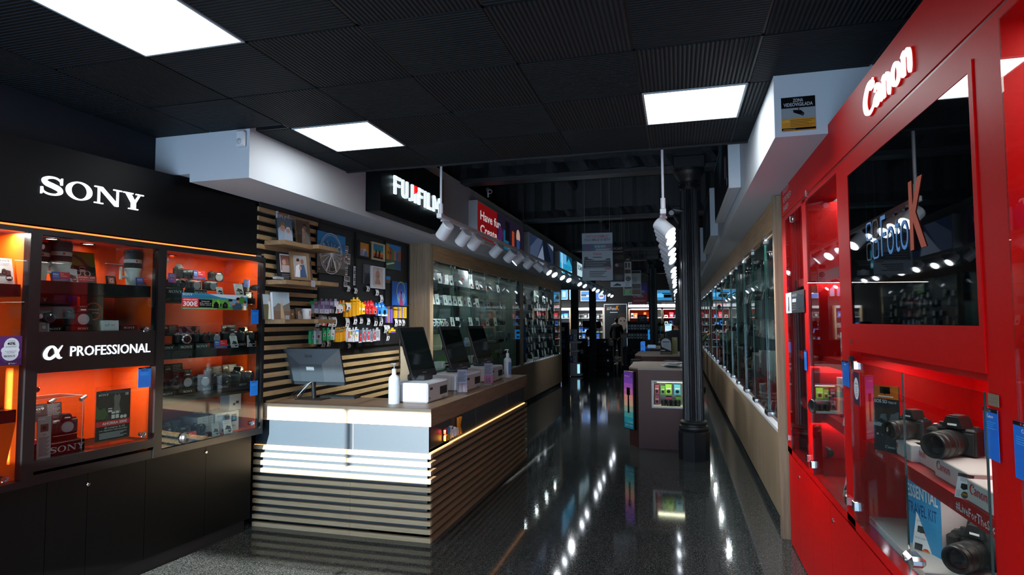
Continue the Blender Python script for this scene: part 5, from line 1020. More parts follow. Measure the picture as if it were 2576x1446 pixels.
sign(FRD, 'price_card', 'large white Canon price card with two cameras and red price dots', 'price card', (2292, 2342, 1283, 1392), .10, WHT, [('N', .5, .90, .06, PRED, 'c'), ('t', 'EOS 250D + 18-55 IS', .5, .81, .04, DGREY, 'c', .8), ('r', .16, .58, .52, .72, BLK), ('c', .34, .64, .16, DGREY), ('c', .72, .60, .20, PRED), ('t', '749€', .72, .58, .07, YEL, 'c', .30, .03), ('t', 'KIT EOS 250D + 18-55', .5, .44, .035, DGREY, 'c', .8), ('r', .12, .18, .50, .34, BLK), ('c', .3, .25, .18, DGREY), ('c', .70, .18, .20, PRED), ('t', '799€', .70, .155, .07, YEL, 'c', .30, .03)], .002, .25, z=zb0, rz=.7)
rprice((2490, 2516, 1400, 1460), .04, 'small price card at the lower right before the near camera', zb0)
# ---- goods in bays A and B
for px, d, z, kk, rz, lb, sc_ in ((2105, .14, zs2 + .0, 'dslr', .3, 'black camera on the lowest shelf of the glazed red bay', 1.1), (2118, .20, zb0 + .09, 'dslr', .6, 'large black camera on white block at the bottom of the second red bay', 1.2), (2022, .2, zb0 + .10, 'hump_lens', .2, 'black lens camera on white block at the bottom of the far red bay', 1.15), (2024, .16, zs2, 'hump_cap', .4, 'black camera behind the frame of the far red bay', 1), (2026, .16, zs1, 'cap', .2, 'black camera on the upper shelf of the far red bay', 1)): put(cam(kk), rp(px, d, z), FRD.phi + rz, lb, scale=sc_)
def rbox(px0, px1, d, z, h, label, base, els=(), dp=.12): 
    a = FRD.hit(px0, 1000, d); b = FRD.hit(px1, 1000, d); return gbox('product_box', label, 'box', (a.x, a.y, z), FRD.phi, a.y - b.y, dp, h, base, list(els))
rbox(2102, 2150, .22, zb0, .09, 'white block under the large camera in the second red bay', CW, [('N', .08, .5, .3, PRED)]); rbox(2010, 2040, .24, zb0, .10, 'white block under the camera in the far red bay', CW, [('N', .08, .5, .3, PRED)])
rbox(2028, 2052, .10, zb0, .06, 'small red box at the bottom of the far red bay', PRED); rbox(2084, 2112, .12, zs2, .10, 'red Canon lens box on the shelf of the second red bay', PRED, [('N', .5, .66, .2, WHT, 'c'), ('r', .3, .1, .7, .45, BLK)])
rbox(2050, 2075, .25, zs2, .16, 'orange box behind the price card in the second red bay', mat('#d86a1c', .5)); rbox(2090, 2135, .18, zs1, .15, 'tall white box with red band on the upper shelf of the second red bay', CW, [('r', .3, 0, 1, .2, PRED), ('N', .1, .8, .08, PRED)])
rbox(2045, 2070, .2, 1.30, .07, 'small red box under the middle shelf of the second red bay', PRED); rbox(2106, 2125, .14, 1.30, .05, 'pale box beside the blue card in the second red bay', LGREY); rbox(2040, 2140, .16, 1.285, .012, 'thin red riser shelf in the second red bay', PRED)
for px, d, z, lb in (((2072, 2095, 980, 1025), .08, zs2, 'white price card before the red lens box'), ((2118, 2134, 990, 1028), .06, zs2, 'white price card at the near end of the second bay shelf'), ((2065, 2080, 1130, 1172), .14, zb0, 'small slanted price card at the bottom of the second red bay'), ((2002, 2022, 948, 985), .1, zs2, 'price card on the lower shelf of the far red bay'), ((1993, 2006, 830, 858), .12, zs1, 'price card on the upper shelf of the far red bay'), ((2118, 2128, 1160, 1215), .05, zb0, 'clear stand price card at the front of the second red bay')): rprice(px, d, lb, z)
bluecard(FRD, (2120, 2136, 905, 968), -.006, 'blue information card at the right edge of the second red bay', 'N'); bluecard(FRD, (2024, 2030, 880, 930), -.006, 'narrow blue information card on the far red bay', 'N')
sign(FRD, 'product_notice', 'black and white notice with tripod and lens pictures on the far red bay glass', 'sign', (1978, 2024, 738, 788), -.008, mat('#15181b', .4), [('r', 0, 0, .34, 1, LGREY), ('r', .15, .1, .2, .8, DGREY), ('p', [(.1, .05), (.18, .5), (.26, .05), (.2, .4)], DGREY), ('t', 'BACK', .40, .76, .13, LGREY, 'l', .24), ('r', .39, .50, .60, .66, LGREY), ('c', .74, .5, .12, mat('#2a3a42', .2), .34), ('c', .90, .48, .10, mat('#2a3a42', .2), .32), ('L', .38, .6, .4, .15, 3, GREY)], .0015)
# near bay at the picture edge
for z, n in ((1.42, 2), (1.12, 2), (1.7, 2)):
    for k in range(n): rprice((2540 + 30 * k, 2558 + 30 * k, 1000, 1035), .14, 'price card %s on the %s shelf of the nearest red bay' % (('left', 'right')[k], {1.42: 'third', 1.12: 'fourth', 1.7: 'second'}[z]), z)
for z, lb in ((1.42, 'white lens box on the third shelf of the nearest red bay'), (2.0, 'white lens box on the top shelf of the nearest red bay')):
    a = FRD.hit(2560, 900, .2); gbox('lens_box', lb, 'box', (a.x, a.y, z), FRD.phi, .1, .1, .15, CW, [('N', .1, .8, .1, PRED), ('r', 0, 0, 1, .15, PRED)])
# camera surveillance sign on the right bulkhead
FB = Fr((0, 3.56, 0), 0)
sign(FB, 'surveillance_sign', 'black, white and orange ZONA VIDEOVIGILADA camera surveillance sign', 'sign', (1967, 2053, 247, 332), -.004, mat('#8d9698', .5), [('r', 0, .68, 1, 1, BLK), ('t', 'ZONA', .5, .855, .095, LGREY, 'c', .30, .02), ('t', 'VIDEOVIGILADA', .5, .73, .10, LGREY, 'c', .86, .02), ('r', 0, 0, 1, .37, mat('#c98a16', .5)), ('r', 0, .03, 1, .09, BLK), ('t', 'LOPD', .03, .255, .07, mat('#e8c070', .5), 'l', .2), ('L', .26, .97, .32, .14, 5, mat('#7a5410', .5)), ('p', [(.34, .62), (.58, .60), (.68, .50), (.64, .43), (.36, .54)], BLK), ('r', .50, .58, .525, .70, BLK), ('c', .62, .47, .045, DGREY), ('L', .04, .4, .055, .055, 1, GREY)], .003)
# presence detector on the left bulkhead
FB2 = Fr((0, 3.55, 0), 0); p = FB2.hit(611, 352, 0); o = thing('motion_detector', 'small white motion detector in the corner of the left bulkhead', 'detector', (p.x, p.y, p.z - .055))
M().box((-.032, -.04, 0), (.032, -.0, .115), WHTP, .01).build('housing', o); M().sph((0, -.038, .035), (.02, .012, .022), LGREY, 14, 8).build('sensor_lens', o)
# ================= THINGS ON THE SLATTED WALL =================
def ws(px, py, d=0): return FS.sz(px, py, d)
OAKB = wood('shelf_oak', '#7e6446', '#a98a64', (.8, 12, 12), .45)
shelves = []
for px0, px1, py, dep, lb in ((665, 738, 605, .20, 'upper wall shelf, nearer half'), (738, 792, 617, .26, 'upper wall shelf, farther half'), (668, 742, 704, .20, 'middle wall shelf, nearer half'), (742, 792, 708, .26, 'middle wall shelf, farther half'), (665, 742, 803, .20, 'lower wall shelf, nearer half'), (742, 790, 803, .24, 'lower wall shelf, farther half')):
    a, z1 = ws(px0, py, -.03); b, _ = ws(px1, py, -.03); shelves.append((a, b, dep, z1))
    tag(M().box((0, -dep, -.038), (b - a - .004, 0, 0), OAKB, .002).build('wall_shelf', None, (SLX + .03, a, z1), math.pi / 2), 'oak ' + lb + ' on the slatted wall', 'shelf', None)
def shz(i): return shelves[i][3]
def frame_on(px, z, d, w, h, label, art_, kind='photo_block', base=DKB, rz=0, th=.02, tilt=.14, border=None):
    p = FS.hit(px, 700, -d); mb = M(); mb.T = T(rx=-tilt)
    mb.box((0, 0, 0), (w, th, h), base)
    b = 0
    if border: b = border; 
    t_ = None
    if border:
        t_ = thing(kind, label, 'picture', (p.x, p.y, z + .001), FS.phi + rz); q = M(); q.T = T(rx=-tilt)
        q.box((0, 0, 0), (b, th, h), base).box((w - b, 0, 0), (w, th, h), base).box((b, 0, 0), (w - b, th, b), base).box((b, 0, h - b), (w - b, th, h), base); q.build('frame', t_)
        q = M(); q.T = T(rx=-tilt); q.box((b, th * .4, b), (w - b, th, h - b), WHT); art(q, b, th * .4, b, w - 2 * b, h - 2 * b, art_); q.build('print', t_); return t_
    art(mb, 0, 0, 0, w, h, art_); return tag(mb.build(kind, None, (p.x, p.y, z + .001), FS.phi + rz), label, 'picture')
SKIN = mat('#c79a80', .5); SKIN2 = mat('#8f6650', .5); HAIR = mat('#2c1d15', .6); DBL = mat('#1d3558', .5); PBL = mat('#8fa6bd', .5); BRN = mat('#6f5642', .5); SAND = mat('#b39a78', .5); TEAL = mat('#1c7f96', .5)
baby = [('r', 0, 0, 1, 1, PBL), ('r', 0, .55, 1, 1, mat('#596a78', .5)), ('p', [(.0, 0), (.1, .6), (.45, .72), (.62, .3), (.6, 0)], mat('#a9bccd', .5)), ('p', [(.4, 0), (.5, .55), (.8, .66), (.98, .3), (.95, 0)], mat('#b9c8d6', .5)), ('c', .34, .58, .17, SKIN, .14), ('c', .70, .50, .13, SKIN, .11), ('p', [(.16, .6), (.24, .86), (.5, .86), (.52, .64), (.34, .74)], mat('#8f6f4e', .5)), ('p', [(.56, .54), (.62, .66), (.8, .66), (.86, .54), (.7, .62)], WHT), ('c', .30, .58, .02, HAIR), ('c', .68, .5, .016, HAIR), ('c', .74, .5, .016, HAIR)]
couple = [('r', 0, 0, 1, 1, mat('#57493e', .5)), ('r', 0, 0, .35, .4, mat('#3d3026', .5)), ('p', [(.3, 0), (.38, .5), (.6, .62), (.9, .40), (.95, 0)], mat('#8d8278', .5)), ('c', .60, .72, .13, SKIN2, .12), ('p', [(.48, .74), (.54, .88), (.68, .88), (.74, .74), (.6, .8)], HAIR), ('c', .47, .60, .09, SKIN, .09), ('p', [(.35, .2), (.42, .52), (.55, .5), (.6, .3)], mat('#a1927f', .5))]
family = [('r', 0, 0, 1, 1, mat('#a9a6a2', .5)), ('p', [(.1, 0), (.2, .5), (.45, .6), (.5, 0)], WHT), ('p', [(.45, 0), (.5, .55), (.8, .6), (.95, 0)], mat('#3c5878', .5)), ('c', .36, .70, .12, SKIN, .12), ('c', .66, .72, .12, SKIN2, .12), ('p', [(.24, .72), (.3, .86), (.46, .84), (.48, .72)], HAIR), ('c', .5, .42, .09, SKIN, .09)]
landsc = [('r', 0, 0, 1, 1, mat('#9db0b8', .5)), ('r', 0, 0, 1, .45, BRN), ('p', [(0, .4), (.3, .6), (.6, .5), (1, .62), (1, .3), (0, .3)], mat('#70665a', .5)), ('p', [(.4, 0), (.45, .6), (.55, .6), (.65, 0)], SAND), ('c', .5, .66, .07, SKIN, .05)]
bride = [('r', 0, 0, 1, 1, mat('#a9b5b8', .5)), ('r', 0, 0, 1, .6, mat('#5c5a36', .5)), ('p', [(.3, 0), (.42, .5), (.4, .7), (.6, .72), (.62, .5), (.85, 0)], mat('#d8d4c6', .5)), ('c', .5, .78, .08, SKIN, .06)]
frame_on(699, shz(0), .12, .155, .205, 'blue canvas print of mother and baby on the upper wall shelf', baby, 'canvas_print', DGREY, -.25)
frame_on(748, shz(1), .13, .17, .225, 'brown canvas print of a couple on the upper wall shelf', couple, 'canvas_print', OAKB, -.15)
frame_on(702, shz(2), .10, .16, .25, 'dark photo stand with a picture of friends on the middle wall shelf', [('r', .14, .30, .86, .94, WHT), ('r', .18, .34, .82, .9, mat('#8a5a4e', .5)), ('c', .4, .66, .13, SKIN, .1), ('c', .62, .66, .13, SKIN2, .1), ('r', .24, .30, .76, .55, mat('#b8a9a4', .5)), ('L', .2, .8, .22, .1, 3, GREY)], 'photo_stand', BLKM, -.3)
frame_on(735, shz(3), .16, .20, .25, 'wood framed family picture on the middle wall shelf', family, 'picture_frame', mat('#8a6d4c', .5), -.3, border=.026)
frame_on(757, shz(3) + .0, .06, .17, .34, 'tall canvas print of a beach scene behind the wood framed picture', landsc, 'canvas_print', DGREY, -.1)
frame_on(667, shz(4), .08, .13, .21, 'canvas print of a bride in a meadow on the lower wall shelf', bride, 'canvas_print', DGREY, -.2)
frame_on(691, shz(4), .13, .16, .23, 'white edged canvas print of a cliff landscape on the lower wall shelf', landsc, 'canvas_print', WHT, -.35, .03)
for k, (px, w, lb) in enumerate(((722, .05, 'small brown wooden photo clip block on the lower wall shelf, left'), (733, .05, 'small brown wooden photo clip block on the lower wall shelf, middle'))): frame_on(px, shz(4), .10, w, .09, lb, [('r', .2, .3, .8, .85, BRN), ('c', .5, .5, .2, SAND)], 'photo_block', mat('#6b4c2e', .5), -.2)
frame_on(746, shz(5), .12, .07, .10, 'black slate photo stand beside the mug on the lower wall shelf', couple, 'photo_stand', BLKM, -.3, .01)
p = FS.hit(771, 800, -.15); o = thing('photo_mug', 'white mug with a printed portrait on the lower wall shelf', 'mug', (p.x, p.y, shz(5) + .001), FS.phi - .5); M().lathe([(0, 0), (.04, 0), (.041, .095), (.037, .095), (.036, .01), (0, .01)], (0, 0, 0), (0, 0, 1), WHTP, 28).build('mug_body', o); M().tube([(-.038, 0, .02), (-.062, 0, .03), (-.066, 0, .055), (-.06, 0, .075), (-.038, 0, .08)], .006, WHTP).build('handle', o); M().box((.002, -.0425, .03), (.022, -.039, .075), SKIN).build('printed_picture', o)
p = FS.hit(700, 704, -.17); tag(M().box((-.05, -.02, 0), (.05, .02, .022), ACR).box((-.048, -.018, .002), (.048, .018, .02), LGREY).build('glass_photo_base', None, (p.x, p.y, shz(2) + .001), FS.phi), 'clear acrylic base in front of the dark photo stand', 'stand')
for px, py, d, lb in ((788, 712, .245, 'small white price label at the end of the middle wall shelf'), (723, 800, .20, 'small white price label on the lower wall shelf')): sign(FS, 'price_label', lb, 'label', (px - 5, px + 5, py - 7, py + 9), -d - .03, LGREY, [('L', .1, .9, .9, .2, 5, GREY)], .001)
# instax letters
a, z0 = ws(694, 563, -.034); b, _ = ws(750, 563, -.034); _, z1 = ws(694, 527, -.034)
q = M(); q.text('instax', 0, 0, .10, 0, LGREY, 'l', (b - a), .03, .014); tag(q.build('wall_lettering', None, (SLX + .045, a, z0 + .02), math.pi / 2), 'pale three-dimensional instax letters high on the slatted wall', 'lettering')
# pictures on the pegboard
def pic(px, label, els, base=DGREY, name='photo_print', d=.045, th=.012, cat='picture', g=None): return sign(FS, name, label, cat, px, -d, base, els, th, group=g)
wheel = [('r', 0, .55, 1, 1, mat('#1f86c8', .45)), ('r', 0, .60, 1, .78, mat('#1572ad', .45)), ('r', 0, 0, 1, .56, mat('#7d7872', .6)), ('r', 0, 0, 1, .16, mat('#4d4a42', .6))] + [('r', .05 + .11 * (i % 9), .08 + .045 * (i % 10), .10 + .11 * (i % 9), .11 + .045 * (i % 10), mat(('#a79c8e', '#5c5751', '#c7bfb2')[i % 3], .6)) for i in range(34)]
wheel += [('o', .46, .50, .40, .385, WHT), ('o', .46, .50, .36, .352, WHT), ('c', .46, .50, .05, WHT)]
for k in range(16):
    c, s = math.cos(math.pi * k / 8), math.sin(math.pi * k / 8); x2, y2 = .46 + .39 * c, .50 + .39 * s * .78; wheel.append(('p', [(.46 - .005 * s, .5 + .005 * c), (.46 + .005 * s, .5 - .005 * c), (x2 + .005 * s, y2 - .005 * c), (x2 - .005 * s, y2 + .005 * c)], WHT)); wheel.append(('c', x2, y2 - .015, .022, mat(('#c8342a', '#e0b02a', '#d8dde0', '#2f6fb8')[k % 4], .5)))
wheel += [('p', [(.44, .5), (.48, .5), (.66, .06), (.62, .06)], WHT), ('p', [(.44, .5), (.48, .5), (.30, .06), (.26, .06)], WHT)]
pic((797, 868, 578, 685), 'large print of a white ferris wheel above a city on the pegboard', wheel, name='photo_print', d=.05, th=.015)
def pegpic(px, lb, base, b, els, d=.05, th=.03):
    a, z0 = ws(px[0], px[3], -d - th); c, _ = ws(px[1], px[3], -d - th); _, z1 = ws(px[0], px[2], -d - th); w, h = c - a, z1 - z0
    o = thing('picture_frame', lb, 'picture', (SLX + d, a, z0), math.pi / 2)
    q = M(); q.box((0, -th, 0), (b, 0, h), base).box((w - b, -th, 0), (w, 0, h), base).box((b, -th, 0), (w - b, 0, b), base).box((b, -th, h - b), (w - b, 0, h), base); q.build('frame', o)
    q = M(); q.box((b, -.012, b), (w - b, -.002, h - b), WHT); art(q, b, -.012, b, w - 2 * b, h - 2 * b, els); q.build('print', o); return o
pegpic((904, 933, 603, 646), 'black framed picture of three people on orange at the upper pegboard', BLKM, .018, [('r', 0, 0, 1, 1, mat('#d88a1c', .5)), ('c', .3, .5, .13, SKIN, .08), ('c', .55, .68, .12, SKIN, .08), ('c', .62, .48, .13, SKIN, .08), ('r', .15, .05, .4, .42, mat('#7a8fb8', .5)), ('r', .45, .2, .7, .58, mat('#d8d2cc', .5)), ('p', [(.5, 0), (.55, .42), (.8, .4), (.9, 0)], mat('#5d74a8', .5))])
pegpic((937, 969, 607, 652), 'pale wood framed sunset picture with two silhouettes on the pegboard', mat('#c9b48f', .5), .02, [('r', 0, 0, 1, 1, TEAL), ('r', 0, 0, 1, .6, mat('#6f9a8a', .5)), ('r', 0, 0, 1, .48, mat('#e08a30', .5)), ('r', 0, 0, 1, .34, mat('#c8541c', .5)), ('r', 0, 0, 1, .14, BLK), ('p', [(.25, .1), (.32, .5), (.22, .7), (.34, .56), (.42, .7), (.4, .1)], BLK), ('p', [(.55, .1), (.62, .52), (.54, .74), (.66, .56), (.76, .72), (.7, .1)], BLK)])
pic((971, 1008, 611, 675), 'print of colourful houses along a canal at the right of the pegboard', [('r', 0, .5, 1, 1, mat('#2a86d0', .45)), ('r', 0, .38, .2, .98, mat('#c8922a', .5)), ('r', .2, .38, .36, .88, mat('#b8482a', .5)), ('r', .36, .38, .52, .82, mat('#5a7a4a', .5)), ('r', .52, .38, .66, .76, mat('#c07a4a', .5)), ('r', .66, .38, .82, .72, mat('#3a6aa0', .5)), ('r', .82, .38, 1, .84, mat('#a8583a', .5)), ('r', 0, 0, 1, .38, mat('#3a6a4a', .5)), ('p', [(.5, 0), (1, 0), (1, .38), (.6, .38)], mat('#3a5a80', .5)), ('p', [(0, .2), (.5, .3), (.56, .26), (.05, .14)], WHT), ('r', .1, .6, .15, .7, BLK), ('r', .25, .6, .3, .68, BLK)])
pic((917, 939, 664, 712), 'dark grey canvas of a mountain silhouette on the pegboard', [('r', 0, 0, 1, .55, DGREY), ('p', [(0, .2), (.3, .5), (.6, .36), (1, .6), (1, 0), (0, 0)], BLK), ('r', .42, .42, .5, .58, BLK)], mat('#5a5c60', .5), d=.05, th=.03, name='canvas_print')
pegpic((937, 969, 668, 724), 'white framed picture of a laughing baby on the pegboard', WHTP, .016, [('r', 0, 0, 1, 1, mat('#e2d6d0', .5)), ('c', .5, .58, .2, SKIN, .14), ('p', [(.3, .64), (.4, .86), (.6, .86), (.7, .64), (.5, .74)], mat('#c98a90', .5)), ('c', .5, .92, .07, mat('#d8b0b0', .5)), ('p', [(.25, .15), (.35, .45), (.65, .45), (.78, .15)], SKIN), ('c', .43, .6, .02, HAIR), ('c', .57, .6, .02, HAIR), ('c', .5, .52, .05, mat('#8a3a3a', .5), .02)])
pic((986, 1024, 706, 768), 'blue print of a performer with a yellow hoop at the right of the pegboard', [('r', 0, 0, 1, 1, mat('#1a62c0', .45)), ('c', .62, .3, .3, mat('#5f93d8', .5), .28), ('o', .58, .60, .29, .265, mat('#d8cf3a', .5)), ('p', [(.46, 0), (.52, .34), (.56, .5), (.42, .66), (.48, .7), (.64, .54), (.66, .3), (.74, 0)], mat('#a83a78', .5)), ('c', .6, .55, .05, HAIR)])
pic((971, 982, 694, 711), 'tiny landscape print below the canal print', [('r', 0, .5, 1, 1, SKYB), ('r', 0, 0, 1, .5, BRN)], d=.045, th=.004)
for k, (x, y) in enumerate(((868, 618), (867, 633), (873, 638), (867, 647), (873, 651), (867, 662), (866, 678), (866, 693), (872, 695), (865, 708))):
    pic((x, x + 8, y, y + 13), 'small white bordered instant photo, %s from the top beside the ferris wheel' % ORD[k], [('r', .12, .22, .88, .9, mat(('#5a4a44', '#7a6a5c', '#44525a')[k % 3], .5)), ('c', .5, .5, .2, SKIN, .14)], WHT, 'instant_photo', .04, .002, 'photo', 'instant photos in a column beside the ferris wheel')
pic((889, 897, 669, 717), 'narrow black and white photo strip in the middle of the pegboard', [('r', .1, .02 + .19 * k, .9, .19 + .19 * k, (LGREY, DGREY)[k % 2]) for k in range(5)] + [('c', .5, .1 + .19 * k, .25, mat('#7c8a96', .5), .05) for k in range(5)], WHT, 'photo_strip', .04, .002)
def hangtag(px, label, red=0, grp='price tags hanging on the pegboard', fr=FS, d=.05):
    a, z0 = fr.sz(px[0], px[3], -d); b, _ = fr.sz(px[1], px[3], -d); _, z1 = fr.sz(px[0], px[2], -d); w, h = max(b - a, .02), z1 - z0
    q = M(); n = 6; q.add([(w * i, -.012 * math.sin(math.pi * k / n), h * k / n) for k in range(n + 1) for i in (0, 1)], [(2 * k, 2 * k + 1, 2 * k + 3, 2 * k + 2) for k in range(n)], WHT)
    def rr(x0, z0_, x1, z1_, m):
        y = -.0012 - .012 * math.sin(math.pi * (z0_ + z1_) / 2); q.rect(w * x0, h * z0_, w * x1, h * z1_, y - .001, m)
    rr(.1, .84, .9, .92, GREY)
    for k in range(3): rr(.15, .72 - .07 * k, .8, .74 - .07 * k, GREY)
    rr(.3, .26, .7, .46, mat('#3a3234', .5)); (q.disc(w * .66, h * .16, w * .26, -.010, mat('#d8481c', .5)) if red else rr(.25, .08, .75, .14, DGREY))
    o = q.build('price_tag', None, fr.w(a, -d, z0), fr.phi); return tag(o, label, 'price tag', grp)
TG = [(792, 802, 797, 822), (801, 811, 793, 818), (811, 821, 794, 819), (825, 833, 796, 821), (834, 845, 797, 822), (868, 877, 799, 822), (888, 896, 795, 816), (904, 911, 797, 814), (922, 929, 800, 817), (940, 948, 798, 820), (953, 961, 797, 820), (992, 999, 802, 821), (1002, 1008, 804, 819), (1011, 1017, 804, 820), (965, 972, 818, 838), (973, 979, 818, 834), (971, 978, 837, 857), (807, 816, 858, 873), (821, 830, 857, 872), (874, 880, 864, 876), (843, 851, 764, 788), (852, 860, 766, 787), (890, 897, 724, 738), (921, 928, 719, 733), (944, 951, 728, 743), (872, 879, 718, 733), (955, 962, 742, 762), (783, 793, 772, 797), (870, 880, 762, 781)]
NEAR = ['below the end of the lower wall shelf', 'with a red dot below the instant camera packs, left', 'with a red dot below the instant camera packs, right', 'with earphone picture, left of two', 'with earphone picture, right of two', 'below the yellow film packs', 'below the dark yellow film boxes', 'curled, below the red film packs', 'curled, below the red and blue packs', 'below the red disposable camera packs', 'below the blue disposable camera packs', 'below the yellow and purple film boxes, left', 'below the yellow and purple film boxes, middle', 'below the yellow and purple film boxes, right', 'left of the small yellow and purple pack', 'close beside the small yellow and purple pack', 'lowest right on the pegboard', 'below the green packs, left', 'below the green packs, right', 'at the bottom edge of the pegboard', 'with a red dot on the silver packs', 'before the orange film packs', 'below the narrow photo strip', 'below the grey mountain canvas', 'below the laughing baby picture', 'below the column of instant photos', 'standing above the blue film packs', 'with a red dot beside the mug', 'on the bright orange film pack']
for k, p_ in enumerate(TG): hangtag(p_, 'white price tag ' + NEAR[k], k in (1, 2, 20, 27), d=.05 if k not in (20, 21, 28) else .17)
# hanging packs: (px left, right, top, bottom, nearness out of the wall, base, elements, label stem)
def pack(px, d, base, els, label, group, dep=.03, tab=True, bm=None):
    a, z0 = FS.sz(px[0], px[3], -d); b, _ = FS.sz(px[1], px[3], -d); _, z1 = FS.sz(px[0], px[2], -d); w, h = max(b - a, .02), z1 - z0
    o = thing('film_pack', label, 'film pack', FS.w(a, -d, z0), FS.phi, group)
    q = M(); q.box((0, 0, 0), (w, dep, h), bm or base); q.box((-.0008, .001, .001), (0, dep - .001, h - .001), base); art(q, 0, 0, 0, w, h, els); q.build('carton', o)
    M().box((w * .5 - .002, -.01, h + .004), (w * .5 + .002, d - .032, h + .008), STEEL).build('peg_hook', o)
    if tab: M().box((w * .25, dep * .3, h), (w * .75, dep * .3 + .001, h + .022), base).build('hang_tab', o)
    return o
IRI = mat('#a7b4c8', .3); LILA = mat('#8a6aa0', .4); GRYP = mat('#8f98a2', .4)
groups = []
def rowpk(pxs, d0, dd, base, els, stem, group, **k):
    for i, p_ in enumerate(pxs): pack(p_, d0 + dd * (i % 3), base[i % len(base)] if isinstance(base, list) else base, els, stem + ', ' + (ORD[i] + ' from the left' if len(pxs) > 1 else 'alone'), group, **k)
insta = [('r', .05, .55, .95, .95, LILA), ('r', .1, .08, .9, .48, WHT), ('c', .5, .28, .2, mat('#c9b8e0', .4), .12)]
rowpk([(790, 803, 764, 788), (803, 816, 765, 789), (815, 828, 766, 789), (828, 841, 766, 788)], .12, .01, [IRI, GRYP], insta, 'lower iridescent instant film pack', 'silver instant film packs on the pegboard')
rowpk([(806, 816, 756, 768), (818, 828, 757, 769), (829, 839, 757, 769), (840, 852, 757, 771)], .13, .01, [LILA, IRI], [('r', .2, .2, .8, .8, WHT), ('c', .5, .5, .2, mat('#d0a8c8', .4))], 'upper lilac instant film pack', 'silver instant film packs on the pegboard')
pack((787, 804, 757, 766), .12, GRN, [('r', .15, .2, .85, .8, mat('#a85a8a', .5)), ('t', '20', .5, .3, .4, WHT, 'c')], 'flat green and pink pack at the upper left of the hanging packs', 'green film packs on the pegboard')
rowpk([(855, 862, 761, 783), (862, 870, 761, 783)], .15, .01, [mat('#d8721a', .5), mat('#e08a2a', .5)], [('r', 0, .6, 1, .9, mat('#c8a02a', .5)), ('r', 0, .75, 1, .9, mat('#4a8a5a', .5))], 'orange striped film pack', 'orange film packs on the pegboard')
rowpk([(870, 878, 760, 797), (879, 887, 760, 797), (887, 895, 759, 795), (896, 904, 758, 793)], .15, .015, AMB, [('t', 'Kodak', .5, .8, .05, mat('#7a5410', .5), 'c', .7)], 'tall dark yellow film box', 'yellow film boxes on the pegboard', tab=False)
rowpk([(904, 912, 762, 791), (911, 918, 765, 790)], .14, .02, YEL, [('r', 0, .35, 1, .6, WHT), ('c', .6, .3, .25, PRED, .14), ('c', .6, .3, .15, BLK, .08)], 'yellow and red disposable camera pack', 'yellow film boxes on the pegboard')
rowpk([(888, 896, 753, 764), (897, 905, 753, 762)], .12, .01, YEL, [('r', .2, .2, .9, .7, PRED)], 'small yellow pack hanging above the dark yellow boxes', 'yellow film boxes on the pegboard')
rowpk([(916, 925, 762, 776), (924, 932, 761, 776), (931, 940, 760, 775)], .12, .012, PRED, [('t', 'Lomo', .5, .55, .2, WHT, 'c', .8), ('r', .1, .12, .9, .3, mat('#8a1418', .5))], 'upper red film pack', 'red film packs on the pegboard')
rowpk([(920, 928, 776, 789), (928, 936, 776, 790), (936, 949, 775, 790)], .15, .012, [PRED, PRED, mat('#e02818', .45)], [('t', 'film', .2, .7, .18, WHT), ('c', .62, .4, .24, GREY, .36), ('c', .62, .4, .14, BLK, .2)], 'lower red disposable camera pack', 'red film packs on the pegboard')
rowpk([(944, 952, 766, 779), (952, 960, 765, 778), (960, 967, 764, 778)], .12, .012, [BLUE, SKYB], [('p', [(.1, .5), (.4, .8), (.9, .6), (.5, .5)], WHT), ('r', .1, .1, .9, .3, WHT)], 'upper blue film pack', 'blue film packs on the pegboard')
rowpk([(951, 960, 777, 794), (960, 975, 775, 795)], .15, .01, [BLUE, SKYB], [('r', 0, 0, 1, .25, WHT), ('c', .5, .5, .26, mat('#1a3a5a', .3), .34), ('c', .5, .5, .16, BLK, .2)], 'lower blue disposable camera pack', 'blue film packs on the pegboard')
rowpk([(972, 979, 771, 812), (979, 982, 771, 812), (982, 988, 771, 812)], .06, .01, [PUR, YEL, PUR], [('r', .2, .1, .5, .9, mat('#8a74cc', .4))], 'tall purple and yellow film carton', 'purple film cartons on the pegboard', tab=False)
rowpk([(992, 999, 772, 800), (999, 1003, 772, 800), (1004, 1009, 772, 800), (1009, 1014, 772, 800), (1014, 1023, 772, 800)], .06, 0, [YEL, mat('#8a7cc8', .4), YEL, mat('#8a7cc8', .4), YEL], [('r', .3, .1, .5, .9, mat('#b8902a', .5))], 'short yellow or lilac film carton', 'purple film cartons on the pegboard', tab=False)
GP = [('r', .1, .05, .45, .35, mat('#38b06a', .5)), ('p', [(.2, .40), (.75, .44), (.7, .74), (.25, .70)], WHT), ('r', .3, .45, .65, .68, mat('#6a3038', .5)), ('L', .5, .9, .95, .80, 3, WHT)]
rowpk([(783, 793, 833, 865), (794, 809, 832, 866)], .13, .02, [GRN, LGREY], GP, 'large green or grey instant film pack', 'green film packs on the pegboard')
rowpk([(811, 821, 831, 857), (822, 832, 830, 856), (833, 842, 829, 855)], .12, .01, [GRN, GRN, LGREY], GP, 'smaller green or grey instant film pack', 'green film packs on the pegboard')
rowpk([(844, 849, 830, 860), (849, 854, 829, 860), (854, 859, 829, 860), (859, 864, 828, 859), (864, 868, 827, 858), (868, 872, 826, 857)], .14, .008, AMB, [('r', 0, .76, 1, .9, mat('#b8401c', .5)), ('r', .0, .9, 1, 1, mat('#4a8a7a', .5)), ('t', 'Color', .5, .3, .04, WHT, 'c', .6)], 'thin golden instant film pack', 'golden film packs on the pegboard', dep=.025)
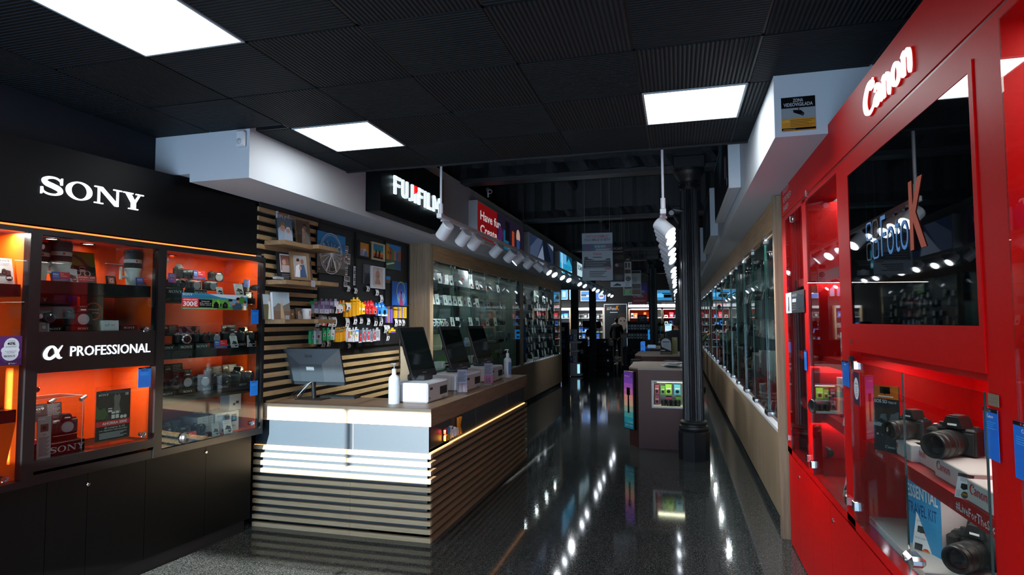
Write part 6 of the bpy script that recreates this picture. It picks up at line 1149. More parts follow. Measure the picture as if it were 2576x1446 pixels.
rowpk([(871, 882, 826, 857), (876, 886, 830, 860)], .16, .02, WHT, [('r', .04, .3, .3, .9, PRED), ('r', .4, .6, .95, .92, mat('#d8b02a', .5)), ('r', .6, .6, .95, .9, mat('#5aa05a', .5)), ('r', .4, .3, .6, .5, mat('#d8722a', .5))], 'white film pack with rainbow print', 'white film packs on the pegboard')
rowpk([(887, 893, 829, 860), (893, 902, 828, 859)], .15, .01, WHT, [('r', .05, .5, .2, .9, PRED), ('r', .2, .8, 1, .95, SKYB), ('r', .3, .35, .6, .6, mat('#d8a02a', .5)), ('r', .3, .5, .6, .6, mat('#4aa05a', .5))], 'white film pack with rainbow bars and blue top', 'white film packs on the pegboard')
rowpk([(902, 910, 836, 862), (912, 921, 830, 860), (921, 931, 830, 859), (932, 938, 833, 860), (938, 946, 832, 858)], .15, .012, [mat('#5a4a5c', .3), GRYP, mat('#8a96a6', .3), GRYP, GRYP], [('r', .45, .12, .85, .88, PRED), ('c', .65, .6, .12, LGREY), ('r', .1, .3, .3, .7, mat('#2a3a5a', .5)), ('r', 0, 0, 1, .1, WHT)], 'clear blister pack with red or blue card', 'blister packs on the pegboard', dep=.05)
pack((945, 956, 829, 857), .12, LGREY, [('r', .1, .3, .8, .9, GREY), ('r', .2, .1, .6, .2, WHT)], 'grey and white blister card at the right of the lower pack row', 'blister packs on the pegboard')
pack((983, 995, 829, 837), .12, YEL, [('r', 0, 0, 1, .5, PUR)], 'small yellow and purple pack hanging alone at the right', 'purple film cartons on the pegboard')
# camera bag straps hanging at the end of the pegboard, twigs
p = FS.hit(1008, 870, -.10); o = thing('tote_bag', 'cream cloth bag with dark straps hanging at the right end of the slatted wall', 'bag', (p.x, p.y, p.z)); 
q = M(); CRM = mat('#a89c84', .8); zt_, = (FS.sz(1006, 872, -.1)[1],); zb2 = FS.sz(1008, 995, -.1)[1]; h = zt_ - zb2
q.add([(.0, -.01, 0), (.02, .03, -.02), (.03, -.06, -h * .35), (.05, .10, -h * .32), (.04, -.10, -h * .62), (.06, .12, -h * .55), (.03, -.07, -h * .95), (.05, .05, -h), (-.02, .0, -.02), (-.02, .04, -h * .4), (-.02, .02, -h * .9)], [(0, 1, 3, 2), (2, 3, 5, 4), (4, 5, 7, 6), (8, 0, 2, 9), (9, 2, 4), (9, 4, 6, 10), (1, 8, 9, 3), (3, 9, 5), (5, 9, 10, 7), (6, 7, 10)], CRM); q.build('cloth', o)
q = M(); q.tube([(-.01, -.02, .16), (.0, -.03, 0), (.02, -.07, -h * .3), (.03, -.1, -h * .45)], .008, RUB).tube([(-.01, .03, .16), (.0, .03, 0), (.03, .05, -h * .2)], .008, RUB); q.build('straps', o)
p = FS.hit(985, 770, -.12); o = M()
for a, b, c in ((0, .0, .0), (.01, .02, .01)): o.tube([(a, b, c), (.02, .15, .005 + c), (.03, .3, -.005 + c), (.05, .42, .03 + c)], [.004, .004, .003, .002], BLKM, 6)
o.tube([(-.085, 0, 0), (0, 0, 0), (.02, .05, 0)], .004, BLKM, 6); tag(o.build('display_hooks', None, p), 'thin dark twig-like hooks sticking out at the right of the pegboard', 'hooks')

# ================= GOODS IN THE LEFT SHOWCASE =================
rnd = random.Random(3)
def lz(px, d): p = FL.hit(px, 800, d); return p.y
COLN = {'white': WHT, 'grey': LGREY, 'dark': DGREY, 'red': PRED, 'black': BLK, 'cream': mat('#cfc8a8', .5), 'copper': mat('#b0694a', .4), 'blue': BLUE, 'green': mat('#5a7a4a', .5), 'yellow': YEL}
CB = {'white': 'white', 'grey': 'grey'}
def sbox(px0, px1, d, z, h, col, label, els=None, dep=.12):
    a, b = lz(px0, d), lz(px1, d)
    if els is None: els = [('r', .15, .25, .85, .7, rnd.choice((DGREY, GREY, PRED, LGREY))), ('L', .1, .8, .92, .8, 2, GREY)]
    return gbox('product_box', label, 'box', (FL.w(0, d, 0).x, a, z), FL.phi, max(b - a, .05), dep, h, COLN[col], els)
top = [(1084, 1092, .16, 'grey'), (1088, 1104, .20, 'dark'), (1098, 1106, .19, 'copper'), (1108, 1114, .17, 'dark'), (1114, 1127, .17, 'grey'), (1128, 1138, .16, 'white'), (1139, 1149, .17, 'white'), (1152, 1177, .27, 'grey'), (1176, 1188, .25, 'white'), (1188, 1221, .24, 'grey'), (1222, 1232, .12, 'cream')]
TN = ['leftmost grey box', 'dark hanging box', 'copper coloured box', 'black box behind the silver cases', 'silver case with a camera picture', 'white grey box with a price tag', 'white box with red top and orange stripe', 'large grey box with small red square', 'tall white box beside the large grey box', 'wide grey box with a gimbal picture', 'cream box at the end of the row']
for k, (a, b, h, c) in enumerate(top):
    e = None
    if k == 7: e = [('r', .35, .45, .6, .55, PRED)]
    if k == 6: e = [('r', 0, .88, 1, 1, PRED), ('r', 0, .4, 1, .46, mat('#d88a3a', .5))]
    if k == 9: e = [('p', [(.25, .6), (.3, .45), (.7, .5), (.72, .42), (.28, .38)], BLK), ('r', .28, .2, .34, .6, BLK)]
    sbox(a, b, .14 if k % 2 else .20, 2.22, h, c, TN[k] + ' on the top shelf of the left showcase', e)
def lprice(px, z, label, d=.09, dot=1): 
    a = lz(px, d); w, h = .065, .15; q = M(); q.T = T(rx=-.3); q.box((0, 0, 0), (w, .002, h), WHT); art(q, 0, 0, 0, w, h, [('L', .15, .85, .86, .62, 4, GREY), ('r', .25, .24, .65, .5, DGREY)] + ([('c', .68, .16, .2, mat('#d86a2a', .5))] if dot else [])); return tag(q.build('price_card', None, (FL.w(0, d, 0).x, a, z), FL.phi - .6), label, 'price card', 'price cards in the left showcase')
for k, (px, dt) in enumerate(((1103, 0), (1133, 0), (1184, 1), (1199, 1), (1208, 1), (1226, 0), (1231, 0), (1252, 1))): lprice(px, 2.22, 'white price card %s on the top shelf of the left showcase' % ORD[k], dot=dt)
mid = [(1083, 1088, .12, 'white'), (1087, 1094, .10, 'copper'), (1093, 1100, .09, 'dark'), (1104, 1112, .11, 'dark'), (1110, 1122, .09, 'red'), (1112, 1124, .14, 'white'), (1123, 1128, .08, 'red'), (1128, 1141, .06, 'white'), (1143, 1152, .10, 'dark'), (1158, 1164, .16, 'cream'), (1165, 1178, .14, 'white'), (1180, 1188, .17, 'grey'), (1188, 1197, .15, 'grey'), (1214, 1220, .11, 'black'), (1226, 1240, .12, 'dark')]
for k, (a, b, h, c) in enumerate(mid): sbox(a, b, .14 if k % 2 else .2, 1.93, h, c, '%s gadget box %s from left, second shelf of the left showcase' % (c, ORD[k]), [('r', .2, .3, .8, .75, rnd.choice((mat('#d8722a', .5), BLUE, GREY, PRED, DGREY)))] if c in ('white', 'cream', 'grey') else None)
for k, px in enumerate((1084, 1097, 1118, 1129, 1142, 1154, 1179, 1199, 1220, 1227, 1260)): lprice(px, 1.93, 'white price card %s on the second shelf of the left showcase' % ORD[k], dot=k > 5)
sbox(1088, 1098, .09, 1.93, .025, 'yellow', 'flat yellow strip box on the second shelf', [], .05)
# camera row with pastel instant cameras
def instacam(px, z, col, cn):
    o = thing('instant_camera', cn + ' pastel instant camera on the third shelf of the left showcase', 'camera', (FL.w(0, .12, 0).x, lz(px, .12), z), FL.phi - .2); m = mat(col, .35)
    M().box((-.06, 0, 0), (.06, .05, .12), m, .018).build('body', o); l = M(); l.lathe([(.038, 0), (.038, .02), (.03, .035), (.02, .035), (.016, .028), (0, .028, BLK)], (.015, 0, .045), (0, -1, 0), m, 24); l.build('lens', o); M().box((-.045, -.002, .075), (-.015, .004, .10), DGREY, .002).build('flash', o); M().box((.03, -.002, .085), (.05, .004, .105), BLK, .002).build('viewfinder', o)
for px, c, n in ((1086, '#b8c8e0', 'blue'), (1096, '#d8dce8', 'white'), (1107, '#c6d8cc', 'mint green'), (1119, '#e0c8cc', 'pink')): instacam(px, 1.62, c, n)
for k, (px, kk) in enumerate(((1128, 'dslr'), (1142, 'hump_cap'), (1160, 'hump_lens'), (1178, 'dslr'), (1196, 'hump_cap'), (1214, 'lens'), (1236, 'dslr'))): put(cam(kk), (FL.w(0, .22, 0).x, lz(px, .22), 1.62), FL.phi - .2, 'used black camera %s from the left on the third shelf of the left showcase' % ORD[k], scale=1.15)
for k, px in enumerate((1136, 1150, 1182, 1200, 1224, 1245)): lprice(px, 1.62, 'white price card %s on the third shelf of the left showcase' % ORD[k], dot=0)
for k, (a, b, h, c) in enumerate(((1110, 1121, .2, 'cream'), (1112, 1120, .13, 'white'), (1121, 1128, .12, 'grey'), (1128, 1140, .15, 'blue'), (1186, 1196, .12, 'grey'), (1200, 1212, .1, 'dark'), (1262, 1272, .19, 'white'))): sbox(a, b, .16, 1.32, h, c, '%s box, %s from the left on the fourth shelf of the left showcase' % (c, ORD[k]))
for k, (a, b, h, c) in enumerate(((1112, 1134, .09, 'white'), (1120, 1130, .15, 'green'), (1188, 1199, .1, 'grey'), (1250, 1258, .08, 'green'), (1260, 1275, .12, 'grey'))): sbox(a, b, .14, 1.05, h, c, '%s box, %s from the left on the lowest glass shelf of the left showcase' % (c, ORD[k]))
for k, px in enumerate((1188, 1196, 1213, 1258)): lprice(px, 1.05 if k % 2 else 1.32, 'white price card %s on the low shelves of the left showcase' % ORD[k])
for k, (px, kk) in enumerate(((1255, 'lens'), (1248, 'dslr'), (1268, 'compact'))): put(cam(kk), (FL.w(0, .2, 0).x, lz(px, .2), (1.32, 1.62, 1.32)[k]), FL.phi - .3, 'small camera or drone, %s at the right of the left showcase' % ORD[k], scale=1.2)
for px in (1242, 1279): sign(FL, 'hanging_label', 'small blue hanging label %s in the left showcase' % ('left' if px < 1260 else 'right'), 'label', (px - 2, px + 4, 838, 855), .04, BLUE, [('r', .2, .1, .8, .4, LGREY)], .002)
# ================= ACCESSORY WALL IN THE FAR LEFT SHOWCASE =================
rnd = random.Random(11); DKC = [BLK, RUB, DGREY, mat('#2b2f36', .4), mat('#3a3430', .5)]
proto = []
for k in range(5):
    o = thing('accessory_pack', 'x', 'accessory', (0, 0, -60), 0); M().box((-.045, 0, 0), (.045, .03, .10 + .02 * k), DKC[k], .004).build('packet', o); M().box((-.004, -.05, .10 + .02 * k), (.0, .14, .106 + .02 * k), STEEL).build('hook', o)
    q = M(); q.T = T(rx=-.15); q.box((-.019, -.056, .03), (.019, -.054, .11 + .02 * k), WHT); q.box((-.008, -.0565, .04), (.008, -.056, .055), GREY); q.build('price_tag', o); proto.append([o, 0])
RW = ['top', 'second', 'third', 'fourth', 'fifth', 'sixth', 'seventh', 'bottom']
for r in range(8):
    z = 2.22 - r * .185
    for c in range(15):
        if rnd.random() < .06: continue
        k = rnd.randrange(5); y = YM + .20 + (Y1 - YM - .42) * (c + rnd.uniform(-.2, .2)) / 14; lb = 'dark hanging accessory with white tag in the %s row, %s from the left' % (RW[r], ORD[c]); g_ = 'accessories hanging in the far left showcase'
        o, u = proto[k]; loc = (FL.w(0, rnd.choice((.14, .2, .28)), 0).x, y, z - .1 + rnd.uniform(-.03, .03))
        if not u: o.location = loc; o.rotation_euler = (0, 0, FL.phi - .6); o['label'] = lb; o['group'] = g_; proto[k][1] = 1
        else: dup(o, loc, FL.phi - rnd.uniform(.3, .9), lb, g_)
tag(M().box((-.3, 0, 0), (.3, .01, .2), mat('#5aa05a', .5)).box((-.28, -.001, .05), (.28, 0, .18), WHT).build('notice_board', None, (FL.w(0, .40, 0).x, 15.0, 2.28), FL.phi), 'green and white notice at the top of the far left showcase', 'sign')
o = M(); o.add([(0, -.1, 0), (.02, .1, 0), (.0, -.06, -.5), (.03, .12, -.45), (.02, .02, -.7)], [(0, 1, 3, 2), (2, 3, 4)], BLUE); tag(o.build('blue_cloth', None, (LWX - .12, 12.6, 1.6)), 'bright blue cloth hanging at lower left of the far left showcase', 'cloth')

# ================= GOODS IN THE RIGHT SHOWCASE =================
def rs(y, d, z): return (RWX + d, y, z)
rnd = random.Random(5)
LV = [(.781, 'bottom'), (1.12, 'first glass'), (1.52, 'second glass'), (1.92, 'third glass'), (2.28, 'top glass')]
n = 0
for li, (z, nm) in enumerate(LV):
    y = 5.62; i = 0
    while y < 17:
        near = y < 8.3; w = rnd.uniform(.14, .24) if near else rnd.uniform(.16, .3)
        lb = '%s, %s from near end, %s level of right showcase'
        if near:
            if li in (0, 1, 2) or rnd.random() < .5:
                red = rnd.random() < .45; h = rnd.uniform(.16, .26) if li < 2 else rnd.uniform(.12, .2)
                gbox('product_box', lb % (('red' if red else 'white') + ' Canon box', ORD[i], nm), 'box', rs(y + w, .12 + .1 * (i % 2), z), FRD.phi, w, .18, h, PRED if red else CW, [('N', .12, .62, .12, WHT if red else PRED), ('r', 0, 0, 1, .18, CW if red else PRED), ('L', .5, .95, .3, .22, 2, GREY)])
            else: put(cam(rnd.choice(('dslr', 'hump_lens'))), rs(y + w / 2, .22, z), FRD.phi + rnd.uniform(0, .9), lb % ('black camera', ORD[i], nm), scale=1.2)
        else:
            q = rnd.random()
            if q < .45: put(cam(rnd.choice(('dslr', 'hump_lens', 'hump_cap'))), rs(y + w / 2, rnd.uniform(.14, .26), z), FRD.phi + rnd.uniform(0, .9), lb % ('black camera', ORD[i], nm), scale=1.3)
            elif q < .7:
                o = thing('camera_lens', lb % ('black lens', ORD[i], nm), 'lens', rs(y + w / 2, .2, z), 0); R = rnd.uniform(.035, .055); h = rnd.uniform(.09, .24); M().lathe([(0, 0), (R * .8, 0), (R * .85, h * .3), (R, h * .4), (R, h * .95), (R * .9, h), (0, h)], (0, 0, 0), (0, 0, 1), CAMB, 20).build('barrel', o); M().lathe([(R * 1.01, h * .5), (R * 1.04, h * .52), (R * 1.04, h * .7), (R * 1.01, h * .72)], (0, 0, 0), (0, 0, 1), RUB, 20).build('focus_ring', o)
            else: gbox('product_box', lb % ('dark or grey box', ORD[i], nm), 'box', rs(y + w, .2, z), FRD.phi, w, .12, rnd.uniform(.1, .2), rnd.choice((DGREY, mat('#1c4a6a', .5), GREY, CW)), [('r', .1, .5, .9, .8, rnd.choice((WHT, SKYB, PRED)))])
        if rnd.random() < .45:
            o = M(); o.T = T(rx=-.25); o.box((0, 0, 0), (.06, .002, .12), WHT); art(o, 0, 0, 0, .06, .12, [('r', .2, .3, .8, .7, DGREY), ('L', .1, .9, .9, .78, 2, GREY)]); tag(o.build('price_card', None, rs(y + w * .6, .09, z), FRD.phi), 'white price card, %s from near end, %s level of right showcase' % (ORD[i], nm), 'price card')
        y += w + rnd.uniform(.06, .3 if not near else .12); i += 1
        if i >= len(ORD): break
# ================= SIGN BOXES ON THE BULKHEADS =================
FLB = Fr((BLX + .14, 0, 0), math.pi / 2)
def lightbox(fr, y0, y1, z0, z1, th, label, els, body=WHTP, face=BLK, brd=.02):
    s0, s1 = (y0, y1) if fr.phi > 0 else (-y1, -y0); p = fr.w(s0, 0, z0); w, h = s1 - s0, z1 - z0
    t = thing('light_box_sign', label, 'sign', (p.x, p.y, p.z), fr.phi, 'picture boxes along the bulkheads')
    M().box((0, 0, 0), (w, th, h), body, .004).build('box_body', t); q = M(); q.rect(brd, brd, w - brd, h - brd, -.0008, face); art(q, brd, -.0008, brd, w - 2 * brd, h - 2 * brd, els); q.build('picture_panel', t); return t
def em(h, s): return mat(h, .5, 0, s)
o = thing('fuji_sign', 'black FUJIFILM sign box with lit white letters on the left bulkhead', 'sign', (-2.70, 5.18, 2.755), math.pi / 2); M().box((0, 0, 0), (1.60, .158, .66), BLK, .003).build('box_body', o)
a, z0 = Fr((-2.70, 0, 0), math.pi / 2).sz(987, 487); b, _ = Fr((-2.70, 0, 0), math.pi / 2).sz(1104, 537); _, z1 = Fr((-2.70, 0, 0), math.pi / 2).sz(987, 440)
E_F = mat('#eafaff', .5, 0, .9, name='lit_fuji_letters'); q = M(); hh = min(z1 - z0, .30); sc_f = (b - a) / (4.26 * .92); z0 = 3.0 - .09
z0r = Fr((-2.70, 0, 0), math.pi / 2).sz(987, 487)[1]; z1r = Fr((-2.70, 0, 0), math.pi / 2).sz(987, 441)[1]
q2 = M(); logo_fuji(q2, 0, 0, 1, 0, E_F, em('#e01818', 1.2), .02 / 1); hs = z1r - z0r
for i, v in enumerate(q2.v): q2.v[i] = (a - 5.18 + v[0] / (4.26 * .92) * (b - a), -.028 + v[1], z0r - 2.755 + v[2] * hs)
q2.build('lit_fujifilm_letters', o)
lightbox(FLB, 8.14, 10.8, 2.86, 3.43, .138, 'red and dark HAVE FUN CREATE picture box on the left bulkhead', [('r', 0, 0, .36, 1, em('#a3141a', .35)), ('r', .36, 0, 1, 1, em('#231c30', .5)), ('t', 'Have fun.', .04, .56, .24, em('#d8d0d0', .6), 'l', .42, .02), ('t', 'Create.', .04, .18, .24, em('#d8d0d0', .6), 'l', .34, .02), ('r', .50, 0, .62, .6, em('#1d6f90', .4)), ('r', .70, .05, .76, .7, em('#c8502a', .45)), ('c', .86, .6, .05, em('#e0b8a8', .5)), ('r', .82, .0, .9, .5, em('#3a5a9a', .4)), ('p', [(.36, .0), (.44, .0), (.5, .5), (.4, .7)], em('#5a2a6a', .4)), ('r', .54, .3, .64, .9, em('#17131c', .3))])
lightbox(FLB, 11.3, 13.6, 2.84, 3.42, .138, 'blue grey abstract picture box on the left bulkhead', [('r', 0, 0, 1, 1, em('#2a3a58', .5)), ('p', [(0, .5), (.3, 1), (.5, 1), (.2, 0), (0, 0)], em('#4a5a78', .55)), ('p', [(.5, 1), (.7, 1), (.9, .3), (.6, .2)], em('#141c30', .4)), ('p', [(.2, 0), (.5, .8), (.6, .0)], em('#8fa0bc', .5)), ('p', [(.75, 1), (1, .8), (1, 1)], em('#a8b4c8', .5))])
lightbox(FLB, 14.4, 16.2, 2.86, 3.40, .138, 'bright cyan lake picture box on the left bulkhead', [('r', 0, 0, 1, 1, em('#2a9ac8', 1.0)), ('r', 0, .5, .5, 1, em('#5aa8d8', 1.0)), ('p', [(.1, 1), (.14, 0), (.2, 0), (.18, 1)], em('#a8d8f0', 1.0)), ('p', [(.5, .6), (.7, .9), (1, .5), (1, 1), (.5, 1)], em('#10506a', .6)), ('p', [(.4, .2), (1, .3), (1, .1), (.5, .05)], em('#b8f0ff', 1.0)), ('L', .3, 1, .5, .1, 8, em('#0d6a8a', .6))])
lightbox(FLB, 17.0, 18.9, 2.86, 3.40, .138, 'pale picture box with black letters on the left bulkhead', [('r', 0, 0, 1, 1, em('#b8dce8', .9)), ('t', 'SIGMA', .06, .6, .26, BLK, 'l', .5, .02), ('p', [(.2, 0), (.5, .3), (.8, .2), (1, .5), (1, 0)], em('#2a5a6a', .5)), ('c', .7, .6, .03, BLK), ('c', .82, .6, .03, BLK)])
FRB = Fr((BRX - .10, 0, 0), -math.pi / 2)
lightbox(FRB, 5.37, 7.3, 2.815, 3.42, .098, 'nearest white edged picture box with black wave picture on the right bulkhead', [('r', 0, 0, 1, 1, BLK), ('p', [(.2, 1), (.5, .3), (.8, 1)], mat('#10343e', .4)), ('p', [(.4, .9), (.5, .5), (.62, .8), (.7, 1)], mat('#3a6a76', .4)), ('r', .80, .25, .84, .6, GREY), ('r', .88, .2, .91, .55, GREY), ('c', .93, .12, .02, LGREY)])
lightbox(FRB, 8.35, 10.6, 2.815, 3.45, .098, 'second white edged picture box on the right bulkhead', [('r', 0, 0, 1, 1, BLK), ('p', [(.5, .2), (.6, .8), (.7, .3)], mat('#4a3a4c', .4)), ('c', .75, .5, .05, mat('#6a5a5c', .4))])
lightbox(FRB, 11.9, 14.2, 2.815, 3.45, .098, 'third white edged picture box on the right bulkhead', [('r', 0, 0, 1, 1, BLK), ('r', .3, .3, .6, .6, mat('#2a2c30', .4))])
lightbox(FRB, 15.6, 17.6, 2.815, 3.4, .098, 'farthest white edged picture box on the right bulkhead', [('r', 0, 0, 1, 1, BLK)])
# ================= TRACK LIGHTS =================
E_S = mat('#eef6ff', .5, 0, 26, name='lit_spotlight_face')
def track(x, y0, y1, z, label):
    t = thing('lighting_track', label, 'light track', (x, y0, z)); L = y1 - y0
    M().box((-.018, 0, 0), (.018, L, .034), WHTP, .002).build('rail', t); M().box((-.024, -.03, -.004), (.024, .04, .038), WHTP, .004).build('end_feed', t)
    for y in (0.0,) + tuple(range(3, int(L), 4)):
        top_ = 4.35 - z if y else 4.35 - z
        p = M(); p.cyl((0, y + .02, .034), (0, y + .02, top_), .011 if y == 0 else .004, .011 if y == 0 else .004, WHTP if y == 0 else DGREY, 10)
        if y == 0: p.cyl((0, .02, .034), (0, .02, .13), .02, .02, WHTP, 14)
        p.build('suspension_rod', t)
SP = {}
def spot(x, y, z, az, el, label, group, lit, cone=88):
    """az: direction the lamp points to in plan (0 = +x), el: degrees below the horizon"""
    key = 'on'
    if key not in SP:
        o = thing('track_spotlight', 'x', 'spotlight', (0, 0, -70)); R, L = .058, .155
        M().box((-.012, -.045, -.018), (.012, .045, 0), WHTP, .002).build('track_adapter', o); M().box((-.006, -.006, -.07), (.006, .006, -.018), WHTP).build('arm', o)
        q = M(); q.T = T((0, 0, -.095)); q.lathe([(0, -.07), (R * .9, -.07), (R, -.06), (R, .075), (R * .93, .08), (R * .9, .055)], (0, 0, 0), (1, 0, -.9), WHTP, 28); b = q.build('cylinder_body', o)
        q = M(); q.T = T((0, 0, -.095)); q.lathe([(R * .9, .056), (0, .056)], (0, 0, 0), (1, 0, -.9), E_S, 24); q.build('lit_face', b); SP[key] = [o, 0]
    o, u = SP[key]
    if not u: o.location = (x, y, z); o.rotation_euler = (0, 0, az); o['label'] = label; o['group'] = group; SP[key][1] = 1
    else: dup(o, (x, y, z), az, label, group)
    if lit:
        d = V((math.cos(az), math.sin(az), -.9)).normalized(); c = V((x, y, z - .095)) + d * .10
        lamp('SPOT', 'track_beam', c, lit, (.93, .97, 1), target=c + d, spot_size=math.radians(cone), spot_blend=.7, shadow_soft_size=.04)
XL_, XR_ = -2.02, -.098; ZT = 2.62
track(XL_, 5.0, 20, ZT, 'white suspended light track along the left showcases'); track(XR_, 5.0, 24.5, 2.56, 'white suspended light track along the right showcases')
ly = [5.12, 5.62, 5.98, 6.75, 7.35, 7.75, 8.35, 8.95, 9.5, 10.0, 10.7, 11.4, 12.0, 12.7, 13.4, 14.1, 14.9, 15.7, 16.5, 17.4, 18.3, 19.2]
laz = [150, 155, 158, 165, 160, 200, 160, 30, -20, -35, -30, -40, 20, -35, -30, 170, -30, -40, -20, 30, -30, -40]
for k, y in enumerate(ly): spot(XL_, y, ZT, math.radians(laz[k]), 42, 'white cylinder spotlight on the left track, %s from the camera' % ORD[k], 'spotlights on the left light track', (55 if k < 7 else 45) if k < 12 or k % 3 == 0 else 0, 58 if k < 7 else 88)
ry = [5.10, 5.35, 5.60, 5.9, 6.5, 7.0, 7.5, 8.0, 8.8, 9.4, 10.0, 10.7, 11.4, 12.2, 13.0, 14.0, 15.0, 16.2, 17.4, 18.6, 20, 21.5, 23]
for k, y in enumerate(ry): spot(XR_, y, 2.56, math.radians((-25, -15, -28, -10, -25, -18, -30, 5)[k % 8]), 42, 'white cylinder spotlight on the right track, %s from the camera' % ORD[k], 'spotlights on the right light track', (55 if k < 10 else 40) if k % 2 == 0 else 0)
o = thing('emergency_light', 'flat white emergency light box hanging under the left track', 'lamp', (XL_ - .02, 6.35, ZT - .03)); M().box((-.05, -.17, -.06), (.05, .17, 0), WHTP, .01).build('housing', o); M().box((-.035, -.14, -.066), (.035, .14, -.059), LGREY, .003).build('diffuser', o)
p = K('x', BLX + .06, 1228, 492); o = thing('security_camera', 'small white security camera above the left bulkhead', 'security camera', (p.x, p.y, 3.62)); M().cyl((0, 0, 0), (0, 0, .10), .015, .015, WHTP, 12).build('bracket', o); M().cyl((0, 0, .12), (.08, -.16, .05), .035, .035, WHTP, 18).build('camera_body', o); M().cyl((.08, -.16, .05), (.082, -.164, .048), .026, .026, BLK, 18).build('lens', o)
p = K('y', 7.0, 1693, 560); o = thing('security_camera', 'small grey security camera beside the near fluted column', 'security camera', (p.x, 7.6, 3.0)); M().tube([(.14, .22, .06), (.08, .14, .06), (0, 0, .05)], .012, LGREY).build('bracket', o); M().cyl((0, .05, .04), (-.02, -.08, .0), .03, .03, LGREY, 16).build('camera_body', o)
# ================= HANGING POSTERS =================
def hang(px, y, label, base, els, frame=None):
    fr = Fr((0, y, 0), .06); a, z0 = fr.sz(px[0], px[3]); b, _ = fr.sz(px[1], px[3]); _, z1 = fr.sz(px[0], px[2]); w, h = b - a, z1 - z0
    t = thing('hanging_poster', label, 'poster', fr.w(a, 0, z0), .06); q = M(); q.box((0, 0, 0), (w, .012, h), base); art(q, 0, 0, 0, w, h, els); q.build('printed_board', t)
    q = M()
    for xx in (.04, w - .04): M().cyl((xx, .006, h), (xx, .006, 4.34 - z0), .0018, .0018, GREY, 6).build('hanging_wire', t)
    if frame: 
        f = .012; q.box((-f, -.006, -f), (0, .016, h + f), frame).box((w, -.006, -f), (w + f, .016, h + f), frame).box((0, -.006, -f), (w, .016, 0), frame).box((0, -.006, h), (w, .016, h + f), frame); q.build('frame', t)
    return t
HG = mat('#6f7880', .6); HD = mat('#23282c', .6)
hang((1465, 1542, 587, 706), 9.0, 'grey poster about a Canon lens refund hanging over the aisle, nearest', mat('#9aa4ac', .6), [('t', 'DISFRUTA DE UN REEMBOLSO', .5, .90, .055, mat('#a02a30', .5), 'c', .74, .01), ('t', 'CON LA COMPRA DE UN OBJETIVO*', .5, .83, .055, HD, 'c', .88, .01), ('r', 0, .62, 1, .77, mat('#38566a', .5)), ('r', 0, .62, .38, .77, mat('#1c4a58', .5)), ('c', .2, .69, .09, mat('#5a2a6a', .5)), ('t', 'RECIBE HASTA', .42, .69, .045, LGREY, 'l', .36, .01), ('t', '600€', .8, .69, .045, mat('#a02a30', .5), 'l', .14, .02), ('L', .45, .95, .66, .64, 2, GREY), ('N', .5, .54, .045, mat('#a81c24', .5), 'c'), ('L', .35, .65, .49, .485, 1, DGREY), ('p', [(.04, .26), (.08, .50), (.18, .50), (.2, .46), (.3, .45), (.4, .43), (.6, .42), (.75, .43), (.82, .46), (.92, .46), (.95, .26)], HD), ('L', .1, .9, .42, .28, 4, HG), ('r', .74, .225, .94, .25, mat('#a02a30', .5)), ('L', .24, .8, .19, .08, 4, DGREY)])
hang((1508, 1571, 620, 709), 10.5, 'black second-hand camera poster reading OCASIO over the aisle', BLKM, [('t', 'OCASIÓ', .56, .90, .06, LGREY, 'l', .38, .02), ('L', .5, .95, .84, .83, 1, LGREY), ('c', .84, .68, .10, HD), ('c', .84, .68, .05, mat('#2a78b0', .4)), ('r', .62, .62, .98, .74, HD), ('r', .7, .40, .96, .52, HD), ('c', .7, .46, .07, LGREY), ('r', .06, .03, .45, .16, GREY), ('c', .25, .12, .1, LGREY), ('r', .62, .04, .96, .2, HD), ('c', .8, .12, .09, DGREY), ('L', .05, .5, .4, .3, 3, GREY)])
hang((1536, 1589, 645, 722), 12.0, 'white poster with black accessories drawing over the aisle', mat('#eef2f4', .5), [('r', .66, .82, 1, 1, HD), ('t', 'ció', .72, .86, .07, WHT, 'l', .2, .02), ('r', .72, .62, .78, .78, HD), ('r', .86, .62, .92, .78, HD), ('r', .68, .44, .96, .56, HD), ('o', .84, .26, .12, .07, HD), ('c', .84, .26, .05, HD), ('p', [(.1, .04), (.3, .12), (.5, .08), (.5, .04)], HD), ('L', .7, .95, .15, .05, 3, GREY)])
hang((1569, 1612, 682, 742), 13.5, 'white and green repair poster over the aisle', mat('#d4dcda', .5), [('r', 0, .90, 1, 1, HD), ('r', 0, .80, .42, .9, mat('#2f8a3a', .5)), ('r', .02, .70, .8, .72, mat('#4a9a3a', .5)), ('r', .56, .5, .78, .66, LGREY), ('r', .5, .26, 1, .46, mat('#2a2420', .5)), ('r', .04, .26, .48, .44, mat('#4a3a30', .5)), ('r', 0, .02, .48, .24, mat('#5ab04a', .5)), ('r', .5, .02, 1, .24, mat('#4a3320', .5)), ('L', .06, .4, .2, .06, 4, WHT)], LGREY)
hang((1590, 1628, 712, 766), 17.0, 'small purple and red HAVE FUN CREATE poster over the rear aisle', mat('#b0202a', .5), [('r', 0, .5, 1, 1, mat('#5a3aa0', .5)), ('t', 'Have fun.', .08, .56, .14, LGREY, 'l', .8, .02), ('t', 'Create.', .08, .34, .16, LGREY, 'l', .7, .02), ('L', .1, .9, .2, .15, 2, LGREY)])
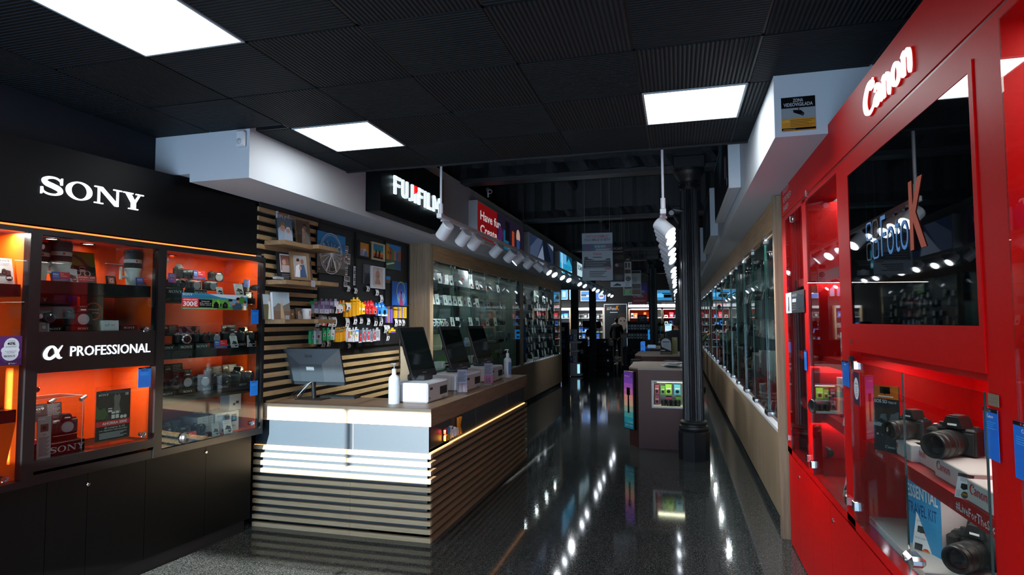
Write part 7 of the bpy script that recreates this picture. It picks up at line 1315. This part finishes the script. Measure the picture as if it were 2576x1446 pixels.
# ================= MAROON DISPLAY ISLANDS =================
MAR = mat('#3c1512', .55, name='maroon_laminate'); MTOP = mat('#8d8378', .4, name='pale_island_top')
def island(x0, y0, x1, dy, label, top=1.05, niche=False):
    t = thing('display_island', label, 'display island', (x0, y0, 0)); w = x1 - x0; c = .14
    P = [(c, 0), (w - c, 0), (w, c * 1.8), (w, dy - c), (w - c, dy), (c, dy), (0, dy - c), (0, c * 1.8)]
    def pr(m, z0, z1, mm, grow=0):
        Q = [(p[0], p[1]) for p in P]; n = 8; m.add([(a, b, z0) for a, b in Q] + [(a, b, z1) for a, b in Q], [tuple(range(n))[::-1], tuple(range(n, 2 * n))] + [(i, (i + 1) % n, n + (i + 1) % n, n + i) for i in range(n)], mm)
    if niche:
        q = M(); n = 8; Q = P
        q.add([(a, b, .0) for a, b in Q] + [(a, b, top - .02) for a, b in Q], [tuple(range(n))[::-1]] + [(i, (i + 1) % n, n + (i + 1) % n, n + i) for i in range(1, n)], MAR)
        a0, a1, z0, z1 = niche; f = lambda u0, u1, v0, v1: q.add([(u0, 0, v0), (u1, 0, v0), (u1, 0, v1), (u0, 0, v1)], [(0, 1, 2, 3)], MAR)
        f(c, a0, 0, top - .02); f(a1, w - c, 0, top - .02); f(a0, a1, 0, z0); f(a0, a1, z1, top - .02); q.build('carcass', t)
        q = M(); b = .35; W2 = mat('#bfc0b8', .5); q.add([(a0, 0, z0), (a1, 0, z0), (a1, 0, z1), (a0, 0, z1), (a0, b, z0), (a1, b, z0), (a1, b, z1), (a0, b, z1)], [(0, 1, 5, 4), (2, 3, 7, 6), (0, 4, 7, 3), (1, 2, 6, 5), (4, 5, 6, 7)], W2)
        for u0, u1, v0, v1 in ((a0 - .02, a0, z0 - .02, z1 + .02), (a1, a1 + .02, z0 - .02, z1 + .02), (a0, a1, z0 - .02, z0), (a0, a1, z1, z1 + .02)): q.box((u0, -.006, v0), (u1, .01, v1), WHTP)
        q.box((a0 + .05, .05, z1 - .012), (a1 - .05, .08, z1 - .004), em('#e6ecb8', 3.5)); q.build('lit_niche', t)
    else:
        q = M(); pr(q, 0, top - .02, MAR); q.build('carcass', t)
    q = M(); pr(q, top - .019, top, MTOP); q.build('top_board', t); return t
n0 = K('y', 8.4, 1643, 990).x + .67; 
island(-.67, 8.4, .24, 1.5, 'near maroon display island with lit niche beside the fluted column', 1.06, (n0, .95, .56, .885))
for px0, px1, z0, h, col, lb in ((1647, 1658, .70, .13, mat('#7a2a48', .5), 'maroon lens box at upper left of the lit niche'), (1647, 1658, .565, .12, mat('#7a2a48', .5), 'maroon lens box at lower left of the lit niche'), (1662, 1673, .70, .12, mat('#4a7a2a', .5), 'green lens box at left of the lit niche'), (1674, 1690, .70, .14, mat('#6a9a2a', .5), 'bright green lens box in the lit niche'), (1674, 1690, .565, .10, mat('#7a2a48', .5), 'maroon lens box below the bright green box'), (1696, 1712, .70, .14, mat('#3a8aa0', .5), 'teal lens box in the lit niche'), (1700, 1714, .565, .11, mat('#4a7a2a', .5), 'green lens box at lower right of the lit niche')):
    a = K('y', 8.58, px0, 990).x; b = K('y', 8.58, px1, 990).x; gbox('lens_box', lb, 'box', (a, 8.58, z0), 0, b - a, .10, h, col, [('r', .1, .55, .9, .62, LGREY), ('c', .5, .3, .3, BLK, .16)])
tag(M().box((0, 0, 0), (.56, .12, .006), ACR).build('niche_shelf', None, (n0 - .67 + .01, 8.57, .690)), 'clear shelf inside the lit niche of the near island', 'shelf')
for k, px in enumerate((1669, 1682, 1694, 1705)):
    o = thing('camera_lens', 'small black lens standing %s in the lit niche' % ORD[k], 'lens', (K('y', 8.5, px, 990).x, 8.5, .56)); M().lathe([(0, 0), (.03, 0), (.034, .03), (.036, .08), (0, .08)], (0, 0, 0), (0, 0, 1), CAMB, 18).build('barrel', o); M().lathe([(.0365, .035), (.0365, .06)], (0, 0, 0), (0, 0, 1), RUB, 18).build('focus_ring', o)
lamp('AREA', 'niche_light', (.0, 8.5, .87), 1.6, (1, 1, .75), target=(0, 8.5, 0), shape='RECTANGLE', size=.6, size_y=.04)
# screen on the corner of the near island
o = thing('poster_display', 'lit purple and teal SONY poster display on the corner of the near maroon island', 'display', (-.735, 8.50, .24), -.85); M().box((0, 0, 0), (.22, .05, .78), BLK, .006).build('box_body', o)
q = M(); ST = ['#0d5a6a', '#17707c', '#3a7f80', '#7a8a7a', '#b08a70', '#c07870', '#a05a88', '#8a4a98', '#6a3a94', '#5a2f84']
for i, c in enumerate(ST): q.rect(.012, .012 + .0756 * i, .208, .012 + .0756 * (i + 1), -.001, em(c, .6))
logo_sony(q, .03, .70, .022, -.002, WHT); q.poly([(.09, .22), (.13, .22), (.125, .46), (.095, .46)], -.002, BLK); q.box((.075, -.0025, .46), (.145, -.001, .56), BLK); q.text('Creada', .205, .09, .028, -.002, WHT, 'r'); q.text('para crear', .205, .045, .028, -.002, WHT, 'r'); q.build('lit_picture', o)
for k in range(9):
    r_ = random.Random(k); tag(M().box((-.10, -.07, 0), (.10, .07, .008), (WHT, LGREY, DGREY)[k % 3]).build('magazine', None, (.0 + r_.uniform(-.18, .2), 8.75 + r_.uniform(-.12, .2), 1.061 + .0085 * k), r_.uniform(-.7, .7)), 'loose magazine in the pile on the near maroon island', 'magazine', 'magazines piled on the near island')
for x0, y0, lb in ((-.80, 11.62, 'second maroon display island from the camera'), (-.78, 14.6, 'third maroon display island from the camera'), (-.55, 17.3, 'fourth small maroon display island'), (-1.12, 19.85, 'fifth maroon display island near the blue sign')): island(x0, y0, .22, 1.6, lb, 1.06 if y0 < 17.2 else 1.10)
def pcard(px, y, z, label, base, els, th=.01, name='display_sign'):
    a = K('y', y, px[0], 850).x; b = K('y', y, px[1], 850).x; h = K('y', y, px[0], px[2]).z - z; q = M(); q.box((0, 0, 0), (b - a, th, h), base); art(q, 0, 0, 0, b - a, h, els); return tag(q.build(name, None, (a, y, z)), label, 'sign')
pcard((1661, 1690, 850), 12.0, 1.061, 'black sign with white drop shape on the second maroon island', BLKM, [('c', .48, .70, .42, LGREY, .28), ('p', [(.06, .64), (.12, .45), (.95, .2), (.92, .68)], LGREY), ('r', .2, .72, .8, .80, TEAL), ('L', .25, .8, .66, .5, 3, GREY), ('r', .02, .22, .4, .27, WHT), ('r', .05, .03, .95, .15, mat('#6a5a4a', .5))])
pcard((1690, 1704, 848), 12.3, 1.061, 'yellowish leaflet behind the white drop sign', mat('#8f8a5a', .5), [('t', 'X-H2S', .5, .85, .06, WHT, 'c', .6), ('L', .2, .8, .4, .1, 4, GREY)])
pcard((1585, 1610, 905), 11.42, .86, 'black box end reading X-H2S at the second island', BLKM, [('t', 'X-H2S', .5, .5, .22, WHT, 'c', .6, .02)], .36)
pcard((1611, 1620, 860), 14.3, .90, 'glowing blue poster on the corner of the third island', em('#2a6ac0', .8), [('t', 'α', .5, .6, .2, WHT, 'c'), ('r', .2, .1, .8, .4, em('#103a80', .5))], .5)
pcard((1629, 1649, 867), 14.9, 1.061, 'small pale blue card on the third island', em('#8fb8d8', .35), [('L', .1, .9, .6, .4, 2, DGREY)])
pcard((1630, 1647, 829), 20.2, 1.101, 'bright blue sign with orange picture on the fifth island', em('#1f86d0', .8), [('r', .25, .55, .75, .8, mat('#a84a2a', .5)), ('r', .3, .15, .7, .3, BLK)])
# ================= REAR HALL =================
def rack(x0, x1, y, label, rows, seed, back=mat('#b8bcc0', .5), items=('w',), z0=.5, hd=2.35):
    t = thing('shelving_unit', label + ' against the rear wall', 'shelf', (x0, y, 0)); w = x1 - x0
    M().box((0, .4, 0), (w, .44, hd), back).build('back_panel', t); q = M(); q.box((-.06, 0, 0), (0, .44, hd), WOODV).box((w, 0, 0), (w + .06, .44, hd), WOODV); q.build('side_panels', t); M().box((0, 0, hd - .12), (w, .44, hd), WHTP).build('top_board', t)
    for r in range(rows):
        z = z0 + (hd - .5 - z0) * r / max(rows - 1, 1); M().box((0, .02, z - .02), (w, .4, z), WHTP).build('shelf_board', t)
    rr = random.Random(seed); short = label.replace(' in the side hall', '').replace('shelving', 'unit')
    for r in range(rows):
        z = z0 + (hd - .5 - z0) * r / max(rows - 1, 1); x = .06; k = 0
        while x < w - .15 and k < 14:
            ww = rr.uniform(.10, .20); col, cn = rr.choice({'w': ((WHT, 'white'), (LGREY, 'grey'), (DGREY, 'black'), (BLUE, 'blue')), 'r': ((WHT, 'white'), (PRED, 'red'), (DGREY, 'black'), (WHT, 'white')), 'o': ((ORG, 'orange'), (ORG, 'orange')), 'd': ((DGREY, 'black'), (GREY, 'grey'), (BLK, 'black'))}[rr.choice(items)])
            gbox('boxed_gadget', '%s gadget box, %s from left, %s shelf of %s' % (cn, ORD[k], ORD[r], short), 'box', (x0 + x, y + .08, z), 0, ww, .15, rr.uniform(.12, .26), col, [('r', .2, .2, .8, .6, rr.choice((BLK, GREY, WHT)))])
            x += ww + rr.uniform(.02, .1); k += 1
    lamp('AREA', 'shelf_light', (x0 + w / 2, y - .25, hd + .1), 30 * w, (.93, .97, 1), target=(x0 + w / 2, y + .35, .8), shape='RECTANGLE', size=w, size_y=.05)
    return t
yb = 29.6
rack(K('y', yb, 1384, 800).x, K('y', yb, 1432, 800).x, yb, 'white gadget shelving far left', 4, 1); rack(K('y', yb, 1453, 800).x, K('y', yb, 1516, 800).x, yb, 'white gadget shelving in the side hall', 5, 2, items=('w', 'w'))
rack(K('y', yb, 1584, 800).x, K('y', yb, 1634, 800).x, yb, 'orange backed shelving', 4, 3, ORG, ('o', 'd')); rack(K('y', yb, 1641, 800).x, K('y', yb, 1664, 800).x, yb, 'white lens shelving', 5, 4, items=('w', 'd')); rack(K('y', yb, 1668, 800).x, K('y', yb, 1712, 800).x, yb, 'red backed shelving', 5, 5, RED, ('r', 'w'))
rack(K('y', yb, 1716, 800).x, .82, yb, 'far right red shelving', 5, 6, RED, ('r',))
FBK = Fr((0, yb - .1, 0), 0)
def bsign(px, label, base, els, y=yb - .12, name='light_box_sign', th=.118):
    fr = Fr((0, y, 0), 0); a, z0 = fr.sz(px[0], px[3]); b, _ = fr.sz(px[1], px[3]); _, z1 = fr.sz(px[0], px[2]); w, h = b - a, z1 - z0
    t = thing(name, label, 'sign', (a, y, z0)); M().box((-.03, .002, -.03), (w + .03, th, h + .03), WHTP).build('box_body', t); q = M(); q.rect(0, 0, w, h, 0, base); art(q, 0, 0, 0, w, h, els); q.build('picture_panel', t)
bsign((1646, 1706, 731, 755), 'blue light box with camcorder and SONY lettering on the rear wall', em('#2a80b8', 1.0), [('r', 0, .3, 1, .7, em('#5ab0e0', 1.1)), ('S', .03, .84, .1, WHT), ('r', .40, .25, .72, .6, BLK), ('r', .34, .64, .7, .74, BLK), ('r', .66, .3, .76, .5, DGREY), ('L', .35, .9, .1, .08, 1, WHT)], y=29.9, th=.149)
bsign((1462, 1484, 733, 756), 'blue landscape light box left in the side hall', em('#1f6ab8', .8), [('r', 0, .4, 1, .6, em('#b8d8f0', .9)), ('r', 0, .45, .6, .7, em('#10284a', .5))], y=29.9, th=.149); bsign((1498, 1523, 733, 756), 'blue light box with glass dome right in the side hall', em('#1f5aa8', .7), [('c', .6, .5, .3, em('#9ab0c8', .7), .36), ('r', .4, .4, .8, .55, em('#6a3a4a', .5))], y=29.9, th=.149); bsign((1412, 1426, 728, 752), 'blue picture light box at the far left of the side hall', em('#2a78b8', .8), [('r', .2, .2, .8, .8, em('#8ac0e8', .8))], y=29.9, th=.149); bsign((1434, 1441, 730, 752), 'narrow blue light box at the far left of the side hall', em('#4a98c8', .8), [], y=29.9, th=.149)
bsign((1522, 1577, 766, 880), 'dark FotoK wall poster with a man looking through his hands', mat('#1c2226', .4), [('K', .10, .88, .07), ('L', .25, .6, .83, .82, 1, LGREY), ('c', .82, .60, .2, mat('#7d7068', .5), .17), ('p', [(.62, .66), (.64, .80), (1, .82), (1, .66), (.9, .72), (.72, .72)], HAIR), ('p', [(.68, .46), (.8, .38), (1, .40), (1, .1), (.75, .1)], mat('#16243a', .5)), ('p', [(.3, .55), (.5, .62), (.5, .58), (.32, .50)], GREY), ('c', .74, .64, .03, BLK), ('c', .9, .64, .03, BLK)], th=.05, name='wall_poster', y=yb - .3)
bsign((1582, 1634, 762, 771), 'dark SONY header board above the orange shelving', mat('#4a5056', .5), [('S', .5, .2, .6, WHT, 'c')]); bsign((1641, 1665, 760, 771), 'grey SONY header board beside the white Canon header', mat('#5f666c', .5), [('S', .5, .25, .5, WHT, 'c')]); bsign((1668, 1706, 760, 771), 'white Canon header board above the red shelving', WHT, [('N', .5, .2, .6, PRED, 'c')])
lamp('AREA', 'side_hall_light', (-5, 27.5, 3.2), 120, (.93, .97, 1), target=(-5, 30, 1.5), shape='RECTANGLE', size=3, size_y=.2)
# second, nearer rack with packs and the black display of bags
def at(px, y, z=0): return V((K('y', y, px, 850).x, y, z))
a, b = at(1578, 22), at(1652, 22); t = thing('accessory_stand', 'black stand with rows of hanging strap packs and a white zigzag logo sign', 'stand', a); w = b.x - a.x
M().box((0, .1, 0), (w, .16, 1.66), BLKM).box((0, 0, 1.64), (w, .2, 1.70), BLK).build('panel', t); q = M(); sx = K('y', 22, 1604, 850).x - a.x; q.box((sx, .0, 1.70), (sx + .33, .03, 1.92), BLK); q.build('sign_board', t)
q = M(); q.ribbon([(sx + .05, 1.79, .012), (sx + .12, 1.86, .014), (sx + .17, 1.80, .014), (sx + .22, 1.86, .014), (sx + .29, 1.79, .012)], -.002, WHT); q.ribbon([(sx + .05, 1.82, .01), (sx + .14, 1.78, .012), (sx + .22, 1.82, .012), (sx + .29, 1.83, .012)], -.003, WHT); q.text('peak design', sx + .165, 1.72, .022, -.002, WHT, 'c'); q.build('white_logo', t)
for r, z in enumerate((1.40, 1.08)):
    for c in range(9):
        M().box((.077 + c * (w - .1) / 9, -.08, z + .165), (.081 + c * (w - .1) / 9, .1, z + .169), STEEL).build('peg_hook', t)
        gbox('strap_pack', 'white strap pack %s from left in the %s row of the black stand' % (ORD[c], ('upper', 'lower')[r]), 'pack', (a.x + .04 + c * (w - .1) / 9, 21.93, z), 0, .075, .03, .17, WHT if (c + r) % 3 else LGREY, [('c', .5, .4, .32, BLK, .2), ('r', .2, .8, .8, .9, DGREY)], 'strap packs on the black stand')
t = thing('glass_display_case', 'clear tall glass case with goods in front of the red shelving', 'display case', at(1654, 24), 0); w = at(1690, 24).x - at(1654, 24).x; M().box((0, 0, .95), (w, .004, 1.75), GLASS).box((0, .4, .95), (w, .404, 1.75), GLASS).build('glass_panels', t); M().box((0, 0, 0), (w, .4, .95), DGREY).build('base_cabinet', t)
for z in (1.2, 1.5): M().box((.005, .01, z), (w - .005, .39, z + .006), GLSH).build('glass_shelf', t)
for k in range(8): put(cam(('dslr', 'hump_cap')[k % 2]), V((at(1654, 24).x + .08 + .12 * (k % 4), 24.2, 1.206 if k < 4 else 1.506)), .2 * k, 'small camera %s from left on the %s shelf of the clear glass case' % (ORD[k % 4], 'lower' if k < 4 else 'upper'), 'cameras in the clear glass case')
o = thing('counter_table', 'pale table with white top board and wooden legs beside the man in black', 'table', at(1562, 23.4)); w = at(1584, 23.4).x - at(1562, 23.4).x; M().box((0, 0, 1.06), (w, 1.2, 1.18), mat('#b8b49c', .5)).build('top_board', o)
for xx in (0, w - .05): M().box((xx, 0, 0), (xx + .05, .05, 1.06), mat('#9a8a66', .5)).build('leg', o)
q = M(); q.text('Pola', .25, 1.09, .06, -.002, DGREY); q.build('lettering', o)
gbox('product_box', 'low orange and white box on the pale table', 'box', (at(1565, 23.4).x, 23.6, 1.181), 0, .28, .2, .06, mat('#d86a3a', .5), [('r', 0, .6, 1, 1, mat('#6ab04a', .5))])
for k, (px, y, w, h, lb, c) in enumerate(((1588, 22.9, .36, .62, 'dark grey backpack in the middle below the strap packs', '#2a2d31'), (1612, 22.6, .32, .55, 'black backpack right of the grey backpack', '#15171a'), (1566, 23.0, .26, .66, 'light grey folded bag under the pale table', '#55585a'), (1577, 22.8, .22, .55, 'black bag between the light grey bag and the backpack', '#111214'))):
    o = thing('backpack', lb, 'bag', at(px, y - 1.05, .121)); m = mat(c, .8); M().box((0, 0, 0), (w, .22, h), m, .05).build('bag_body', o); M().box((.05, -.05, .05), (w - .05, .01, h * .5), m, .02).build('front_pocket', o); M().box((-.0, -.03, h * .72), (w, .05, h * .98), mat('#33363a', .7), .02).build('top_flap', o); M().tube([(w * .35, .05, h), (w * .4, .05, h + .05), (w * .6, .05, h + .05), (w * .65, .05, h)], .01, RUB).build('handle', o)
tag(M().box((0, 0, 0), (1.2, .5, .12), BLKM).build('low_platform', None, at(1562, 21.42)), 'low black platform carrying the bags', 'platform')
# ---- side hall: flight cases, blue display stand, bags
for k, (px, y, w, h, z, lb) in enumerate(((1477, 22.6, .92, .42, 0, 'lowest black flight case of the pile in the aisle'), (1478, 22.6, .88, .36, .42, 'middle black flight case of the pile'), (1486, 22.6, .62, .26, .78, 'upper black case on top of the pile'))):
    o = thing('flight_case', lb, 'case', at(px, y, z)); M().box((0, 0, 0), (w, .5, h - .005), BLKM, .02).build('case_body', o); M().box((-.005, -.01, h * .55), (w + .005, .51, h * .6), DGREY).build('lid_seam', o); M().box((w * .4, -.03, h * .45), (w * .6, 0, h * .52), RUB, .005).build('handle', o)
    for xx in (.15, .8): M().box((w * xx, -.02, h * .5), (w * xx + .05, 0, h * .68), STEEL).build('latch', o)
o = thing('speaker_cabinet', 'tall black cabinet with white label left of the flight cases', 'cabinet', at(1452, 22.4)); M().box((0, 0, 0), (.34, .4, 1.05), BLK, .01).build('cabinet_body', o); M().box((.12, -.003, .5), (.22, 0, .66), LGREY).build('white_label', o)
o = thing('display_stand', 'tall black display column with blue squares at the end of the left showcase', 'display stand', at(1412, 18.3)); M().box((0, 0, 0), (.21, .3, 1.66), BLK, .005).build('column', o); q = M()
for z, c in ((1.40, '#d8dccb'), (1.22, '#12305a'), (1.04, '#1f6fb0'), (.88, '#1f6fb0')): q.rect(.02, z, .10, z + .12, -.0015, mat(c, .5))
q.build('colour_squares', o)
o = thing('gadget_stand', 'white stepped stand with phone holders and blue packs beside the black column', 'display stand', at(1431, 18.6)); 
for z, w in ((.02, .38), (.75, .30), (1.02, .36)): M().box((0, 0, z), (w, .3, z + .06), WHTP, .005).build('shelf_board', o)
M().box((.0, .26, 0), (.22, .3, 1.45), LGREY).build('back_panel', o); M().box((.02, .02, .08), (.34, .28, .42), WHTP, .01).build('white_box', o); q = M(); q.rect(.25, .1, .33, .38, .019, em('#9ad8f0', 1.2)); q.build('lit_front', o)
for k, (x, z, c, lb) in enumerate(((.02, 1.08, BLUE, 'blue pack on the upper step of the gadget stand'), (.14, 1.08, WHT, 'white holder on the upper step of the gadget stand'), (.02, .5, BLUE, 'blue pack on the lower step of the gadget stand'), (.12, .5, WHT, 'white red pack on the lower step of the gadget stand'), (.1, .81, LGREY, 'white phone holder on the middle step of the gadget stand'))):
    q_ = at(1431, 18.6); gbox('gadget_pack', lb, 'pack', (q_.x + x, 18.65, z + .001 if z != .5 else .08 + .341), 0, .09, .08, .2, c, [('r', .2, .3, .8, .8, LGREY), ('r', 0, 0, 1, .08, PRED)])
for k, (px, z, lb) in enumerate(((1465, 1.45, 'black camera bag hanging left in the side hall'), (1490, 1.42, 'black camera bag hanging right in the side hall'), (1474, 1.1, 'brown trimmed camera bag hanging lower in the side hall'))):
    o = thing('shoulder_bag', lb, 'bag', at(px, 24, z)); M().box((0, 0, 0), (.34, .2, .26), mat('#1c1917', .8), .04).build('bag_body', o); M().box((.04, -.04, .03), (.3, .01, .16), mat('#3a2c20', .7), .015).build('front_pocket', o); M().tube([(.02, .1, .2), (.08, .1, .5), (.26, .1, .5), (.32, .1, .2)], .008, RUB).build('shoulder_strap', o)
o = thing('bag_rack', 'dark metal rack carrying the camera bags in the side hall', 'rack', at(1462, 24.3)); q = M()
for xx in (0, .75): q.cyl((xx, 0, 0), (xx, 0, 1.95), .015, .015, STEEL, 8)
q.build('uprights', o)
for z in (1.08, 1.41, 1.93): M().box((-.02, -.35, z - .01), (.77, .02, z - .002), DGREY).build('cross_shelf', o)
for k in range(3): o = thing('round_stool', 'chrome bar stool beside the flight cases, %s' % ORD[k], 'stool', at(1527 + 4 * k, 23.4 + .55 * k), .4 * k); M().lathe([(0, .70), (.17, .70), (.18, .74), (0, .76)], (0, 0, 0), (0, 0, 1), RUB, 20).build('seat', o); M().cyl((0, 0, .02), (0, 0, .7), .02, .02, CHROME, 12).build('post', o); M().lathe([(0, .0), (.2, .0), (.18, .02), (0, .03)], (0, 0, 0), (0, 0, 1), CHROME, 24).build('foot', o); M().ring(0, 0, .15, .15, .138, .138, 0, CHROME); q = M(); q.T = T((0, 0, .3), rx=math.pi / 2); q.ring(0, 0, .15, .15, .135, .135, 0, CHROME, .012); q.build('foot_ring', o)

# ================= PEOPLE =================
def skin_mesh(name, nodes, edges, m, parent, lv=1, root=0, loc=(0, 0, 0)):
    me = bpy.data.meshes.new(name); me.from_pydata([n[:3] for n in nodes], edges, []); o = bpy.data.objects.new(name, me); COL.objects.link(o)
    me.materials.append(m); s = o.modifiers.new('skin', 'SKIN'); s.use_smooth_shade = True
    for i, n in enumerate(nodes): 
        r = n[3]; me.skin_vertices[0].data[i].radius = (r, n[4] if len(n) > 4 else r)
    me.skin_vertices[0].data[root].use_root = True
    u = o.modifiers.new('sub', 'SUBSURF'); u.levels = lv; u.render_levels = lv + 1; o.parent = parent; o.location = loc; return o
def person(loc, rz, label, coat, trousers, hairc, pose, scale=1):
    """standing figure facing local -y"""
    t = thing('person', label, 'person', loc, rz); t.scale = (scale,) * 3
    SK = mat('#b58468', .6, name='skin')
    N = [(0, 0, .95, .125, .09), (0, 0, 1.15, .115, .085), (0, .0, 1.33, .13, .085), (0, .01, 1.42, .08, .06), (0, -.005, 1.52, .052), (0, -.01, 1.58, .062)]
    E = [(0, 1), (1, 2), (2, 3), (3, 4), (4, 5)]
    def limb(base, pts):
        p = base
        for q in pts: N.append(q); E.append((p, len(N) - 1)); p = len(N) - 1
        return p
    legs = pose['legs']
    for k, s in enumerate((-1, 1)):
        f = legs[k]; limb(0, [(.09 * s, 0, .88, .095), (.10 * s, f * .5 - .02, .48, .062), (.10 * s, f, .09, .042), (.105 * s, f - .06, .045, .045, .04), (.11 * s, f - .17, .03, .035, .028)])
    hands = []
    for k, s in enumerate((-1, 1)):
        A = pose['arms'][k]; limb(3, [(.17 * s, .01, 1.42, .062), (A[0][0], A[0][1], A[0][2], .046), (A[1][0], A[1][1], A[1][2], .034)]); hands.append(A)
    body = skin_mesh('body', N, E, SK, t)
    # clothing shells slightly larger than the body
    CN = [(0, 0, .80, .20, .15), (0, 0, .98, .195, .15), (0, .0, 1.18, .185, .145), (0, .0, 1.34, .20, .15), (0, .01, 1.45, .15, .11), (0, .01, 1.53, .095, .09)]; CE = [(0, 1), (1, 2), (2, 3), (3, 4), (4, 5)]
    for k, s in enumerate((-1, 1)):
        A = pose['arms'][k]; b = len(CN); CN += [(.19 * s, .01, 1.41, .082), (A[0][0], A[0][1], A[0][2], .066), (A[1][0], A[1][1], A[1][2], .052)]; CE += [(4, b), (b, b + 1), (b + 1, b + 2)]
    skin_mesh('jacket', CN, CE, coat, t)
    TN_ = [(0, 0, .93, .15, .115)]; TE = []
    for k, s in enumerate((-1, 1)):
        f = legs[k]; b = len(TN_); TN_ += [(.095 * s, 0, .86, .11), (.10 * s, f * .5 - .02, .48, .08), (.10 * s, f, .10, .064)]; TE += [(0, b), (b, b + 1), (b + 1, b + 2)]
    skin_mesh('trousers', TN_, TE, trousers, t)
    q = M(); q.sph((0, -.015, 1.665), (.074, .092, .112), SK, 24, 16); q.sph((0, -.104, 1.655), (.012, .018, .022), SK, 10, 8); q.sph((-.075, 0, 1.66), (.012, .02, .03), SK, 10, 8); q.sph((.075, 0, 1.66), (.012, .02, .03), SK, 10, 8)
    for s in (-1, 1): q.sph((.028 * s, -.096, 1.675), (.011, .008, .007), WHT, 10, 6); q.sph((.028 * s, -.102, 1.675), (.005, .004, .005), HAIR, 8, 6)
    q.box((-.022, -.1005, 1.61), (.022, -.092, 1.617), mat('#8a4a42', .5)); q.build('head', t)
    q = M(); q.sph((0, .008, 1.69), (.083, .098, .10), hairc, 24, 16); 
    q.v = [(a, max(b, -.062) if c < 1.70 else b, max(c, 1.60)) for a, b, c in q.v]; q.build('hair', t)
    for k, A in enumerate(hands):
        e, w_ = V(A[0]), V(A[1]); d = (w_ - e).normalized(); n = d.cross(V((0, 0, 1))).normalized() if abs(d.z) < .95 else V((0, 1, 0)); side = d.cross(n)
        HN = [(*w_, .026), (*(w_ + d * .05), .036, .018), (*(w_ + d * .085), .036, .016)]; HE = [(0, 1), (1, 2)]
        for j, (o_, L_) in enumerate(((-.030, .065), (-.010, .08), (.010, .075), (.028, .058))):
            b0 = w_ + d * .088 + n * o_; b = len(HN); c1 = b0 + d * L_ * .5 + side * .006; c2 = b0 + d * L_ * .9 + side * .03
            HN += [(*b0, .0095), (*c1, .009), (*c2, .0075)]; HE += [(2, b), (b, b + 1), (b + 1, b + 2)]
        b = len(HN); tb = w_ + d * .03 - n * .035; HN += [(*tb, .011), (*(tb + d * .035 - n * .018), .010), (*(tb + d * .062 - n * .018), .008)]; HE += [(1, b), (b, b + 1), (b + 1, b + 2)]
        skin_mesh('hand', HN, HE, SK, t)
    for k, s in enumerate((-1, 1)):
        f = legs[k]; M().box((.10 * s - .048, f - .20, 0), (.10 * s + .048, f + .06, .035), RUB, .01).sph((.10 * s, f - .09, .04), (.05, .12, .05), trousers if pose.get('dark') else mat('#6a6862', .6), 16, 10).build('shoe', t)
    return t
BCO = mat('#0d0f13', .85, name='black_down_jacket'); GRS = mat('#2f3a22', .85, name='olive_wool')
relaxed = ((-.27, .02, 1.14), (-.25, -.08, .90)), ((.27, .02, 1.14), (.25, -.08, .90))
person(K('z', 0, 1552, 903), math.radians(175), 'person in black jacket and dark trousers walking away down the aisle', BCO, mat('#12161f', .8), HAIR, {'legs': (-.10, .12), 'arms': relaxed}, 1.03)
person((-.03, 13.9, 0), math.radians(200), 'person in dark quilted jacket standing left behind the near fluted column', mat('#20242a', .8), BCO, HAIR, {'legs': (0, .02), 'arms': relaxed, 'dark': 1}, .99)
person((.42, 15.6, 0), math.radians(95), 'person in olive sweater reaching both hands to the right showcase glass', GRS, BCO, mat('#8d8a86', .8), {'legs': (.02, -.02), 'arms': (((-.25, -.06, 1.20), (-.12, -.26, 1.36)), ((.25, -.06, 1.20), (.12, -.26, 1.40))), 'dark': 1}, .98)
for o in (SP['on'][0],): pass
